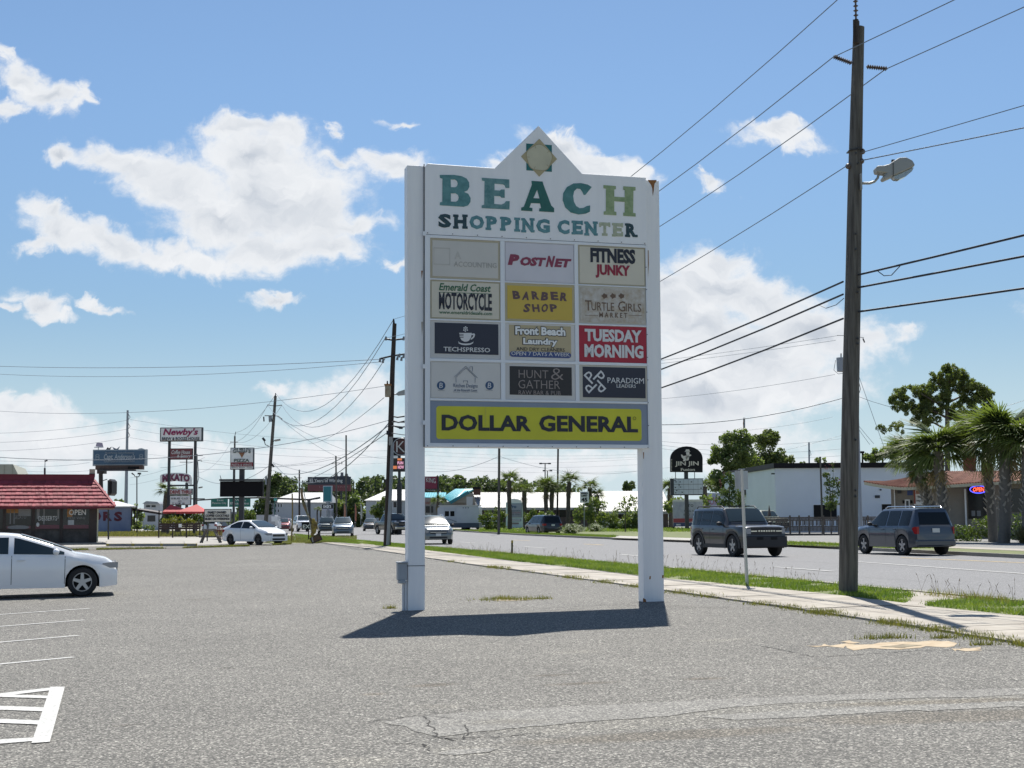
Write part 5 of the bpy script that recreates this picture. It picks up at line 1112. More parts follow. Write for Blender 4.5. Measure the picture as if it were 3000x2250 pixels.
for r_ in range(nr):
    t0 = r_ / nr; x = f.L(-24, 1485)[0] + random.uniform(0, .1); xe = xR + (xr - xR) * (t0 + .5 / nr) - .05
    while x < xe and ns_ < 298:
        me, w_ = random.choice(shm); o = link('shingle', me, rf); o.matrix_local = Matrix.Translation(Vector((x, ye, zl)) + sl_ * t0 + nrm_ * random.uniform(.0, .02)) @ rot @ Matrix.Rotation(random.uniform(-.02, .02), 4, 'Z'); x += w_; ns_ += 1
e0, e1 = Vector((xR, ye, zl)), Vector((xr, yt, zt))
for i in range(9): mb = MB(); a = e0.lerp(e1, i / 9); b = e0.lerp(e1, (i + 1.15) / 9); mb.beam(a + Vector((0, 0, .05)), b + Vector((0, 0, .05 + .02)), .17, .06); mb.build('hip_cap', M_redroof, rf)
for xa, xb in ((-80, -72), (8, 17), (92, 102), (176, 184), (262, 271)): f.box('mullion', xa, xb, 1485, 1590, -.06, .04, M_brown)
f.box('corner_panel', 271, 284, 1486, 1590, -.04, .04, M_brown); f.box('trim', 284, 288, 1486, 1588, -.06, .2, M_cream); f.box('soffit_trim', 288, 335, 1486, 1491, -.5, .4, M_cream)
f.box('sill', -150, 262, 1550, 1553, -.05, .02, M_brown)
for xa, xb in ((-70, 8), (17, 92), (102, 176), (184, 262)): f.box('window', xa, xb, 1487, 1550, -.01, .005, M_bwin)
M_shopw = mat('window_print', (.62, .62, .60), .5); M_org = mat('shop_orange', (.32, .15, .04), .6); M_pink = mat('shop_pink', (.16, .06, .07), .6); M_curt = mat('shop_curtain', (.22, .22, .22), .7)
f.text('OPEN', 202, 252, 1493, 1509, -.03, M_shopw, name='window_lettering', bold=.02); f.text('DESSERTS', 113, 167, 1512, 1525, -.03, M_shopw, name='window_lettering'); f.text('GELATO', 40, 77, 1510, 1520, -.03, M_curt, name='window_lettering'); f.text('BEER WINE', 200, 250, 1514, 1521, -.03, M_curt, name='window_lettering')
for a in ((197, 212, 1487, 1515, M_org), (19, 54, 1487, 1503, M_org), (104, 174, 1538, 1549, M_pink), (186, 260, 1538, 1549, M_pink), (19, 90, 1541, 1549, M_pink), (54, 90, 1490, 1512, M_curt), (108, 116, 1487, 1520, M_curt), (29, 32, 1492, 1535, M_curt), (40, 43, 1492, 1535, M_curt), (127, 131, 1490, 1536, M_curt), (168, 173, 1492, 1520, M_curt)): f.box('display', a[0], a[1], a[2], a[3], -.016, -.012, a[4])
mb = MB(); c_ = f.L(54, 1545); mb.prism(circle(c_[0], c_[1], 30*Y/FPX, 6*Y/FPX, 18), -.03, -.02); mb.build('oval_emblem', M_curt, f.root)
mb = MB(); c_ = f.L(111, 1537); ellipse_mesh(mb, (c_[0], -.08, c_[1]), (.10, .05, .14)); mb.build('hanging_lamp', M_shopw, f.root, 60)
mb = MB(); c_ = f.L(208, 1532); mb.box(c_[0]-.18, c_[0]+.18, -.03, -.02, c_[1]-.12, c_[1]+.18); mb.build('poster', mat('poster_pale', (.40, .42, .42), .6), f.root)
f.box('step', 150, 320, 1590, 1597, -2.0, .5, M_kerb); 
for i, xa in enumerate(range(312, 620, 62)):
    pass
f.pole('flue', [(127, 1391), (127, 1366)], .06, .06, M_steel, 3); f.box('vent_box', 262, 279, 1371, 1385, 2, 2.6, M_cream); f.box('vent_stack', 261, 279, 1384, 1393, 2, 2.6, M_brown)
# yellow kerbed walkway beside it
wk = tag(thing('walkway', None, None), kind='structure')
for i, xa in enumerate((312, 386, 470, 540)):
    xb = (386, 470, 540, 575)[i]; p = [G(xa, 1586), G(xb - 1, 1586), G(xb - 1, 1600), G(xa, 1600)]; mb = MB(); mb.add([(q.x, q.y, q.z - .02) for q in p] + [(q.x, q.y, q.z + .13) for q in p], [(3,2,1,0),(4,5,6,7),(0,1,5,4),(1,2,6,5),(2,3,7,6),(3,0,4,7)]); mb.build('slab', M_drive, wk)
    mb = MB(); a, b = p[3], p[2]; mb.box(a.x, b.x, a.y - .05, a.y + .12, a.z - .02, a.z + .145); mb.build('kerb_stone', mat('kerb_yellow', (.42, .33, .07), .7, var=.15), wk)
# tan gable behind it on the far left
f = Fr('warehouse', 'tan metal clad building rising behind the red roof at the left edge', 'building', 20, 130, rz=R(14)); o = f.poly('wall', [(-160, 1560), (53, 1560), (53, 1390), (38, 1360), (-160, 1360)], 0, 12, mat('tan_metal', (.34, .34, .28), .6, var=.05))
for x in (-40, -15, 12, 36): f.box('panel_rib', x, x + 1.5, 1362, 1400, -.04, 0, mat('tan_metal_dark', (.25, .25, .20), .6))
# blue building with ORS lettering
f = Fr('blue_building', 'small blue block building with white roof and dark red letters', 'building', 386, 170, rz=R(15)); f.box('wall', 282, 386, 1482, 1556, 0, 9, mat('blue_block', (.16, .20, .32), .8, col2=(.21, .26, .38), vscale=.8, detail=8), ground=True)
mb = MB(); a, b, c_, d_ = f.L(275, 1466), f.L(345, 1467), f.L(401, 1483), f.L(275, 1484); mb.add([(a[0], 3, a[1]), (b[0], 3, b[1]), (c_[0], -.5, c_[1]), (d_[0], -.5, d_[1]), (c_[0], 7, c_[1])], [(0,3,2,1), (1,2,4)]); mb.box(d_[0], c_[0], -.5, 8, c_[1]-.12, c_[1]-.01); mb.build('roof', mat('roof_white_metal', (.60, .60, .60), .35), f.root)
f.text('O', 268, 296, 1499, 1526, -.02, mat('letter_maroon', (.10, .015, .03), .7), bold=.05); f.text('R', 302, 328, 1499, 1526, -.02, mat('letter_maroon', (.1, .015, .03)), bold=.05); f.text('S', 334, 358, 1499, 1527, -.02, mat('letter_maroon', (.1, .015, .03)), bold=.05)
f.box('corner_post', 384, 388, 1488, 1556, -.1, .3, M_brown)
f = Fr('lean_to', 'dark open lean-to roof beside the blue building', 'shelter', 430, 172); mb = MB(); a, b = f.L(388, 1489), f.L(470, 1502); mb.add([(a[0], 0, a[1]), (b[0], 0, b[1]), (b[0], 5, b[1]), (a[0], 5, a[1]), (a[0], 0, a[1]-.25), (b[0], 0, b[1]-.25), (b[0], 5, b[1]-.25), (a[0], 5, a[1]-.25)], [(0,1,2,3),(7,6,5,4),(0,4,5,1),(1,5,6,2),(2,6,7,3),(3,7,4,0)]); mb.build('roof', M_brown, f.root)
for x in (392, 464): f.box('post', x, x + 3, 1495, 1555, 0, .12, M_brown, ground=True)
f = Fr('white_shed', 'pale grey two storey building seen between the lean-to and the sign poles', 'building', 440, 210); wl = f.box('wall', 421, 468, 1475, 1545, 0, 8, mat('pale_grey_wall', (.42, .44, .46), .7), ground=True); f.poly('roof', [(418, 1476), (430, 1468), (462, 1470), (470, 1477)], -.3, 8, M_steelgrey)
for x in (428, 444): f.box('window', x, x + 12, 1480, 1486, -.03, .0, M_bwin)
f.box('door', 432, 455, 1510, 1528, -.03, .0, M_bwin)
# red canopies
M_tent = mat('canopy_red', (.50, .045, .045), .6); t_ = M_tent.node_tree; t_.nodes['Principled BSDF'].inputs['Subsurface Weight'].default_value = 0
def canopy(px0, px1, apex, yA, yE, yB, Y, label):
    f = Fr('canopy_tent', label, 'canopy', (px0+px1)/2, Y, group='red canopies'); a, b = f.L(px0, yE), f.L(px1, yE); p = f.L(apex, yA); d = b[0]-a[0]; mb = MB(); v = [(a[0], 0, a[1]), (b[0], 0, b[1]), (b[0], d*.8, b[1]), (a[0], d*.8, a[1]), (p[0], d*.4, p[1])]
    mb.add(v, [(0,1,4),(1,2,4),(2,3,4),(3,0,4)]); mb.add([(x, y, z) for x, y, z in v[:4]] + [(x, y, z - .18) for x, y, z in v[:4]], [(0,4,5,1),(1,5,6,2),(2,6,7,3),(3,7,4,0)]); mb.build('cover', M_tent, f.root)
    for x, y, z in v[:4]: q = MB(); q.tube([(x, y, 0), (x, y, z)], .03, 6); q.build('leg', M_steel, f.root)
canopy(476, 556, 492, 1478, 1499, 1550, 134, 'left red canopy tent below the letter board'); canopy(514, 597, 569, 1477, 1499, 1550, 127, 'right red canopy tent with pointed top beside the letter board')
# boardwalk wall with planting
f = Fr('plank_wall', 'low dark plank wall in front of the red canopies', 'fence', 525, 118)
for i in range(3): f.box('plank', 464, 588, 1533 + i*6.3, 1538.5 + i*6.3, 0, .05, mat('old_plank', (.05, .03, .025), .8, var=.3))
for x in (464, 505, 545, 584): f.box('post', x, x + 3.5, 1530, 1555, -.06, 0, M_brown, ground=True)
f.box('notice', 524, 533, 1535, 1545, -.09, -.065, M_signw)
f = Fr('terrace_fence', 'reddish brown terrace railing behind the small white sedan', 'fence', 655, 105)
for x in range(636, 676, 5): f.box('slat', x, x + 3, 1541, 1562, 0, .03, mat('red_wood', (.13, .04, .03), .7), ground=True)
for y in (1541, 1552): f.box('rail', 634, 678, y, y + 2.5, -.03, 0, mat('red_wood', (.13, .04, .03), .7))
# ---- pole signs on the left
f = Fr('brewhouse_sign', "tall two-pole sign topped by a white board reading Newby's", 'sign', 532, 140)
for x0, x1 in ((491, 498), (567, 574)): f.box('pole', x0, x1, 1293, 1550, -.12, .12, M_steel, ground=True)
b = f.box('sign_board', 472, 597, 1253, 1294, -.45, -.15, M_steel); f.box('face', 475, 593, 1255.5, 1291, -.47, -.45, M_signw, b)
nb = mat('letter_crimson', (.30, .02, .10), .5); f.text("Newby's", 480, 586, 1256, 1281, -.50, nb, b, shear=.25, bold=.03); f.text('BREW & BOOZE HOUSE', 478, 588, 1281.5, 1290.5, -.49, ink, b, bold=.015)
b = f.box('coffee_board', 500, 567, 1314, 1347, -.35, -.15, M_steel); f.box('face', 501.5, 565, 1316, 1345, -.37, -.35, mat('board_maroon', (.20, .055, .06), .5), b); f.text('Coffee House', 504, 561, 1319, 1331, -.39, M_shopw, b, shear=.2, bold=.02); f.text('& Eatery', 520, 562, 1332, 1344, -.39, M_shopw, b, shear=.2, bold=.02)
f.box('cross_bar', 498, 567, 1420, 1424.5, -.06, .06, M_steel)
b = f.box('drive_board', 498, 566, 1432, 1450, -.35, -.15, M_steel); f.box('face', 500, 564, 1434, 1448, -.37, -.35, M_signw, b); f.text('DRIVE THRU', 501, 563, 1436, 1447, -.39, mat('letter_red', (.30, .05, .05), .5), b, bold=.04)
b = f.box('letter_board', 499, 562, 1451, 1480, -.35, -.15, M_steel); f.box('face', 501, 560, 1453, 1478, -.37, -.35, M_signw, b); f.text('B IR AS  C LO', 505, 553, 1458, 1463, -.39, ink, b); f.text('A S', 525, 534, 1466, 1471, -.39, ink, b); f.text('T  LUR  EI', 507, 543, 1473, 1478, -.39, ink, b)
f.box('lower_arm', 561, 600, 1460, 1463, -.05, .05, M_steel)
f = Fr('mikato_sign', 'arched white sign with purple MIKATO letters behind the sign poles', 'sign', 516, 165); pts = [(470, 1418), (470, 1394)] + [(470 + 46*(1 - math.cos(R(a))), 1394 - 9*math.sin(R(a))) for a in range(20, 161, 20)] + [(562, 1398), (562, 1421), (545, 1413), (516, 1409), (488, 1412)]
b = f.poly('sign_board', pts, -.2, .2, M_signw); f.text('MIKATO', 477, 557, 1391, 1413, -.23, mat('letter_plum', (.17, .03, .08), .5), b, bend=.28, bold=.06); f.pole('pole', [(547, 1540), (547, 1415)], .18, .18, M_steel)
f = Fr('billboard', "blue Capt. Anderson's billboard on a single column above the restaurant", 'billboard', 298, 180)
f.pole('column', [(298, 1545), (295, 1376)], .28, .28, M_brown); f.box('column_head', 288, 309, 1374, 1388, -.6, .6, M_brown); f.box('apron', 281, 420, 1363, 1376, -.25, .5, mat('apron_brown', (.10, .055, .04), .6, var=.2)); f.box('apron_sign', 376, 409, 1367, 1374, -.28, -.26, M_blk)
b = f.box('frame', 273, 431, 1317, 1365, -.2, .3, mat('frame_grey', (.36, .40, .42), .5)); f.box('face', 276, 425, 1320, 1361, -.24, -.2, mat('poster_blue', (.035, .075, .13), .4, col2=(.06, .12, .19), vscale=.5), b)
f.text("Capt. Anderson's", 305, 398, 1330, 1350, -.27, mat('letter_pale', (.42, .46, .48), .5), b, bold=.01, shear=.1); f.text('Seafood Restaurant & Waterfront Market', 306, 396, 1348, 1354, -.27, mat('letter_pale2', (.30, .34, .37), .5), b); f.text('World Famous Seafood Restaurant', 309, 395, 1324, 1329, -.27, mat('letter_pale2', (.3, .34, .37)), b)
for x in (287, 415): f.text('8', x - 7, x + 7, 1330, 1348, -.27, mat('letter_pale3', (.20, .25, .29), .5), b, name='fish_print')
f.poly('fish_cutout', [(311, 1317), (316, 1310), (319, 1314), (327, 1309), (322, 1317)], -.1, .1, M_steel); f.poly('fish_cutout', [(329, 1309), (336, 1313), (343, 1315), (351, 1308), (346, 1317), (334, 1317)], -.1, .1, mat('fish_blue', (.05, .09, .15), .5))
f.poly('fish_cutout', [(402, 1318), (408, 1314), (416, 1313), (424, 1316), (426, 1320)], -.1, .1, mat('frame_grey', (.36, .4, .42)))
mb = MB(); a, b_, c_, d_ = f.L(275, 1295), f.L(292, 1296), f.L(303, 1310), f.L(280, 1308); mb.add([(a[0], 1.2, a[1]), (b_[0], 1.2, b_[1]), (c_[0], 0, c_[1]), (d_[0], 0, d_[1])], [(0,3,2,1)]); mb.build('solar_panel', mat('solar', (.06, .05, .07), .2), f.root); f.box('solar_bracket', 276, 302, 1309, 1312, 0, .2, M_signw); f.pole('solar_bracket', [(288, 1318), (288, 1309)], .05, .05, M_steelgrey)
f.pole('catwalk_rail', [(300, 1379), (400, 1380), (440, 1382)], .06, .05, M_steel, -1.2); f.box('catwalk', 312, 400, 1377, 1380, -1.2, -.2, M_steel)
f = Fr('round_end_sign', 'black rounded sign seen edge-on above the right end of the red roof', 'sign', 320, 100, zb=gz(-30, 100)); o = f.box('sign_box', 313, 326, 1403, 1452, 0, 1.6, M_blk, bevel=.2); f.pole('bracket', [(302, 1408), (314, 1404)], .03, .03, M_steel); f.pole('pole', [(308, 1585), (308, 1406)], .06, .06, M_steel, .8)
f = Fr('pizza_sign', "pole sign with white GURU'S PIZZA board above a blank dark screen", 'sign', 708, 110)
f.box('pole', 682, 687, 1374, 1560, -.1, .1, M_steel, ground=True); f.box('pole', 701, 715, 1374, 1560, -.16, .16, M_steel, ground=True)
b = f.box('sign_board', 677, 745, 1312, 1376, -.3, .1, M_steel); f.box('face', 679, 743, 1314, 1374, -.32, -.3, M_signw, b); lg = mat('letter_sage', (.07, .10, .09), .5)
f.text("GURU'S", 685, 737, 1316, 1329, -.35, lg, b, bend=.45, bold=.03); f.text('PIZZA', 688, 733, 1345, 1354, -.35, lg, b, bold=.03); mb = MB(); mb.prism([f.L(702, 1326), f.L(720, 1326), f.L(711, 1342)][::-1], -.36, -.33); mb.build('pizza_mark', mat('pizza_red', (.20, .06, .03), .5), b)
mb = MB(); mb.prism([f.L(705, 1329), f.L(717, 1329), f.L(711, 1339)][::-1], -.38, -.36); mb.build('pizza_mark', mat('pizza_gold', (.30, .14, .06), .5), b)
f.box('red_band', 679, 743, 1355, 1367, -.335, -.32, mat('band_red', (.26, .03, .04), .5), b); f.text('PASTA & WINGS', 682, 740, 1359, 1366, -.36, M_shopw, b); f.text('Eatery  Booze  Wine', 682, 740, 1368, 1372, -.36, lg, b)
f.box('screen', 647, 772, 1410, 1455, -.35, .2, mat('led_screen', (.008, .007, .009), .6, spec=.15)); f.box('screen_hood', 647, 775, 1404, 1409, -.6, .2, M_steel)
f.pole('hood_rod', [(648, 1405), (645, 1393)], .03, .02, M_steel)
f = Fr('letter_board_sign', 'white letter board reading FAMILY OWNED behind the picnic table', 'sign', 639, 98)
b = f.box('sign_board', 599, 678, 1491, 1530, -.1, .1, M_steel); f.box('face', 601, 676, 1493, 1528, -.12, -.1, mat('board_cream', (.72, .71, .63), .5), b)
for i, s_ in enumerate(('FAMILY OWNED', 'COFFEE COCKTAILS', 'MUSIC ON WEEKENDS')): f.text(s_, (610, 603, 602)[i], (664, 673, 674)[i], 1498 + i*9.4, 1505 + i*9.4, -.14, ink, b, bold=.04)
for x in (606, 668): f.box('leg', x, x + 3, 1529, 1570, -.05, .05, M_steel, ground=True)
# picnic table
f = Fr('picnic_table', 'weathered grey picnic table on the restaurant walkway', 'picnic table', 610, 90); wd = mat('grey_timber', (.13, .115, .10), .85, col2=(.20, .18, .16), vscale=4)
for i in range(4): f.box('plank', 590, 632, 1549.5, 1553, .1 + i*.2, .27 + i*.2, wd)
for xa, xb in ((600, 585), (624, 642)):
    for dy in (.2, .7): mb = MB(); a, b_ = f.L(xa, 1552), f.L(xb, 1585); mb.beam((a[0], dy, a[1]), (b_[0], dy, .01), .12, .08); mb.build('leg', wd, f.root)
f.box('seat', 574, 594, 1570, 1573, 0, .9, wd); f.box('seat', 632, 650, 1570, 1573, 0, .9, wd); f.box('brace', 580, 645, 1571, 1575, .35, .43, wd)
# highway direction signs on a mast
f = Fr('signal_mast', 'dark mast arm across the far street carrying two green highway signs', 'mast', 905, 205); f.pole('mast', [(905, 1560), (905, 1462)], .28, .25, M_steel); f.pole('arm', [(575, 1466), (660, 1460), (760, 1458), (905, 1464), (938, 1458)], .10, .16, M_steel)
M_hw = mat('highway_green', (.01, .13, .10), .45)
for (x0, x1, a_, b_) in ((620, 669, 'East', 'Panama City'), (673, 735, 'West', 'Beaches')):
    b = f.box('sign_board', x0, x1, 1461, 1485, -.45, -.3, M_hw); f.text(a_, x0 + 18, x1 - 12, 1463, 1468, -.48, M_shopw, b); f.text(b_, x0 + 4, x1 - 4, 1471, 1478, -.48, M_shopw, b)
f.box('lamp_head', 803, 812, 1460, 1467, -.3, .1, mat('teal_lamp', (.1, .4, .36), .4)); f.pole('teal_pole', [(805, 1560), (805, 1466)], .1, .1, mat('teal_paint', (.02, .10, .09), .5))
# far billboard
f = Fr('billboard', 'wide navy and red billboard reading 45 Years of Winning in front of the pines', 'billboard', 965, 300); b = f.box('face', 902, 1028, 1397, 1420, -.3, .3, mat('poster_navy', (.03, .035, .05), .5)); f.text('45 Years of Winning', 907, 1004, 1403, 1416, -.35, M_shopw, b, bold=.02)
f.box('lower_band', 902, 1028, 1420.2, 1439, -.3, .3, mat('poster_brick', (.16, .045, .05), .5)); f.text('LAW FIRM', 936, 1020, 1424, 1429, -.35, mat('letter_dim', (.30, .14, .14), .5))
for x, y, w_ in ((985, 1385, 9), (1002, 1384, 9), (1015, 1388, 8)): f.poly('cut_out_figure', [(x - w_, 1400), (x - w_, 1396), (x - 4, 1393), (x - 4, y), (x + 4, y), (x + 4, 1393), (x + w_, 1396), (x + w_, 1400)], -.2, .2, mat('figure_grey', (.12, .12, .14), .6))
for x in (930, 965, 1000): f.pole('post', [(x, 1520), (x, 1438)], .2, .2, M_steel)
f = Fr('teal_sign', 'teal upright sign board with white edge on a grey post', 'sign', 960, 170); b = f.box('sign_board', 947, 973, 1423, 1471, -.2, .2, mat('board_edge', (.34, .44, .48), .5)); f.box('face', 949, 970, 1426, 1468, -.22, -.2, mat('board_teal', (.02, .17, .20), .45), b)
f.pole('post', [(961, 1550), (961, 1470)], .25, .25, M_steelgrey); b = f.box('lower_board', 944, 975, 1478, 1490, -.2, .1, M_blk); f.text("DICK'S", 948, 971, 1480, 1488, -.23, M_signw, b, bold=.05); f.box('lower_strip', 944, 975, 1490.5, 1495, -.2, .1, mat('strip_lilac', (.45, .43, .52), .5))
# kiosk sign seen between leaning pole and left post
f = Fr('club_sign', 'black sign with a ringed letter K above a lit screen beside the leaning pole', 'sign', 1172, 135); b = f.box('sign_board', 1150, 1200, 1282, 1335, -.2, .2, M_blk)
c_ = f.L(1176, 1309); mb = MB(); s_ = 135/FPX; mb.tube([(c_[0] + 25*s_*math.cos(R(a)), -.24, c_[1] + 25*s_*math.sin(R(a))) for a in range(0, 361, 15)], .05, 5); mb.build('ring', mat('ring_grey', (.34, .36, .38), .4), b); mb = MB(); mb.prism(circle(c_[0], c_[1], 22*s_, 22*s_, 20), -.22, -.2); mb.build('disc', mat('disc_ember', (.10, .02, .015), .4, col2=(.02, .01, .01), vscale=1.5), b); f.text('K', 1162, 1187, 1293, 1325, -.26, M_shopw, b, bold=-.015)
b = f.box('screen', 1148, 1200, 1342, 1382, -.2, .2, mat('screen_dark', (.015, .008, .008), .3))
M_scr = mat('screen_pink', (.4, .15, .25), .5, emit=((.9, .45, .62), .5)); M_scr2 = mat('screen_orange', (.4, .12, .05), .5, emit=((.7, .22, .08), .5)); f.text('FUN', 1165, 1182, 1352, 1361, -.23, M_scr, b, bold=.05); f.text('NOW', 1166, 1184, 1364, 1374, -.23, M_scr, b, bold=.05); f.box('picture', 1151, 1163, 1365, 1374, -.215, -.2, M_scr2, b); f.box('picture', 1165, 1178, 1343, 1349, -.215, -.2, M_scr2, b)
f.box('upper_strip', 1148, 1166, 1335, 1341, -.2, .1, M_signw); f.box('pole', 1166, 1174, 1335, 1500, -.1, .1, M_steel); f.box('pole_base', 1163, 1177, 1415, 1560, -.15, .15, M_steel, ground=True)
f = Fr('king_sign', 'maroon board reading KING right of the left sign post', 'sign', 1264, 190); b = f.box('sign_board', 1225, 1281, 1396, 1432, -.2, .2, mat('board_wine', (.20, .02, .05), .5)); f.text('KING', 1248, 1277, 1400, 1414, -.24, M_shopw, b, shear=-.1, step=-.15); f.pole('post', [(1283, 1540), (1283, 1395)], .12, .12, M_steel)
b = f.box('lower_board', 1225, 1277, 1432.5, 1440, -.2, .2, M_brown); f.text('Crossing', 1250, 1276, 1434, 1439, -.24, M_shopw, b); b = f.box('tenant_board', 1240, 1262, 1459, 1480, -.2, .1, mat('board_pinkgrey', (.30, .24, .22), .5)); f.text('BAIT', 1247, 1260, 1470, 1476, -.24, mat('letter_red', (.3, .05, .05)), b)
# ---- buildings in the middle distance
def apartment(label, px0, px1, yr, ye_, yb, Y, wins):
    f = Fr('apartment_house', label, 'building', (px0+px1)/2, Y); w_ = f.box('wall', px0, px1, ye_, yb, 0, 14, mat('stucco_white', (.50, .51, .52), .8, var=.04), ground=True)
    mb = MB(); a, b_, c_, d_ = f.L(px0 - 5, ye_), f.L(px1 + 6, ye_), f.L(px1 - 6, yr), f.L(px0 + (px1-px0)*.34, yr); mb.add([(a[0], -.5, a[1]), (b_[0], -.5, b_[1]), (c_[0], 6, c_[1]), (d_[0], 6, d_[1]), (a[0], 14.5, a[1]), (b_[0], 14.5, b_[1])], [(0,1,2,3), (0,3,4), (1,5,2), (3,2,5,4), (0,4,5,1)]); mb.build('roof', mat('roof_pale_grey', (.34, .35, .36), .5, var=.05), f.root)
    for x0, x1, y0, y1 in wins: o = f.box('window', x0, x1, y0, y1, -.04, .01, M_bwin); f.box('shutter', x1, x1 + 1.2, y0 - .5, y1 + .5, -.05, .01, M_signw, o)
apartment('large pale apartment house with grey hipped roof behind the white pickup', 785, 960, 1441, 1472, 1545, 240, [(x, x+3.2, 1477, 1485) for x in (791, 799, 807, 815, 823)] + [(x, x+3.2, 1493, 1500) for x in (806, 815)])
apartment('pale house with metal roof seen between the leaning pole and the left sign post', 1072, 1240, 1432, 1466, 1545, 235, [(1153, 1162, 1471, 1486), (1190, 1199, 1471, 1486)])
def longroof(label, px0, px1, pr0, pr1, yr, ye_, yb, Y, n):
    f = Fr('shop_row', label, 'building', (px0+px1)/2, Y); f.box('wall', px0 + 6, px1 - 6, ye_, yb, .4, 14, mat('shaded_wall', (.10, .075, .06), .8, var=.1), ground=True)
    a, b_ = f.L(px0, ye_), f.L(px1, ye_); c_, d_ = f.L(pr0, yr), f.L(pr1, yr); rfm = mat('roof_sheet', (.33, .33, .32), .6, var=.05, objrand=.04)
    base = MB(); base.add([(a[0], -.8, a[1]), (b_[0], -.8, b_[1]), (d_[0], 6, d_[1]), (c_[0], 6, c_[1]), (a[0], 14, a[1]), (b_[0], 14, b_[1])], [(0,1,2,3), (3,2,5,4), (0,3,4), (1,5,2)]); base.box(a[0], b_[0], -.85, -.75, a[1] - .35, a[1] - .02); r = base.build('roof', rfm, f.root)
    for i in range(n):
        t0, t1 = i/n, (i + .93)/n; P0 = Vector((a[0], -.8, a[1])).lerp(Vector((b_[0], -.8, b_[1])), t0); P1 = Vector((a[0], -.8, a[1])).lerp(Vector((b_[0], -.8, b_[1])), t1); Q0 = Vector((c_[0], 6, c_[1])).lerp(Vector((d_[0], 6, d_[1])), t0); Q1 = Vector((c_[0], 6, c_[1])).lerp(Vector((d_[0], 6, d_[1])), t1); up = Vector((0, -.03, .05))
        mb = MB(); mb.add([P0, P1, Q1, Q0, P0 + up, P1 + up, Q1 + up, Q0 + up], [(3,2,1,0),(4,5,6,7),(0,1,5,4),(1,2,6,5),(2,3,7,6),(3,0,4,7)]); mb.build('roof_panel', rfm, r)
    return f
f = longroof('long building with a broad pale metal roof behind the palms', 1402, 1760, 1381, 1775, 1441, 1488, 1530, 205, 42)
o = f.box('chimney', 1386, 1406, 1432, 1449, 2, 4, mat('chimney_brown', (.10, .045, .03), .8)); f.box('cap', 1384, 1408, 1425, 1432, 1.9, 4.1, M_dark, o); f.box('side_gable', 1366, 1384, 1455, 1480, 1, 5, mat('stucco_white', (.5, .5, .5)))
for i in range(9): f.box('window', 1430 + i*30, 1448 + i*30, 1494, 1515, .35, .41, M_bwin)
f = longroof('second pale metal roofed building behind the right sign post', 1742, 1965, 1752, 1958, 1437, 1499, 1540, 178, 24)
for i in range(5): f.box('window', 1760 + i*30, 1778 + i*30, 1506, 1522, .35, .41, M_bwin)
f = Fr('turquoise_roof_building', 'building with a turquoise ribbed metal roof behind the camper trailer', 'building', 1320, 225); f.box('wall', 1240, 1392, 1470, 1530, 1, 12, mat('grey_block', (.26, .25, .24), .8, var=.08), ground=True)
M_turq = mat('turquoise_metal', (.05, .36, .42), .35); M_turqd = mat('turquoise_fascia', (.02, .16, .19), .4)
def sheet(f, nm, A, B, C_q, D_q, ya, yb_, n, m):      # A,B lower pixels, C,D upper pixels
    a, b_ = f.L(*A), f.L(*B); c_, d_ = f.L(*C_q), f.L(*D_q); r = None
    for i in range(n):
        t0, t1 = i/n, (i + .9)/n; P0 = Vector((a[0], ya, a[1])).lerp(Vector((b_[0], ya, b_[1])), t0); P1 = Vector((a[0], ya, a[1])).lerp(Vector((b_[0], ya, b_[1])), t1); Q0 = Vector((c_[0], yb_, c_[1])).lerp(Vector((d_[0], yb_, d_[1])), t0); Q1 = Vector((c_[0], yb_, c_[1])).lerp(Vector((d_[0], yb_, d_[1])), t1); dn = Vector((0, 0, -.15))
        mb = MB(); mb.add([P0+dn, P1+dn, Q1+dn, Q0+dn, P0, P1, Q1, Q0], [(3,2,1,0),(4,5,6,7),(0,1,5,4),(1,2,6,5),(2,3,7,6),(3,0,4,7)]); mb.build(nm, m, f.root)
sheet(f, 'roof_panel', (1240, 1457), (1304, 1457), (1240, 1441), (1304, 1441), 0, 5, 9, M_turq); sheet(f, 'roof_panel', (1300, 1455), (1322, 1472), (1331, 1430), (1388, 1430), -1, 5, 12, M_turq); sheet(f, 'roof_panel', (1322, 1472), (1372, 1441), (1360, 1431), (1388, 1430), -1, 4, 1, M_turq)
mb = MB(); a, b_ = f.L(1320, 1473), f.L(1374, 1442); mb.beam((a[0], -1.1, a[1]), (b_[0], -1.1, b_[1]), .2, .5); mb.build('fascia', M_turqd, f.root); f.poly('gable', [(1326, 1472), (1374, 1444), (1392, 1444), (1392, 1475)], -.6, 1, mat('gable_tan', (.27, .25, .21), .8))
for x0, x1 in ((1246, 1258), (1262, 1268)): f.box('window', x0, x1, 1483, 1502, .95, 1.01, M_bwin)
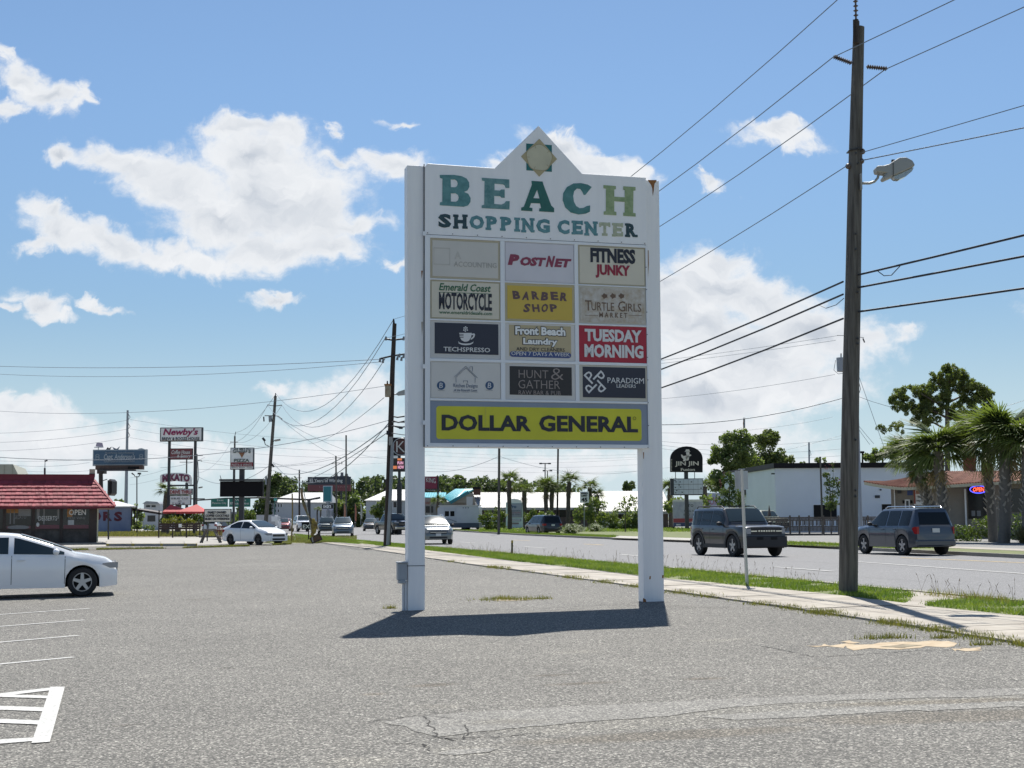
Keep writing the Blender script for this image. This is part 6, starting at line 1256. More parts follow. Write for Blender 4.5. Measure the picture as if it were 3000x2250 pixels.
# ---- white building with black parapet
f = Fr('white_building', 'white block building with a black flat parapet behind the wooden fence', 'building', 2450, 125)
a = f.L(2270, 1365); zt = f.L(2270, 1372)[1]; zp = f.L(2270, 1357)[1]; b_ = f.L(2760, 1372); lx, = (f.L(2131, 1400, 22)[0],)
mb = MB(); mb.add([(a[0], 0, -.2), (b_[0], 0, -.2), (b_[0], 24, -.2), (lx, 24, -.2), (a[0], 0, zt), (b_[0], 0, zt), (b_[0], 24, zt), (lx, 24, zt)], [(3,2,1,0),(4,5,6,7),(0,1,5,4),(1,2,6,5),(2,3,7,6),(3,0,4,7)]); mb.build('wall', M_bw, f.root)
mb = MB(); mb.add([(a[0] - .15, -.25, zt), (b_[0], -.25, zt), (b_[0], 24.2, zt), (lx - .2, 24.2, zt), (a[0] - .15, -.25, zp), (b_[0], -.25, zp), (b_[0], 24.2, zp), (lx - .2, 24.2, zp)], [(3,2,1,0),(4,5,6,7),(0,1,5,4),(1,2,6,5),(2,3,7,6),(3,0,4,7)]); mb.build('parapet', M_blk, f.root)
for x0, x1, y0, y1 in ((2384, 2451, 1479, 1520), (2584, 2640, 1477, 1520)): o = f.box('shutter_door', x0, x1, y0, y1, -.05, .02, M_dark); f.box('frame', x0 - 1.2, x1 + 1.2, y0 - 1.5, y0, -.07, .0, M_signw, o)
f.box('wall_sign', 2563, 2577, 1451, 1459, -.1, 0, M_steel); f.box('wall_lamp', 2577, 2581, 1433, 1437, -.2, 0, M_steel); f.box('camera', 2259, 2268, 1386, 1390, -.3, 0, M_steel)
mb = MB(); c_ = f.L(2223, 1429, 9); mb.box(c_[0] - .35, c_[0] + .1, 8, 8.5, c_[1] - .2, c_[1] + .1); mb.build('wall_lamp', M_steel, f.root)
f = Fr('white_annex', 'white annex box with dark awning left of the white building', 'building', 2170, 140); f.box('wall', 2150, 2212, 1384, 1545, 0, 6, M_bw, ground=True); f.poly('awning', [(2160, 1452), (2172, 1436), (2203, 1432), (2203, 1440), (2180, 1452)], -2, 0, M_brown); f.box('opening', 2184, 2203, 1460, 1520, -.05, 0, M_dark)
# ---- restaurant with the flared tiled roof
f = Fr('tile_roof_restaurant', 'beige restaurant with an upswept red tile roof and neon OPEN sign', 'restaurant', 2612, 88, rz=R(-15.5))
M_tile = mat('roof_tile', (.22, .085, .055), .8, col2=(.34, .17, .11), vscale=2.5, detail=8, objrand=.12); wl = f.box('wall', 2612, 3200, 1412, 1600, 0, 10, mat('beige_wall', (.27, .24, .20), .85, var=.06), ground=True)
zE = f.L(2700, 1430)[1]; zT = f.L(2700, 1378)[1]; nE = 26
def eave(t):   # flared front eave: left tip sweeps up
    px = 2533 + t * 700; lift = 17 * max(0, 1 - t * 5.5) ** 1.6; p = f.L(px, 1430 - lift - max(0, px - 2640) * .06); return Vector((p[0], -1.6 + .4 * max(0, 1 - t*5), p[1]))
def ridge(t): px = 2650 + t * 600; sag = 0; p = f.L(px, 1380 - 4 * t + 22 * max(0, 1 - t * 6) ** 1.3); return Vector((p[0], 2.4, p[1]))
mb = MB(); N = 40
for i in range(N + 1): t = i / N; mb.v += [tuple(eave(t)), tuple(eave(t).lerp(ridge(t), .5) - Vector((0, 0, .12))), tuple(ridge(t)), tuple(ridge(t) + Vector((0, 6, 0))), tuple(eave(t) - Vector((0, 0, .18)))]
for i in range(N):
    for k in (0, 1, 2): mb.f.append((5*i+k, 5*i+5+k, 5*i+6+k, 5*i+1+k)); mb.m.append(0)
    mb.f.append((5*i+4, 5*i+9, 5*i+5, 5*i)); mb.m.append(1)
b0 = len(mb.v); mb.v += [(eave(0).x + 1.2, 7, zE + .3)]; mb.f.append((0, 1, b0)); mb.m.append(0); mb.f.append((1, 2, b0)); mb.m.append(0)
rf = mb.build('roof', [M_tile, M_cream], f.root)
for i in range(54):       # tile courses as raised ribs
    t = i / 54 * .62; a, b_ = eave(t), ridge(t); m_ = a.lerp(b_, .5) - Vector((0, 0, .12)); q = MB(); q.tube([a + Vector((0, 0, .03)), m_ + Vector((0, 0, .05)), b_ + Vector((0, 0, .03))], .055, 5); q.build('tile_row', M_tile, rf)
f.box('chimney', 2830, 2868, 1240, 1385, 4, 4.8, mat('chimney_brick', (.20, .08, .05), .8, var=.2))
f.box('speaker', 2629, 2641, 1436, 1446, -.25, 0, M_steel); f.box('speaker', 2701, 2712, 1431, 1443, -.25, 0, M_steel); f.box('poster', 2658, 2674, 1437, 1451, -.03, 0, mat('poster_star', (.05, .09, .25), .5))
b = f.box('banner', 2677, 2711, 1436, 1480, -.05, -.02, M_signw); f.box('banner_strip', 2677, 2682, 1436, 1476, -.06, -.05, mat('banner_red', (.35, .10, .07), .6), b); f.box('banner_strip', 2683, 2702, 1437, 1447, -.06, -.05, mat('banner_pink', (.45, .20, .15), .6), b); f.text('Now', 2689, 2699, 1452, 1459, -.08, ink, b); f.text('Hiring Today', 2684, 2709, 1464, 1471, -.08, ink, b)
o = f.box('door', 2651, 2666, 1463, 1500, -.06, 0, M_signw); f.box('pane', 2655, 2662, 1467, 1490, -.08, -.06, M_bwin, o); f.box('shutter', 2644, 2651, 1466, 1475, -.06, 0, M_dark); f.box('shutter', 2666, 2673, 1466, 1475, -.06, 0, M_dark)
f.box('corner_pipe', 2621, 2624, 1432, 1590, -.12, 0, M_signw, ground=True); f.box('column', 2827, 2832, 1432, 1590, -.3, -.1, M_signw, ground=True); rc = f.box('window', 2836, 2900, 1421, 1520, -.06, .0, M_bwin); f.box('window', 2945, 3000, 1432, 1500, -.06, 0, M_bwin)  # dark pane right of the column paints in the shade of a wall recess
for x in (2846, 2862): f.box('poster', x, x + 11, 1496, 1512, -.08, -.06, M_curt)
ns = f.box('neon_sign', 2842, 2889, 1422, 1446, -.2, -.16, M_dark); M_nr = mat('neon_red', (.6, .05, .03), .4, emit=((1.0, .10, .05), 2.2)); M_nb = mat('neon_blue', (.08, .08, .6), .4, emit=((.10, .10, 1.0), 1.6))
f.text('OPEN', 2849, 2883, 1428, 1440, -.24, M_nr, ns, shear=.15, bold=.01); c_ = f.L(2866, 1434); s_ = 88/FPX
mb = MB(); mb.tube([(c_[0] + 23*s_*math.cos(R(a)), -.22, c_[1] + 10.5*s_*math.sin(R(a))) for a in range(0, 361, 15)], .028, 6); mb.build('neon_ring', M_nb, ns)
# ---- wooden fence in front of the white building
f = Fr('wooden_fence', 'weathered grey wooden fence with openwork top in front of the white building', 'fence', 2400, 104); fw = mat('fence_wood', (.10, .085, .075), .85, col2=(.17, .15, .13), vscale=6)
for x in (2312, 2339, 2368, 2410, 2454, 2498, 2540, 2580, 2620): f.box('post', x, x + 4.5, 1510, 1568, -.12, 0, fw, ground=True)
for y in (1514, 1523, 1541): f.box('rail', 2240, 2625, y, y + 2.4, -.03, .03, fw)
mb = MB(); 
for i in range(98):
    x = 2240 + i * 3.95; a, b_ = f.L(x, 1541), f.L(x + 3.3, 1557); mb.box(a[0], b_[0], .0, .03, b_[1], a[1]); a, b_ = f.L(x, 1516), f.L(x + 3.3, 1524); mb.box(a[0], b_[0], .0, .03, b_[1], a[1])
    if i % 5 not in (2,) : a, b_ = f.L(x + .3, 1524), f.L(x + 2.2 + (i % 3), 1541 - (i * 7 % 5)); mb.box(a[0], b_[0], .0, .025, b_[1], a[1])
o = mb.build('picket', fw, f.root); o['kind'] = 'stuff'
for i in range(7): x = 2240 + i * 56; f.box('ground_beam', x, x + 54, 1563, 1571, -.5, -.3, fw)
f.poly('folded_umbrella', [(2252, 1513), (2256, 1480), (2262, 1513)], .3, .5, mat('umbrella_cloth', (.09, .07, .07), .7))
# ---- black Jin Jin pole sign
g = G(2012, 1553); f = Fr('fusion_sign', 'black arched JIN JIN Fusion sign over a blank grey letter board', 'sign', 2012, g.y)
arch = [(1963, 1383), (1963, 1342)] + [(2010 - 47*math.cos(R(a)), 1343 - 35*math.sin(R(a))) for a in range(15, 170, 15)] + [(2057, 1342), (2057, 1384)]
b = f.poly('sign_board', arch[::-1], -.5, .1, M_blk); gold = mat('letter_champagne', (.62, .56, .48), .45)
f.text('JIN JIN', 1976, 2045, 1352, 1368, -.54, gold, b, bold=.02); f.text('Fusion', 1993, 2034, 1372, 1380, -.54, gold, b, bold=.02)
for i in range(9): x = 1966; f.box('edge_bulb', 1964, 1967, 1346 + i*4, 1347.6 + i*4, -.54, -.5, gold, b)
fig = mat('figure_cream', (.66, .60, .54), .5)
for nm, pts in (('hat_mark', [(2006, 1322), (2008, 1317), (2017, 1317), (2019, 1322), (2021, 1324), (2004, 1324)]), ('face_mark', [(2008, 1325), (2018, 1325), (2018, 1333), (2013, 1336), (2009, 1332)]), ('arm_mark', [(1993, 1333), (1996, 1332), (2001, 1337), (2022, 1332), (2024, 1335), (2010, 1342), (2012, 1345), (2006, 1351), (1999, 1352), (2001, 1346), (1996, 1341)]), ('sleeve_mark', [(2008, 1338), (2018, 1336), (2016, 1349), (2009, 1350)])): f.poly(nm, pts[::-1], -.53, -.505, fig, b)
b = f.box('letter_board', 1963, 2059, 1402, 1451, -.5, .1, M_steel); f.box('face', 1973, 2057, 1404, 1448, -.53, -.5, mat('board_grey_white', (.48, .52, .56), .45, var=.04), b)
for y in (1418.5, 1433.5): f.box('rail', 1973, 2057, y, y + 1, -.55, -.53, M_steel, b)
for x in (1987, 2001, 2015, 2029, 2043): f.box('panel_joint', x, x + .7, 1404, 1448, -.545, -.53, M_steelgrey, b)
for x, y in ((1974, 1407), (1977, 1411), (1989, 1411), (1986, 1420), (1990, 1426), (1975, 1427), (1979, 1436), (1976, 1443), (1995, 1441), (2022, 1411), (2050, 1429)): f.box('letter_scrap', x, x + 4, y, y + 2.5, -.56, -.545, M_blk, b)
f.box('pole', 2006, 2017, 1383, 1560, -.2, .2, M_steel, ground=True)
for x in (1979, 2035): f.pole('rod', [(x, 1402), (x, 1383)], .04, .04, M_steel)
# ---- monument sign
g = G(1507, 1550); f = Fr('monument_sign', 'pale mint monument sign with arched top and a Pro panel', 'sign', 1507, g.y)
b = f.box('body', 1482, 1532, 1472, 1552, 0, .6, mat('mint_white', (.62, .72, .70), .6, var=.03), ground=True, bevel=.05); f.poly('arch_cap', [(1484, 1473), (1487, 1466), (1495, 1462), (1507, 1461), (1519, 1463), (1527, 1467), (1530, 1473)][::-1], .0, .6, M_signw)
pb = f.box('panel', 1491, 1529, 1475, 1516, -.06, 0, M_steelgrey); f.box('face', 1493, 1527, 1477, 1514, -.08, -.06, mat('panel_pale_blue', (.34, .36, .44), .5), pb); f.text('Pro', 1494, 1513, 1479, 1489, -.11, mat('ink_blue', (.04, .09, .19)), pb, bold=.04)
for i, (s_, m_) in enumerate((('Restoration', ink), ('Water Fire Mold', M_trr), ('Call Today', ink))): f.text(s_, 1495, 1525, 1494 + i*6, 1498 + i*6, -.11, m_, pb)
o = f.box('slot_panel', 1493, 1527, 1520, 1527, -.06, 0, mat('panel_slate', (.12, .15, .26), .5)); f.box('strip', 1495, 1525, 1522, 1525, -.08, -.06, M_signw, o); f.box('faded_print', 1494, 1520, 1531, 1536, -.02, 0, mat('print_faded', (.30, .24, .22), .6))
# ---- speed limit sign
g = G(1711, 1560); f = Fr('speed_limit_sign', 'white SPEED LIMIT 45 sign on a thin post by the far kerb', 'traffic sign', 1711, g.y); f.pole('post', [(1711.5, 1562), (1711.5, 1470)], .045, .045, M_steelgrey); b = f.box('sign_plate', 1699, 1725, 1440, 1473, -.08, -.05, mat('plate_white', (.82, .82, .82), .5), bevel=.01)
for s_, x0, x1, y0, y1 in (('SPEED', 1702, 1722, 1443, 1448), ('LIMIT', 1703, 1721, 1450, 1455), ('45', 1703, 1721, 1458, 1470)): f.text(s_, x0, x1, y0, y1, -.10, M_blk, b, bold=.04)
# ---- verge sign seen from behind / edge on
g = G(2189, 1718); f = Fr('roadside_sign', 'blank back of a road sign on a thin white post beside the sidewalk', 'traffic sign', 2189, g.y)
f.pole('post', [(2189, 1722), (2181, 1560), (2173, 1374)], .038, .036, mat('post_pale', (.50, .50, .48), .6)); mb = MB(); a, b_ = f.L(2153, 1375), f.L(2197, 1432); mb.add([(a[0], .02, a[1] - .03), (b_[0], .22, a[1] - .03), (b_[0], .22, b_[1]), (a[0], .02, b_[1]), (a[0], .035, a[1] - .03), (b_[0], .235, a[1] - .03), (b_[0], .235, b_[1]), (a[0], .035, b_[1])], [(0,3,2,1),(4,5,6,7),(0,1,5,4),(1,2,6,5),(2,3,7,6),(3,0,4,7)]); mb.build('sign_plate', mat('plate_grey', (.42, .44, .47), .4, metal=.3), f.root)
f.box('bracket', 2164, 2182, 1373, 1377, -.03, .04, M_steelgrey)
# ---- stake in the verge
g = G(1500, 1626); f = Fr('marker_stake', 'short olive marker stake with yellow cap in the grass verge', 'stake', 1500, g.y); f.box('stake', 1497.5, 1503, 1590, 1626, -.02, .02, mat('stake_olive', (.10, .09, .045), .8), ground=True); f.box('cap', 1497.5, 1503.5, 1583, 1590, -.022, .022, mat('cap_yellow', (.42, .30, .05), .6))
# ---- lot corner: exit board, leaning sign, pole and flag
g = G(903, 1583); f = Fr('exit_sign', 'small black EXIT board on a short post at the lot corner', 'sign', 903, g.y); f.pole('post', [(904, 1585), (904, 1550)], .04, .04, M_blk); b = f.box('sign_board', 884, 926, 1530, 1552, -.06, -.03, M_blk); f.text('EXIT', 888, 922, 1537, 1548, -.09, M_signw, b, bold=.02)
g = G(925, 1593); f = Fr('leaning_sign', 'dark framed board lying tilted on the grass beside the exit sign', 'sign', 925, g.y); f.poly('frame', [(906, 1577), (936, 1561), (945, 1581), (915, 1593)], 0, .08, M_brown); f.poly('picture', [(910, 1578), (934, 1566), (940, 1579), (916, 1589)], -.02, 0, mat('picture_mix', (.14, .05, .03), .6, col2=(.05, .06, .03), vscale=5))
g = G(856, 1588); f = Fr('utility_stub', 'slim faded yellow wooden pole at the lot corner', 'pole', 856, g.y); f.pole('pole', [(854, 1590), (857, 1500), (856, 1446)], .05, .045, mat('pole_ochre', (.24, .17, .06), .8, var=.25))
f = Fr('feather_flag', 'leaning green and yellow feather flag drooping beside the exit board', 'flag', 915, 84); f.pole('pole', [(917, 1588), (902, 1500), (888, 1430), (884, 1418), (880, 1418), (878, 1430)], .03, .02, mat('flag_pole', (.35, .36, .33), .5))
mb = MB(); Lf = [(879, 1428), (881, 1455), (886, 1478), (893, 1495), (900, 1512), (908, 1530)]; Rf = [(886, 1430), (889, 1455), (896, 1480), (903, 1500), (909, 1514), (922, 1532)]
for i, (a, b_) in enumerate(zip(Lf, Rf)): p, q = f.L(*a), f.L(*b_); mb.v += [(p[0], .05*math.sin(i*2), p[1]), (q[0], -.05*math.sin(i*2), q[1])]
for i in range(5): mb.f.append((2*i, 2*i+1, 2*i+3, 2*i+2)); mb.m.append(0)
mb.build('flag_cloth', mat('flag_green', (.07, .11, .045), .7, col2=(.30, .16, .08), vscale=1.5), f.root); mb = MB()
for i, (x, y, r_) in enumerate(((918, 1527, .12), (921, 1540, .20), (919, 1553, .17), (915, 1566, .11))): c_ = f.L(x, y); ellipse_mesh(mb, (c_[0], 0, c_[1]), (r_, .1, r_ * 1.5), 8, 6)
mb.build('flag_bundle', mat('flag_yellow', (.34, .26, .04), .7, col2=(.10, .06, .02), vscale=5), f.root, 60)
for i, (x, yt_, yb_, c) in enumerate(((1008, 1473, 1530, (.45, .22, .13)), (1040, 1474, 1535, (.42, .16, .09)), (1057, 1474, 1528, (.45, .45, .38)))):
    f = Fr('feather_flag', ('faded orange feather flag nearest the teal sign', 'second orange feather flag, tallest of the three', 'thin pale feather flag left of the charcoal car')[i], 'flag', x, 160, group='feather flags by the far shops'); f.pole('pole', [(x, yb_ + 10), (x, yt_)], .03, .02, M_steelgrey); f.poly('flag_cloth', [(x, yb_ - 8), (x, yt_), (x + 3, yt_ + 8), (x + 5, yt_ + 25), (x + 4, yb_ - 8)][::-1], -.03, .0, mat(f'feather_{i}', c, .7))
# ================================================================ UTILITY POLES AND WIRES
M_wood = mat('pole_wood', (.060, .053, .046), .9, col2=(.17, .158, .138), vscale=2.2, bump=.5, bscale=14, detail=10)
def grain(m):
    t = m.node_tree
    for n in t.nodes:
        if n.type == 'TEX_NOISE':
            src = n.inputs['Vector'].links[0].from_socket; mp = t.nodes.new('ShaderNodeMapping'); mp.inputs['Scale'].default_value = (9, 9, .45); t.links.new(src, mp.inputs['Vector']); t.links.new(mp.outputs[0], n.inputs['Vector'])
grain(M_wood)
M_woodd = mat('pole_wood_dark', (.030, .022, .018), .9, col2=(.065, .050, .040), vscale=3, bump=.4, bscale=14); grain(M_woodd)
M_ins = mat('insulator_brown', (.12, .09, .075), .5, var=.2); M_cable = mat('cable_black', (.02, .022, .03), .6); M_wire = mat('wire_grey', (.16, .19, .23), .5); M_alu = mat('lamp_aluminium', (.34, .34, .32), .45, metal=.3)
g = G(2484, 1742); f = Fr('utility_pole', 'massive weathered wooden utility pole in the grass right of the big sign', 'utility pole', 2484, g.y); UY = g.y
ps = [(2484, 1748), (2487, 1500), (2493, 1100), (2499, 850), (2504, 560), (2510, 300), (2516, 80)]; rs_ = [27.5, 26.5, 24.5, 23, 21, 18.5, 16.5]
mb = MB(); mb.tube([(f.L(*p)[0], 0, f.L(*p)[1] - (.2 if i == 0 else 0)) for i, p in enumerate(ps)], [r * UY / FPX for r in rs_], 20); po = mb.build('pole', M_wood, f.root, 60)
def insul(f, p, q, dp=0.0, dq=0.0, r=.055, n=9, nm='insulator'):
    a, b = f.L(*p), f.L(*q); A = Vector((a[0], dp, a[1])); B = Vector((b[0], dq, b[1])); mb = MB(); mb.tube([A, B], .02, 6)
    for i in range(n): t = (i + .7) / (n + .4); c = A.lerp(B, t); d = (B - A).normalized() * .018; mb.tube([c - d, c, c + d], [r*.55, r, r*.5], 10)
    return mb.build(nm, M_ins, f.root, 60)
insul(f, (2508, 68), (2505, -60)); insul(f, (2492, 190), (2438, 170), -.1, -.1); insul(f, (2535, 200), (2596, 206), -.1, -.1)
mb = MB(); a, b = f.L(2506, 135), f.L(2507, 66); mb.beam((a[0] - .02, -.16, a[1]), (b[0] - .02, -.12, b[1]), .10, .14); mb.build('top_bracket', M_woodd, f.root)
for py in (440, 456, 485, 690, 735, 860, 995, 1010, 1290, 1437, 1455): c_ = f.L(2501 + (py % 3) * 3, py); mb = MB(); ellipse_mesh(mb, (c_[0], -.18, c_[1]), (.025, .03, .025), 6, 4); mb.build('bolt', M_steel, f.root)
for (x, y) in ((2524, 447), (2521, 475), (2482, 490)): mb = MB(); c_ = f.L(x, y); ellipse_mesh(mb, (c_[0], -.08, c_[1]), (.06, .06, .06), 8, 6); mb.build('spool_insulator', M_ins, f.root, 60)
f.box('band', 2485, 2524, 441, 444, -.16, .16, M_steel)
# the lamp that hangs on it: a thing of its own
sl2 = Fr('street_lamp', 'grey cobra-head street lamp on a curved arm fixed to the big wooden pole', 'street lamp', 2600, UY - .15, zb=0); sl2.root.location.z = 0
f = sl2; f.pole('arm', [(2522, 537), (2548, 537), (2562, 532), (2571, 522), (2575, 508)], .028, .026, M_alu); 
o = f.poly('housing', [(2562, 496), (2566, 490), (2585, 489), (2600, 485), (2612, 477), (2630, 466), (2650, 465), (2668, 474), (2676, 488), (2670, 494), (2640, 508), (2612, 520), (2588, 531), (2582, 524), (2592, 512), (2565, 508)], -.14, .14, M_alu); md = o.modifiers.new('b', 'BEVEL'); md.width = .04; md.segments = 3
f.box('plate', 2519, 2524, 510, 556, -.06, .06, M_alu)
q = f.poly('lens', [(2613, 521), (2620, 527), (2632, 528), (2650, 520), (2668, 505), (2673, 494), (2640, 509)], -.10, .10, mat('lamp_lens', (.45, .50, .50), .1, trans=.4)); q2 = f.box('photocell', 2612, 2620, 468, 477, -.03, .03, M_steel)
mb = MB(); a, b = f.L(2611, 483), f.L(2620, 520); mb.beam((a[0], -.145, a[1]), (b[0] - .06, -.145, b[1]), .02, .01); mb.build('seam', M_steel, f.root)
def wirepath(p, q, sag, n=14): p, q = Vector(p), Vector(q); return [p.lerp(q, i / n) - Vector((0, 0, sag * 4 * (i/n) * (1 - i/n))) for i in range(n + 1)]
def wire(p, q, sag, r, label, m=None, name='power_line', group=None, cat='cable', n=14):
    mb = MB(); pts = wirepath(p, q, sag, n); mb.tube(pts, r, 5); o = mb.build(name, m or M_wire, None, 60); return tag(o, label, cat, group)
# ---- leaning pole left of the big sign
g = G(1134, 1601); KY = g.y; f = Fr('utility_pole', 'dark leaning utility pole with rusty transformer just left of the big sign', 'utility pole', 1134, KY)
mb = MB(); ps = [(1134, 1602), (1139, 1440), (1144, 1280), (1150, 1080), (1156, 948)]; mb.tube([(f.L(*p)[0], 0, f.L(*p)[1]) for p in ps], [11*KY/FPX, 9.5*KY/FPX, 8.5*KY/FPX, 7*KY/FPX, 6*KY/FPX], 12); mb.build('pole', M_woodd, f.root, 60)
o = f.box('transformer', 1130, 1146, 1129, 1164, -.45, -.1, mat('transformer_rusty', (.22, .12, .06), .8, col2=(.42, .38, .28), vscale=3)); f.box('lid', 1128, 1148, 1127, 1131, -.47, -.08, M_rust, o); f.pole('bushing', [(1136, 1128), (1136, 1117)], .05, .03, M_steel, -.25)
f.pole('cross_arm', [(1128, 993), (1150, 997), (1186, 993)], .05, .05, M_steel, -.1); f.pole('cross_arm', [(1112, 1052), (1150, 1043), (1186, 1038)], .05, .05, M_steel, -.1); f.pole('top_pin', [(1154, 950), (1153, 934)], .07, .04, M_steel)
for x, y in ((1113, 1056), (1122, 1058), (1164, 1050), (1170, 1042), (1176, 1052), (1182, 1044), (1130, 992), (1182, 992)): f.pole('insulator', [(x, y + 6), (x + 2, y - 5)], .07, .05, mat('insulator_grey', (.20, .21, .22), .5), -.15)
f.pole('riser', [(1137, 1600), (1145, 1450), (1151, 1300)], .09, .09, M_steelgrey, -.28); f.box('riser_box', 1141, 1151, 1281, 1305, -.4, -.2, mat('riser_grey', (.30, .30, .29), .6))
o = f.poly('lamp_head', [(1160, 1155), (1168, 1148), (1186, 1142), (1186, 1157), (1166, 1159)], -.15, .15, M_alu); f.pole('lamp_arm', [(1150, 1155), (1162, 1156)], .03, .03, M_alu)
for p in (((1150, 1220), (1165, 1223), (1186, 1220)), ((1150, 1233), (1168, 1238), (1186, 1234)), ((1150, 1247), (1172, 1254), (1186, 1250))): f.pole('cable_stub', list(p), .04, .04, M_cable, -.1)
f.poly('splice_case', [(1168, 1250), (1180, 1250), (1180, 1257), (1170, 1257)], -.2, 0, M_cable); f.box('cable_clamp', 1133, 1141, 1262, 1274, -.2, 0, M_cable)
# ---- other poles
def simple_pole(label, pxb, pyb, pxt, pyt, Y, w0, w1, m, extras=None, group=None, name='utility_pole', cat='utility pole'):
    f = Fr(name, label, cat, pxb, Y, group=group); mb = MB(); a, b = f.L(pxb, pyb), f.L(pxt, pyt); mb.tube([(a[0], 0, min(0, a[1]) - .1), (b[0], 0, b[1])], [w0*Y/FPX/2, w1*Y/FPX/2], 10); mb.build('pole', m, f.root, 60)
    for e in (extras or []): f.pole(e[0], e[1], e[2]*Y/FPX, e[2]*Y/FPX, e[3], -.1)
    return f
f = simple_pole('leaning wooden pole with cross arm and two lamps above the white apartment house', 776, 1560, 807, 1160, 135, 13, 8, M_wood, [('top_pin', [(807, 1165), (808, 1152)], 1.5, M_steel), ('cross_arm', [(784, 1186), (806, 1190), (826, 1187)], 1.2, M_steel), ('cross_arm', [(776, 1218), (800, 1218), (815, 1219), (828, 1229)], 1.3, M_steel), ('lamp_arm', [(788, 1307), (778, 1303), (774, 1290)], 1.2, M_steel), ('lamp_arm', [(801, 1294), (808, 1288)], 1.2, M_steel), ('lamp_head', [(770, 1283), (777, 1292)], 3.4, M_steel), ('lamp_head', [(806, 1291), (822, 1288)], 3.2, M_alu), ('transformer', [(792, 1219), (793, 1236)], 5, M_steelgrey), ('insulator', [(773, 1221), (774, 1235)], 2, M_steel), ('riser_box', [(780, 1395), (780, 1420)], 3, M_steelgrey), ('splice_case', [(797, 1360), (803, 1368)], 3, M_cable)])
simple_pole('tall pale steel transmission pole behind the blue billboard', 369, 1480, 374, 1202, 215, 12, 6, M_steelgrey, [('insulator', [(376, 1213), (382, 1222), (376, 1230)], .8, M_steel), ('insulator', [(376, 1240), (382, 1250), (376, 1256)], .8, M_steel), ('insulator', [(376, 1266), (381, 1276), (376, 1282)], .8, M_steel)])
simple_pole('wooden pole with small cross arm standing behind the pizza sign', 685, 1550, 688, 1278, 180, 6, 5, M_wood, [('top_pin', [(688, 1280), (691, 1265)], 1, M_steel), ('cross_arm', [(675, 1295), (698, 1296)], 1, M_steel)])
simple_pole('grey wooden pole right behind the brewhouse sign with wiring', 574, 1550, 575, 1330, 165, 9, 8, M_wood, [('cross_arm', [(573, 1335), (595, 1335)], .8, M_steel), ('cable_loop', [(577, 1350), (590, 1348), (592, 1352)], 1, M_cable), ('conduit', [(580, 1352), (583, 1400), (578, 1420)], 1, M_steelgrey), ('lamp_head', [(582, 1429), (594, 1427)], 2.4, M_alu)])
simple_pole('small pole with cross arm visible between the two sign poles', 547, 1420, 547, 1346, 190, 4, 4, M_wood, [('cross_arm', [(527, 1354), (566, 1354)], .9, M_steel)])
simple_pole('thin tall dark pole above the pines left of the leaning pole', 1014, 1540, 1014, 1275, 200, 5.5, 4.5, M_wood)
simple_pole('pole with two short arms in front of the wide billboard', 987, 1540, 984, 1336, 160, 5.5, 4.5, M_wood, [('cross_arm', [(984, 1341), (998, 1342)], .9, M_steel), ('cross_arm', [(966, 1360), (984, 1356), (1002, 1357)], .9, M_steel), ('insulator', [(1002, 1352), (1002, 1360)], 1, M_steel)])
simple_pole('small dark wooden pole above the apartment roof', 877, 1560, 877, 1376, 190, 6, 4, M_woodd, [('cross_arm', [(868, 1400), (884, 1400)], .8, M_steel)])
simple_pole('plain brown pole seen left of centre under the big sign', 1461, 1549, 1463, 1220, 128, 8, 6.5, M_wood); simple_pole('thin black pole seen right of centre under the big sign', 1632, 1530, 1636, 1230, 175, 5.5, 5, M_blk)
simple_pole('steel pole rising behind the round tree', 2181, 1480, 2180, 1224, 200, 7, 6, M_steelgrey, [('insulator', [(2180, 1226), (2177, 1240), (2179, 1256)], .9, M_rust)]); simple_pole('short blue-grey pole above the black parapet', 2371, 1480, 2370, 1296, 170, 5, 4.5, mat('pole_bluegrey', (.10, .14, .20), .5), [('bracket', [(2372, 1318), (2376, 1333), (2368, 1336)], .6, M_steel)])
simple_pole('grey wooden pole in front of the white building', 2410, 1562, 2403, 1338, 112, 6, 5, M_wood); simple_pole('tall tapered pale pole close behind the big wooden pole', 2522, 1572, 2513, 1210, 100, 13, 7, mat('pole_pale_steel', (.30, .34, .40), .45, metal=.2))
f = simple_pole('dark pole with transformer hidden behind the big wooden pole', 2497, 1560, 2497, 990, 95, 7, 6, M_woodd, [('cross_arm', [(2452, 983), (2497, 985), (2530, 990)], .8, M_steel), ('insulator', [(2527, 992), (2532, 1004)], 2, M_steel), ('bushing', [(2463, 1052), (2463, 1036)], 1.8, M_steel), ('cable_loop', [(2447, 1056), (2442, 1085), (2455, 1096), (2470, 1094)], .7, M_cable), ('cable_loop', [(2511, 1100), (2520, 1140), (2512, 1165)], .8, M_cable)])
c_ = f.L(2463, 1090); d_ = f.L(2463, 1050); mb = MB(); mb.tube([(c_[0], -.3, c_[1]), (d_[0], -.3, d_[1])], [14*95/FPX, 16*95/FPX], 14); mb.build('transformer', mat('transformer_grey', (.30, .33, .38), .5), f.root, 60)
f = Fr('lamp_post', 'twin-headed parking lot lamp between blue building and sign poles', 'street lamp', 401, 150); f.pole('pole', [(401, 1560), (401, 1395)], .07, .06, M_steel); f.pole('arm', [(386, 1386), (393, 1391), (396, 1397), (406, 1397), (410, 1390)], .05, .05, M_steel); f.box('lamp_head', 405, 413, 1385, 1390, -.3, .1, M_steel); f.pole('lamp_head', [(386, 1386), (391, 1390)], .08, .08, M_steel)
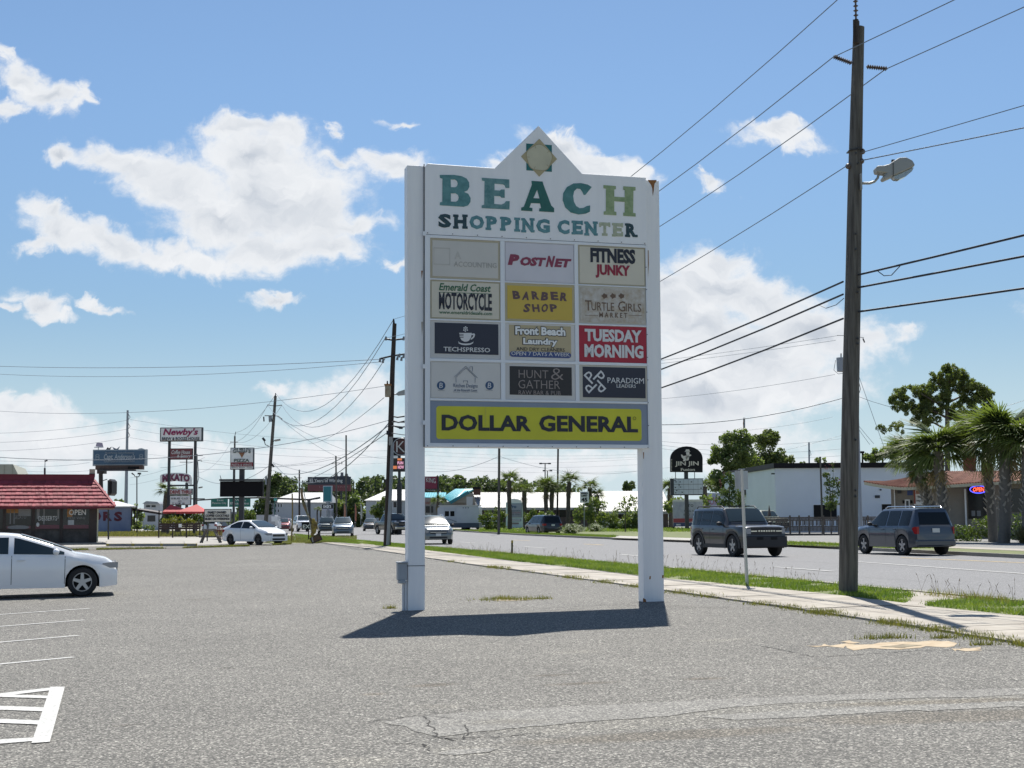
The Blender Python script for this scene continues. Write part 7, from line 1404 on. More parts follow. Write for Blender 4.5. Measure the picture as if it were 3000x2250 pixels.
for i, (x, yt_, Y) in enumerate(((1597, 1358, 260), (1604, 1379, 300))):
    f = Fr('lamp_post', ('tall twin-head lamp post above the palms under the sign', 'smaller twin-head lamp post just right of the taller one above the palms')[i], 'street lamp', x, Y, group='lamp posts of the far parking lot'); f.pole('pole', [(x, 1530), (x, yt_)], .12, .10, M_steel); w_ = (13, 10)[i]; f.pole('arm', [(x - w_, yt_), (x + w_, yt_)], .08, .08, M_steel)
    for sx in (-1, 1): f.box('lamp_head', x + sx*w_ - 4, x + sx*w_ + 4, yt_ - 2, yt_ + 2, -.3, .3, M_steel)
f = Fr('lamp_post', 'small lamp post above the red roof at left', 'street lamp', 132, 190); f.pole('pole', [(128, 1500), (132, 1352)], .08, .05, M_steelgrey); f.pole('lamp_head', [(131, 1351), (139, 1349)], .12, .1, M_steel)
f = Fr('lamp_post', 'dark lamp post behind the pine over the black parapet', 'street lamp', 2527, 150); f.pole('pole', [(2527, 1500), (2527, 1326)], .1, .1, M_blk); f.box('lamp_head', 2517, 2531, 1322, 1328, -.2, .2, M_blk)
# ---- wires
U = lambda px, py: D(px, py, UY - .15); K = lambda px, py: D(px, py, KY); 
def N_(px0, py0, m):     # far end of a level span that runs towards the next pole, behind the viewer's right
    a = U(px0, py0); py = 1518 - (a.z - EYE) * FPX / 14; px = px0 + (py - py0) / m; b = D(px, py, 14); b.z = a.z; return a + (b - a) * 2.1

for lab, a, b, c_, s1, s2 in (('top bare line at the peak of the big pole', (1153, 935), (2503, -45), -.60, 2.1, .12), ('bare line from the left insulator of the big pole', (1129, 990), (2440, 168), -.545, 2.0, .12), ('bare line from the right insulator of the big pole', (1186, 992), (2594, 203), -.515, 2.2, .12)):
    wire(K(*a), U(*b), s1 * .55, .011, lab + ', left span'); wire(U(*b), N_(*b, c_), s2, .010, lab + ', right span')
wire(K(1150, 1158), U(2482, 485), .9, .010, 'thin line falling left from the lamp arm bracket of the big pole'); wire(U(2524, 447), N_(2524, 447, -.325), .12, .009, 'thin straight line leaving the big pole just above the street lamp'); wire(U(2524, 470), N_(2524, 470, -.245), .3, .012, 'twisted service line leaving the big pole at the street lamp')
for lab, a, b, c_, s1 in (('uppermost of the three thick black cables', (1143, 1236), (2470, 825), -.27, .9), ('middle one of the three thick black cables', (1143, 1247), (2470, 862), -.212, .95), ('lowest of the three thick black cables', (1141, 1268), (2470, 933), -.158, 1.0)):
    wire(K(*a), U(*b), s1, .021, lab + ' left of the big pole', M_cable); wire(U(b[0] + 45, b[1] - 20), N_(b[0] + 45, b[1] - 20, c_), .15, .022, lab + ' right of the big pole', M_cable)
f_ = U(2660, 810); mb = MB(); mb.tube([D(2570, 793, UY - .3), D(2590, 808, UY - .3), D(2612, 806, UY - .3), D(2640, 776, UY - 1)], .010, 5); tag(mb.build('cable_loop', M_cable, None, 60), 'drooping slack loop under the uppermost thick cable', 'cable')
mb = MB(); mb.tube([D(2398, 893, UY + 4), D(2420, 903, UY + 3.5), D(2450, 893, UY + 2), D(2472, 874, UY)], .009, 5); tag(mb.build('cable_loop', M_cable, None, 60), 'drooping slack loop under the middle thick cable', 'cable')
wire(D(1700, 1232, 95), D(2466, 1167, 95), .9, .030, 'twisted dark line sagging from the hidden pole to the sign'); wire(D(1700, 1080, 140), D(2455, 983, 95), .2, .014, 'upper thin pair line right of the sign'); wire(D(1700, 1087, 140), D(2448, 997, 95), .2, .014, 'lower thin pair line right of the sign'); wire(D(1700, 1178, 140), D(2446, 1097, 95), .5, .014, 'thin line ending at the hidden transformer')
wire(D(2512, 1090, 95), D(2590, 1310, 95), .02, .016, 'guy wire slanting down from the hidden pole towards the pine'); wire(D(2514, 1245, 95), D(2560, 1300, 95), .02, .014, 'short slanting guy wire right of the big pole'); wire(D(2514, 1255, 95), D(2548, 1302, 95), .02, .014, 'shorter slanting guy wire right of the big pole')
wire(D(2510, 1160, 120), D(3100, 1130, 120), 2.0, .018, 'thin line crossing behind the tall pine')
i = 0
def far_wire(p, q, Y0, Y1, sag, r=.02, lab=None):
    wire(D(*p, Y0), D(*q, Y1), sag, r * .8, lab, None, group=None)
LW = [((-60, 1071), (1126, 1052), 100, KY, .3, .020, 'highest long line crossing the sky on the left'), ((-60, 1093), (1118, 1060), 100, KY, .5, .016, 'second long line just under the highest on the left'), ((-60, 1200), (1128, 1131), 110, KY, .8, .016, 'long line running left from the rusty transformer'), ((-60, 1336), (1140, 1231), 60, KY, .9, .019, 'thick dark line crossing above the billboard to the leaning dark pole'),
 ((1153, 936), (808, 1153), KY, 135, 3.2, .024, 'highest of three sagging lines between the two leaning poles'), ((1129, 990), (784, 1186), KY, 135, 3.3, .024, 'lower sagging line joining the left arms of the leaning poles'), ((1128, 1052), (826, 1187), KY, 135, 2.9, .024, 'steepest sagging line joining the two leaning poles'),
 ((807, 1156), (690, 1267), 135, 180, .8, .024, 'left line dropping from the leaning pole to the pizza sign pole'), ((784, 1187), (676, 1296), 135, 180, 1.0, .024, 'line dropping from the left arm to the pizza sign pole'), ((826, 1187), (698, 1297), 135, 180, 1.0, .022, 'line dropping from the right arm to the pizza sign pole'), ((676, 1296), (575, 1385), 180, 165, 1.0, .02, 'line sagging behind the pizza sign to the brewhouse pole'),
 ((1140, 1238), (800, 1355), KY, 135, 2.6, .034, 'upper thick cable sweeping down to the leaning wooden pole'), ((1139, 1246), (800, 1378), KY, 150, 1.3, .036, 'middle thick cable sweeping down left from the dark pole'), ((1134, 1268), (850, 1420), KY, 170, .5, .030, 'lowest thick cable sweeping down left from the dark pole'), ((797, 1358), (578, 1395), 135, 165, 1.4, .03, 'thick cable from leaning pole towards the brewhouse sign'), ((797, 1378), (680, 1440), 135, 150, .6, .03, 'short thick cable towards the dark screen'),
 ((-60, 1270), (374, 1231), 200, 215, .5, .026, 'first transmission line left of the steel pole'), ((-60, 1297), (374, 1257), 200, 215, .5, .026, 'second transmission line left of the steel pole'), ((-60, 1322), (374, 1282), 200, 215, .5, .026, 'third transmission line left of the steel pole'), ((-60, 1348), (290, 1343), 200, 215, .3, .024, 'faint line above the tan gable'), ((40, 1363), (262, 1355), 180, 180, .3, .022, 'faint line right of the tan gable'), ((50, 1378), (262, 1379), 180, 180, .2, .020, 'faint lowest line right of the tan gable'),
 ((380, 1229), (1145, 1292), 215, 260, 1.0, .026, 'first transmission line right of the steel pole'), ((380, 1256), (1145, 1320), 215, 260, 1.2, .026, 'second transmission line right of the steel pole'), ((380, 1282), (1145, 1338), 215, 260, 1.2, .026, 'third transmission line right of the steel pole'), ((430, 1330), (1140, 1355), 220, 240, 1.0, .022, 'fourth faint line over the pizza sign'), ((580, 1350), (985, 1343), 165, 160, .9, .022, 'line from the brewhouse pole to the armed pole'), ((580, 1375), (1014, 1330), 165, 200, .7, .02, 'faint rising line behind the pizza sign'),
 ((825, 1229), (1145, 1345), 135, 200, .9, .022, 'line slanting down right from the leaning wooden pole'), ((828, 1232), (985, 1336), 135, 160, .3, .02, 'line dropping to the armed pole before the billboard'), ((1125, 1165), (905, 1300), KY, 190, .6, .022, 'line slanting down left from the rusty transformer'), ((800, 1355), (1000, 1387), 135, 190, .5, .024, 'cable from the leaning wooden pole towards the wide billboard'), ((600, 1340), (470, 1370), 165, 160, .3, .02, 'short faint line behind the brewhouse sign'), ((380, 1400), (500, 1370), 230, 200, .2, .02, 'faint line above the lean-to'), ((380, 1420), (500, 1392), 230, 200, .2, .02, 'lower faint line above the lean-to'),
 ((1250, 1381), (1462, 1337), 150, 128, .5, .024, 'wavy line rising to the brown pole under the sign'), ((1463, 1337), (1880, 1378), 128, 150, .9, .02, 'line falling right from the brown pole under the sign')]
for a in LW: far_wire(*a)
for k, (y0, y1) in enumerate(((1322, 1330), (1333, 1338), (1352, 1343), (1362, 1360), (1371, 1379))): far_wire((1240, y0), (1890, y1), 260, 260, .6, .022, ('highest', 'second', 'third', 'fourth', 'lowest')[k] + ' faint horizontal line in the gap under the sign')
for k, (y0, y1, x1) in enumerate(((1268, 1222, 2440), (1293, 1285, 2466), (1304, 1315, 2466), (1314, 1335, 2466), (1372, 1275, 2466))): far_wire((1936, y0), (x1, y1), 200, 220, .8, .024, ('highest', 'second', 'third', 'fourth', 'steepest')[k] + ' faint line between the sign and the big pole')
# ================================================================ VEGETATION
def quads(name, P_, U_, V_, m, parent=None):
    n = len(P_); V4 = np.empty((n, 4, 3)); V4[:, 0] = P_ - U_ - V_; V4[:, 1] = P_ + U_ - V_; V4[:, 2] = P_ + U_ * .6 + V_; V4[:, 3] = P_ - U_ * .6 + V_
    me = bpy.data.meshes.new(name); me.vertices.add(n * 4); me.vertices.foreach_set('co', V4.reshape(-1)); me.loops.add(n * 4); me.loops.foreach_set('vertex_index', np.arange(n * 4)); me.polygons.add(n); me.polygons.foreach_set('loop_start', np.arange(n) * 4); me.polygons.foreach_set('loop_total', np.full(n, 4)); me.materials.append(m); me.update(); me.validate()
    return link(name, me, parent)
def rnd_dirs(n): a = np.random.normal(size=(n, 3)); return a / np.linalg.norm(a, axis=1, keepdims=True)
def cloud(name, blobs, dens, size, m, parent, shell=.35, lumps=7, aspect=.55):
    dens *= 1.7
    """leaf clumps through a set of ellipsoids (cx, cy, cz, rx, ry, rz); every ellipsoid is broken into lumps so that gaps show"""
    Ps = []
    for (cx, cy, cz, rx, ry, rz) in blobs:
        cs = rnd_dirs(lumps) * np.random.uniform(.45, .92, (lumps, 1)) * np.array([rx, ry, rz]); rr = np.random.uniform(.28, .48, lumps) * (rx + ry + rz) / 3 * (.8 if aspect < .3 else 1)
        for c, r in zip(cs, rr):
            n = int(dens * r * r); d = rnd_dirs(n) * (np.random.uniform(shell, 1.0, (n, 1)) ** .6 + np.random.exponential(.10, (n, 1))) * r; Ps.append(np.array([cx, cy, cz]) + c + d)
    P_ = np.concatenate(Ps); n = len(P_); u = rnd_dirs(n); v = np.cross(u, rnd_dirs(n)); v /= np.linalg.norm(v, axis=1, keepdims=True) + 1e-9; s = np.random.uniform(.6, 1.3, (n, 1)) * size
    return quads(name, P_, u * s * .5, v * s * .5 * aspect, m, parent)
L_dark = leafmat('leaf_dark', (.045, .075, .028), (.10, .14, .045), 1.3, .35); L_mid = leafmat('leaf_mid', (.075, .11, .042), (.17, .21, .085), 1.3, .42); L_bright = leafmat('leaf_bright', (.07, .11, .025), (.15, .19, .05), 1.2, .3); L_pine = leafmat('pine_needles', (.065, .095, .035), (.18, .21, .065), 1.2, .4); L_far = leafmat('far_pine', (.050, .075, .038), (.11, .14, .07), .15, .35); L_palm = leafmat('palm_leaf', (.055, .085, .028), (.16, .195, .07), .9, .35); L_dead = leafmat('palm_dead', (.17, .13, .06), (.30, .24, .12), 2, .2); L_yel = leafmat('leaf_yellow', (.14, .15, .02), (.22, .22, .05), 1.5, .3)
L_flower = mat('blossom_pink', (.32, .10, .10), .7, var=.3, vscale=8); M_bark = mat('bark', (.065, .052, .042), .9, col2=(.13, .11, .09), vscale=5, bump=.4, bscale=20); M_boot = mat('palm_boot', (.26, .24, .21), .9, col2=(.42, .39, .34), vscale=6)
# far woods: one mass of pines
cr = []
def wood(px0, px1, ytop, Y, n):
    for i in range(n):
        px = random.uniform(px0, px1); t = (px - px0) / (px1 - px0); yy = ytop(px) + random.uniform(-3, 16); y = Y + random.uniform(-25, 25); p = D(px, yy, y); r = random.uniform(1.0, 2.1)
        cr.append((p.x, y, p.z - r, r, r, r * .85)); 
        for k in range(2): cr.append((p.x + random.uniform(-1.5, 1.5), y, p.z - r - random.uniform(1.5, 4.5), r * 1.2, r, r))
def yt1(px):
    tab = [(560, 1500), (700, 1480), (770, 1405), (800, 1400), (850, 1392), (905, 1400), (940, 1402), (1035, 1400), (1070, 1388), (1150, 1396), (1245, 1396), (1300, 1390), (1400, 1392), (1460, 1396), (1560, 1400), (1640, 1410), (1720, 1440), (1900, 1446)]
    return lerp_tab(tab, px)
wood(770, 1700, yt1, 380, 260)
cloud('x', cr, 22, .8, L_far, None, lumps=4).name = 'far_woods'; o = bpy.data.objects['far_woods']; tag(o, 'dark line of pines along the horizon behind the shops', 'woods', kind='stuff')
tr = MB()
for i in range(60): px = random.uniform(780, 1500); p = D(px, yt1(px) + 10, 380); tr.tube([(p.x, 380, -1), (p.x, 380, p.z)], .18, 5)
tag(tr.build('far_trunks', M_bark), 'thin trunks in the line of pines on the horizon', 'woods', kind='stuff')
def tree(name, label, pxb, Y, trunk, blobs, dens, size, m, tr0=.18, asp=.55, group=None, flowers=None, limbs=(), cat='tree', lumps=7):
    f = Fr(name, label, cat, pxb, Y, group=group); s_ = Y / FPX
    if trunk:
        mb = MB(); ps = [f.L(*p) for p in trunk]; n = len(ps); mb.tube([(x, 0, z if i else min(z, 0) - .1) for i, (x, z) in enumerate(ps)], [tr0 * (1 - .6 * i / (n - 1)) for i in range(n)], 8)
        for lm in limbs: q = [f.L(*p) for p in lm]; dy = random.uniform(-1, 1) * s_ * 30; mb.tube([(x, dy * i / max(len(q) - 1, 1), z) for i, (x, z) in enumerate(q)], [tr0 * .45 * (1 - .7 * i / (len(q) - 1)) for i in range(len(q))], 6)
        mb.build('trunk', M_bark, f.root, 60)
    bl = []
    for (px, py, rx, ry) in blobs: c = f.L(px, py); bl.append((c[0], random.uniform(-.35, .35) * rx * s_, c[1], rx * s_, rx * s_ * .9, ry * s_))
    cloud('crown', bl, dens, size, m, f.root, lumps=lumps, aspect=asp)
    if flowers: cloud('blossom', [(f.L(*p)[0], -.1, f.L(*p)[1], .22, .2, .35) for p in flowers], 260, .10, L_flower, f.root, lumps=3)
    return f
tree('broadleaf_tree', 'larger rounded dark green tree behind the fusion sign', 2150, 185, [(2148, 1530), (2150, 1400), (2155, 1330)], [(2150, 1330, 52, 45), (2120, 1370, 50, 40), (2190, 1350, 45, 48), (2150, 1290, 40, 32), (2100, 1400, 34, 30), (2180, 1290, 34, 28), (2140, 1420, 55, 40), (2110, 1330, 36, 30), (2085, 1345, 18, 14)], 230, .30, L_mid, .3, lumps=9)
tree('broadleaf_tree', 'rounded green tree behind the black parapet, right of the larger one', 2255, 195, [(2255, 1500), (2255, 1400), (2255, 1320)], [(2255, 1325, 46, 44), (2290, 1340, 36, 30), (2240, 1290, 36, 28), (2265, 1280, 26, 20), (2230, 1350, 40, 30), (2275, 1360, 40, 22), (2305, 1345, 20, 14)], 230, .30, L_mid, .3, lumps=9)
tree('crape_myrtle', 'crape myrtle with reddish tips right of the white annex', 2135, 120, [(2135, 1520), (2136, 1470), (2138, 1420)], [(2135, 1420, 24, 30), (2125, 1455, 30, 24), (2150, 1450, 28, 26), (2130, 1395, 16, 18), (2160, 1475, 26, 18), (2115, 1480, 22, 16), (2170, 1455, 16, 16)], 420, .16, L_dark, .07, flowers=[(2110, 1415), (2122, 1390), (2135, 1385), (2148, 1412), (2112, 1425)])
tree('crape_myrtle', 'slender crape myrtle with pink tips left of the big wooden pole', 2435, 112, [(2435, 1552), (2434, 1490), (2430, 1400)], [(2432, 1455, 24, 26), (2445, 1475, 22, 20), (2420, 1400, 12, 20), (2428, 1425, 15, 22), (2450, 1430, 14, 20), (2425, 1485, 22, 14), (2448, 1405, 8, 12), (2440, 1370, 5, 16)], 420, .16, L_dark, .06, flowers=[(2418, 1372), (2429, 1368), (2442, 1364), (2452, 1405), (2462, 1422)], limbs=[[(2434, 1490), (2440, 1430), (2441, 1370)]])
# tall umbrella pine on the right
pine = [(x, y, rx * 1.0, ry * 1.05) for x, y, rx, ry in [(2785, 1085, 38, 16), (2775, 1105, 44, 16), (2755, 1125, 48, 15), (2810, 1108, 40, 14), (2720, 1130, 26, 12), (2850, 1130, 42, 18), (2870, 1150, 36, 18), (2700, 1150, 45, 20), (2660, 1145, 36, 18), (2735, 1160, 52, 20), (2640, 1175, 36, 16), (2625, 1190, 30, 13), (2690, 1185, 48, 18), (2880, 1170, 36, 18), (2905, 1185, 22, 14), (2830, 1190, 46, 18), (2780, 1155, 52, 18), (2700, 1215, 40, 16), (2665, 1200, 30, 13), (2720, 1235, 40, 14), (2890, 1200, 28, 12), (2780, 1075, 20, 12), (2840, 1160, 40, 16), (2760, 1190, 30, 12), (2685, 1235, 26, 11), (2850, 1215, 34, 12), (2640, 1160, 30, 14), (2900, 1160, 26, 14), (2745, 1100, 26, 12), (2820, 1135, 44, 14), (2800, 1215, 40, 12), (2740, 1200, 44, 13)]]
tree('pine_tree', 'tall spreading pine rising behind the palms on the right', 2775, 118, [(2776, 1570), (2776, 1300), (2775, 1200), (2778, 1120), (2780, 1075)], pine, 1150, .24, L_pine, .26, asp=.22, limbs=[[(2776, 1225), (2720, 1195), (2650, 1190)], [(2776, 1200), (2730, 1175), (2690, 1155)], [(2776, 1230), (2830, 1218), (2890, 1200)], [(2777, 1180), (2820, 1160), (2870, 1150)], [(2778, 1140), (2740, 1125)], [(2776, 1260), (2810, 1240), (2850, 1225)], [(2778, 1150), (2830, 1130)], [(2776, 1260), (2740, 1238), (2690, 1235)], [(2776, 1215), (2800, 1235), (2830, 1246)], [(2778, 1120), (2800, 1105)]], lumps=8)
tree('pine_tree', 'small leaning pine with a single tufted head left of the palms', 2690, 125, [(2690, 1570), (2672, 1380), (2655, 1330), (2632, 1305), (2620, 1278)], [(2600, 1258, 30, 12), (2625, 1248, 30, 12), (2580, 1255, 20, 9), (2635, 1265, 18, 10)], 800, .24, L_pine, .12, asp=.22, limbs=[[(2632, 1305), (2637, 1285), (2640, 1270)]], lumps=5)
tree('pine_tree', 'low broad pine crown over the black parapet right of the big pole', 2590, 150, [(2590, 1560), (2588, 1400), (2585, 1330)], [(2575, 1330, 34, 20), (2600, 1325, 34, 20), (2540, 1340, 26, 14), (2630, 1335, 28, 20), (2645, 1318, 18, 14), (2560, 1345, 30, 10)], 420, .24, L_mid, .2, lumps=6)
tree('pine_tree', 'tiny tree top peeking over the black parapet near the grey pole', 2400, 200, None, [(2403, 1348, 20, 9), (2350, 1356, 9, 4)], 260, .28, L_mid)
tree('broadleaf_tree', 'distant dark tree seen at the right sign post under the sign', 1860, 240, [(1860, 1500), (1860, 1440)], [(1850, 1425, 22, 18), (1835, 1430, 16, 13), (1885, 1420, 12, 20)], 200, .4, L_dark)
tree('broadleaf_tree', 'pale low tree in front of the pale house with metal roof', 1112, 215, [(1112, 1540), (1112, 1500)], [(1112, 1472, 20, 22), (1105, 1495, 24, 20), (1120, 1500, 20, 18)], 230, .3, L_bright)
tree('broadleaf_tree', 'dark tree group behind the dark screen of the pizza sign', 760, 240, None, [(785, 1440, 26, 36), (800, 1420, 30, 26), (770, 1490, 30, 34), (740, 1505, 34, 28), (700, 1515, 34, 22), (815, 1400, 30, 18)], 110, .45, L_dark, lumps=9)
tree('broadleaf_tree', 'scrubby trees along the far street by the feather flags', 1010, 250, None, [(985, 1490, 30, 30), (1015, 1480, 34, 34), (1045, 1490, 30, 30), (990, 1520, 40, 24), (1040, 1522, 40, 20), (1070, 1510, 24, 20)], 100, .45, L_mid, lumps=9)
tree('broadleaf_tree', 'light green bush behind the letter board near the brewhouse', 700, 190, None, [(720, 1510, 26, 22), (700, 1530, 30, 14), (735, 1530, 22, 14)], 220, .3, L_bright)
tree('broadleaf_tree', 'bushy tree between the blue building and the brewhouse sign', 400, 185, None, [(402, 1490, 14, 18), (410, 1510, 14, 20), (398, 1530, 20, 16), (345, 1467, 14, 5), (355, 1470, 12, 4)], 260, .3, L_mid)
# palms -----------------------------------------------------------
def frond_mesh(nm, L=1.0, nb=15, m=None, droop=.35, seed=0):
    rnd = random.Random(seed); mb = MB(); pet = .48 * L; w = .018 * L; z = lambda x: -droop * (x / L) ** 2 * L * .6
    for i in range(4):
        x0, x1 = pet*i/4, pet*(i+1)/4; mb.add([(x0, -w, z(x0)), (x1, -w, z(x1)), (x1, w, z(x1)), (x0, w, z(x0))], [(0,1,2,3)])
    for i in range(nb):
        a = R(-78 + 156 * i / (nb - 1)) + rnd.uniform(-.05, .05); ln = L * (.55 + .12 * math.cos(a)) * rnd.uniform(.88, 1.08); ca, sa = math.cos(a), math.sin(a); bw = .030 * L; prev = None
        for k in range(3):
            t = k / 2; d = ln * t; x = pet + ca * d; y = sa * d * .9; zz = z(x) - abs(sa) * .10 * L * t - (t ** 2) * .20 * L * rnd.uniform(.6, 1.4) + .06 * L * t; wd_ = bw * (1 - t * .9) + .002; p = [(x + sa * wd_, y - ca * wd_, zz), (x - sa * wd_, y + ca * wd_, zz)]
            if prev: mb.add([prev[0], p[0], p[1], prev[1]], [(0,1,2,3)])
            prev = p
    return mb.mesh(nm, m)
FR = [frond_mesh('frond', 1, 17, L_palm, .25 + .12 * k, k) for k in range(4)]; FD = [frond_mesh('dead_frond', 1, 11, L_dead, .8, 9 + k) for k in range(2)]
FR2 = [frond_mesh('frond', 1, 9, L_palm, .3 + .1 * k, 20 + k) for k in range(3)]
def palm(label, pxb, pyb, pxc, pyc, Rpx, Y, n, group, near=True, tw=17, nd=6, tmat=None):
    f = Fr('palm_tree', label, 'palm tree', pxb, Y, group=group); s_ = Y / FPX; a, c = f.L(pxb, pyb), f.L(pxc, pyc); base = Vector((a[0], 0, min(a[1], 0) - .05)); top = Vector((c[0], 0, c[1]))
    mb = MB(); nn = 8; mb.tube([base.lerp(top, i / nn) + Vector((.04 * math.sin(i * .8), 0, 0)) for i in range(nn + 1)], [tw * s_ * (1.12 - .2 * i / nn + (.14 if i > 5 else 0)) for i in range(nn + 1)], 12); mb.build('trunk', M_bark if not near else mat('palm_bark', (.13, .12, .105), .9, col2=(.17, .15, .13), vscale=7), f.root, 60)
    if near:
        q = MB(); q.add([(-.07, 0, 0), (.07, 0, 0), (.03, -.05, .30), (-.03, -.05, .30), (-.05, .05, 0), (.05, .05, 0)], [(0,1,2,3), (0,3,4), (1,5,2)]); bm_ = q.mesh('leaf_boot', M_boot)
        for i in range(58):
            t = .30 + .68 * i / 58; p = base.lerp(top, t); th = i * 2.4; rr = tw * s_ * (1.0 - .05 * t); o = link('leaf_boot', bm_, f.root); o.matrix_local = Matrix.Translation(p) @ Matrix.Rotation(th, 4, 'Z') @ Matrix.Translation((0, -rr, 0)) @ Matrix.Rotation(R(18), 4, 'X') @ Matrix.Rotation(R(30 if i % 2 else -30), 4, 'Y')
    Lf = Rpx * s_
    for i in range(n):
        el = R(random.triangular(-24, 86, 46)); az = i * 2.39996 + random.uniform(-.3, .3); o = link('frond', random.choice(FR if near else FR2), f.root); sc_ = Lf * random.uniform(.82, 1.08) * (1.0 if el > 0 else .92)
        o.matrix_local = Matrix.Translation(top + Vector((0, 0, random.uniform(-.25, .15) * Lf * .5))) @ Matrix.Rotation(az, 4, 'Z') @ Matrix.Rotation(-el, 4, 'Y') @ Matrix.Rotation(random.uniform(-.6, .6), 4, 'X') @ Matrix.Scale(sc_, 4)
    for i in range(nd):
        az = random.uniform(0, 6.28); o = link('dead_frond', random.choice(FD), f.root); o.matrix_local = Matrix.Translation(top + Vector((0, 0, -.2 * Lf))) @ Matrix.Rotation(az, 4, 'Z') @ Matrix.Rotation(R(random.uniform(40, 75)), 4, 'Y') @ Matrix.Scale(Lf * .75, 4)
    return f
gp_ = 'cabbage palms in front of the tile roof restaurant'
palm('leftmost of the near palms, hiding the roof, with lighter skirt', 2772, 1590, 2748, 1322, 106, 74, 60, gp_, nd=7, tw=13); palm('shorter thin palm just left of the leftmost full palm', 2770, 1590, 2668, 1338, 80, 77, 44, gp_, nd=4, tw=15)
palm('palm with crown over the neon OPEN sign', 2910, 1590, 2890, 1300, 110, 74, 56, gp_, nd=4, tw=13); palm('palm with the thickest crisscross trunk right of the neon sign', 2940, 1592, 2950, 1280, 122, 71, 66, gp_, nd=4, tw=16); palm('palm cut by the right picture edge', 3005, 1590, 3012, 1300, 118, 70, 54, gp_, nd=4, tw=14)
palm('low palm crown under the leftmost near palm', 2735, 1588, 2698, 1385, 56, 76, 34, gp_, nd=4, tw=9)
pg = 'palms in front of the long pale roof'
for i, (xb, xc, yc, r_) in enumerate(((1493, 1492, 1408, 36), (1540, 1536, 1438, 32), (1600, 1600, 1426, 38), (1615, 1618, 1432, 30), (1662, 1668, 1412, 38), (1728, 1728, 1428, 34), (1752, 1750, 1450, 26))):
    palm(('leftmost palm of the row under the sign', 'low palm beside the monument sign under the sign', 'middle palm left of the thin black pole', 'palm trunk pair partner just left of the thin black pole', 'palm right of the thin black pole', 'palm behind the speed limit sign', 'small palm right of the speed limit sign')[i], xb, 1545, xc, yc, r_, 165, 34, pg, near=False, tw=6, nd=5)
palm('small yellowish palm behind the camper trailer', 1285, 1540, 1283, 1470, 26, 190, 26, None, near=False, tw=4, nd=5); palm('yucca-like palm left of the brewhouse sign poles', 480, 1540, 490, 1440, 34, 150, 40, None, near=False, tw=8, nd=3); palm('lower palm between the brewhouse sign poles', 520, 1540, 525, 1455, 34, 155, 36, None, near=False, tw=8, nd=3)
palm('palm left of the fusion sign pole', 1965, 1545, 1962, 1430, 34, 175, 34, None, near=False, tw=6, nd=8); palm('palm right of the fusion sign pole', 2070, 1545, 2065, 1425, 30, 180, 32, None, near=False, tw=6, nd=8); palm('thin palm beside the apartment house', 930, 1540, 930, 1492, 12, 200, 18, None, near=False, tw=2, nd=1); palm('second thin palm beside the apartment house', 940, 1540, 940, 1494, 11, 200, 18, None, near=False, tw=2, nd=1)
def shrub(label, px, pyb, Y, blobs, m, dens=330, size=.14, name='shrub', group=None): return tree(name, label, px, Y, None, blobs, dens, size, m, group=group, cat='shrub')
shrub('rounded bright green shrub under the neon sign', 2880, 1590, 76, [(2870, 1545, 30, 26), (2895, 1530, 28, 20), (2850, 1560, 24, 22), (2880, 1570, 34, 18)], L_bright, 520, .12); shrub('darker shrub left of the bright one behind the blue grey SUV', 2815, 1590, 77, [(2815, 1560, 26, 24), (2800, 1580, 26, 14), (2840, 1580, 30, 14)], L_dark, 520, .12)
shrub('dark undergrowth at the foot of the right palms', 2960, 1590, 80, [(2930, 1560, 24, 30), (2975, 1540, 30, 36), (2990, 1575, 34, 20), (3040, 1560, 50, 40)], L_dark, 420, .14)
f = Fr('pampas_grass', 'large straw tinted grass clump at the right picture edge', 'ornamental grass', 3000, 70); pts = []
mb = MB()
for i in range(420):
    az, el, ln = random.uniform(0, 6.28), random.uniform(.35, 1.5), random.uniform(.9, 1.5); b0 = Vector((random.uniform(-.2, .2), random.uniform(-.2, .2), .05)); t1 = b0 + Vector((math.cos(az)*math.cos(el), math.sin(az)*math.cos(el), math.sin(el))) * ln * .6; t2 = t1 + Vector((math.cos(az)*.45, math.sin(az)*.45, -.15 + .3*math.sin(el))) * ln * .5; s = Vector((-math.sin(az), math.cos(az), 0)) * .012
    mb.add([b0 - s, b0 + s, t1 + s, t1 - s, t2], [(0,1,2,3), (3,2,4)])
mb.build('blades', leafmat('pampas_leaf', (.13, .14, .06), (.28, .24, .13), 3, .2), f.root)
for i, (px, Y, h, lab) in enumerate(((1530, 118, 1, 'ornamental grass mound right of the minivan'), (1685, 135, .9, 'ornamental grass mound left of the speed limit post'), (1740, 135, .8, 'ornamental grass mound right of the speed limit post'))):
    px = (1672, 1690, 1745)[i]; f = Fr('ornamental_grass', lab, 'ornamental grass', px, Y, group='grass mounds behind the far kerb'); mb = MB(); sc_ = (1.25, 1.1, 1.15)[i]
    for k in range(380):
        az, el, ln = random.uniform(0, 6.28), random.uniform(.3, 1.5), random.uniform(.7, 1.15) * sc_; b0 = Vector((random.uniform(-.3, .3), random.uniform(-.3, .3), .05)); t1 = b0 + Vector((math.cos(az)*math.cos(el), math.sin(az)*math.cos(el), math.sin(el))) * ln * .7; t2 = t1 + Vector((math.cos(az)*.5, math.sin(az)*.5, -.2)) * ln * .5; s = Vector((-math.sin(az), math.cos(az), 0)) * .018
        mb.add([b0 - s, b0 + s, t1 + s, t1 - s, t2], [(0,1,2,3), (3,2,4)])
    mb.build('blades', leafmat('mound_leaf', (.08, .12, .05), (.16, .19, .10), 1.5, .25), f.root)
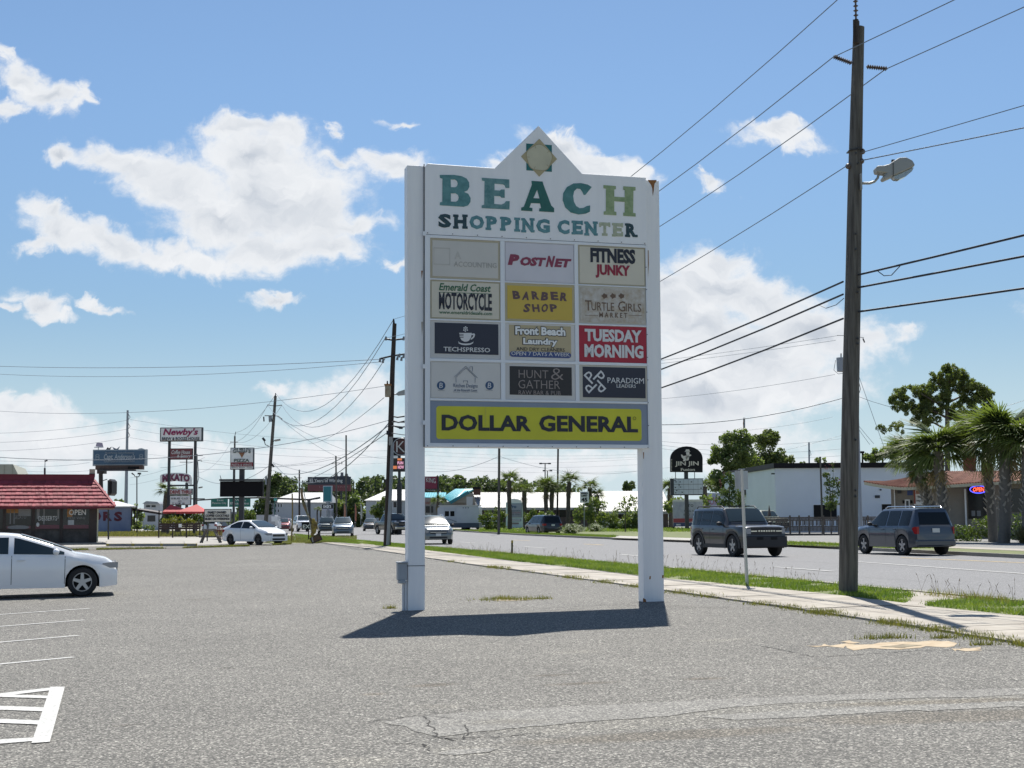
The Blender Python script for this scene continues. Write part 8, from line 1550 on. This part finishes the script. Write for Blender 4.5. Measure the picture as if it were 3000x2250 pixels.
for lab, px, bl, m in (('low green shrubs left of the brown pole under the sign', 1440, [(1425, 1520, 26, 22), (1450, 1512, 30, 24), (1475, 1525, 24, 20), (1455, 1540, 40, 10)], L_bright), ('green shrub between the monument sign and the minivan', 1560, [(1550, 1510, 24, 18), (1600, 1508, 30, 14), (1560, 1530, 30, 16)], L_bright), ('tall shrub behind the speed limit sign', 1740, [(1720, 1500, 36, 26), (1750, 1490, 34, 30), (1700, 1515, 30, 22), (1760, 1520, 40, 20), (1735, 1470, 24, 20)], L_mid), ('wide dark hedge at the right end of the gap under the sign', 1830, [(1810, 1530, 40, 16), (1850, 1520, 36, 26), (1880, 1515, 26, 28), (1790, 1518, 24, 20)], L_mid), ('clipped low hedge left of the right sign post', 1830, [(1800, 1541, 20, 6), (1830, 1541, 24, 6), (1860, 1542, 24, 6)], L_dark)):
    shrub(lab, px, 1550, 158, bl, m, 260, .22)
tree('sapling', 'thin sapling with open leaves left of the right sign post', 1832, 130, [(1832, 1550), (1832, 1500), (1834, 1470)], [(1830, 1478, 26, 14), (1845, 1465, 24, 12), (1815, 1492, 22, 10), (1850, 1488, 20, 10), (1862, 1470, 10, 14)], 120, .20, L_mid, .05, limbs=[[(1832, 1505), (1815, 1490), (1800, 1485)], [(1832, 1500), (1850, 1480), (1866, 1460)], [(1833, 1480), (1830, 1465)]])
shrub('yellow green hedge below the red canopies', 520, 1540, 125, [(480, 1528, 20, 8), (510, 1526, 24, 9), (540, 1526, 24, 9), (565, 1529, 16, 7)], L_yel, 420, .16); shrub('dark bushes under the red canopies', 540, 1540, 135, [(500, 1515, 40, 18), (560, 1512, 40, 20), (530, 1520, 40, 16), (598, 1515, 24, 22)], L_dark, 240, .22)
shrub('scrub beside the parked light car', 420, 1550, 150, [(405, 1535, 16, 14), (440, 1545, 20, 10), (395, 1548, 16, 8)], L_mid, 260, .2); shrub('green plants behind the cargo trailers', 1985, 1550, 168, [(1960, 1480, 20, 26), (1985, 1470, 20, 24), (2065, 1470, 24, 34)], L_mid, 200, .28)
# distant low roofs left of the sign so that the horizon is closed
for i, (x0, x1, y0, c, Y) in enumerate(((620, 700, 1500, (.34, .36, .40), 260), (1190, 1250, 1505, (.30, .28, .26), 200), (410, 480, 1512, (.3, .32, .34), 240))):
    f = Fr('low_building', ('low pale roofline behind the letter board', 'low tan building by the left sign post', 'low grey building behind the bushes')[i], 'building', (x0+x1)/2, Y); f.box('wall', x0, x1, y0 + 5, 1540, 0, 8, mat(f'far_wall_{i}', c, .8), ground=True); f.box('roof', x0 - 3, x1 + 3, y0, y0 + 4.8, -.5, 8.5, M_steelgrey)
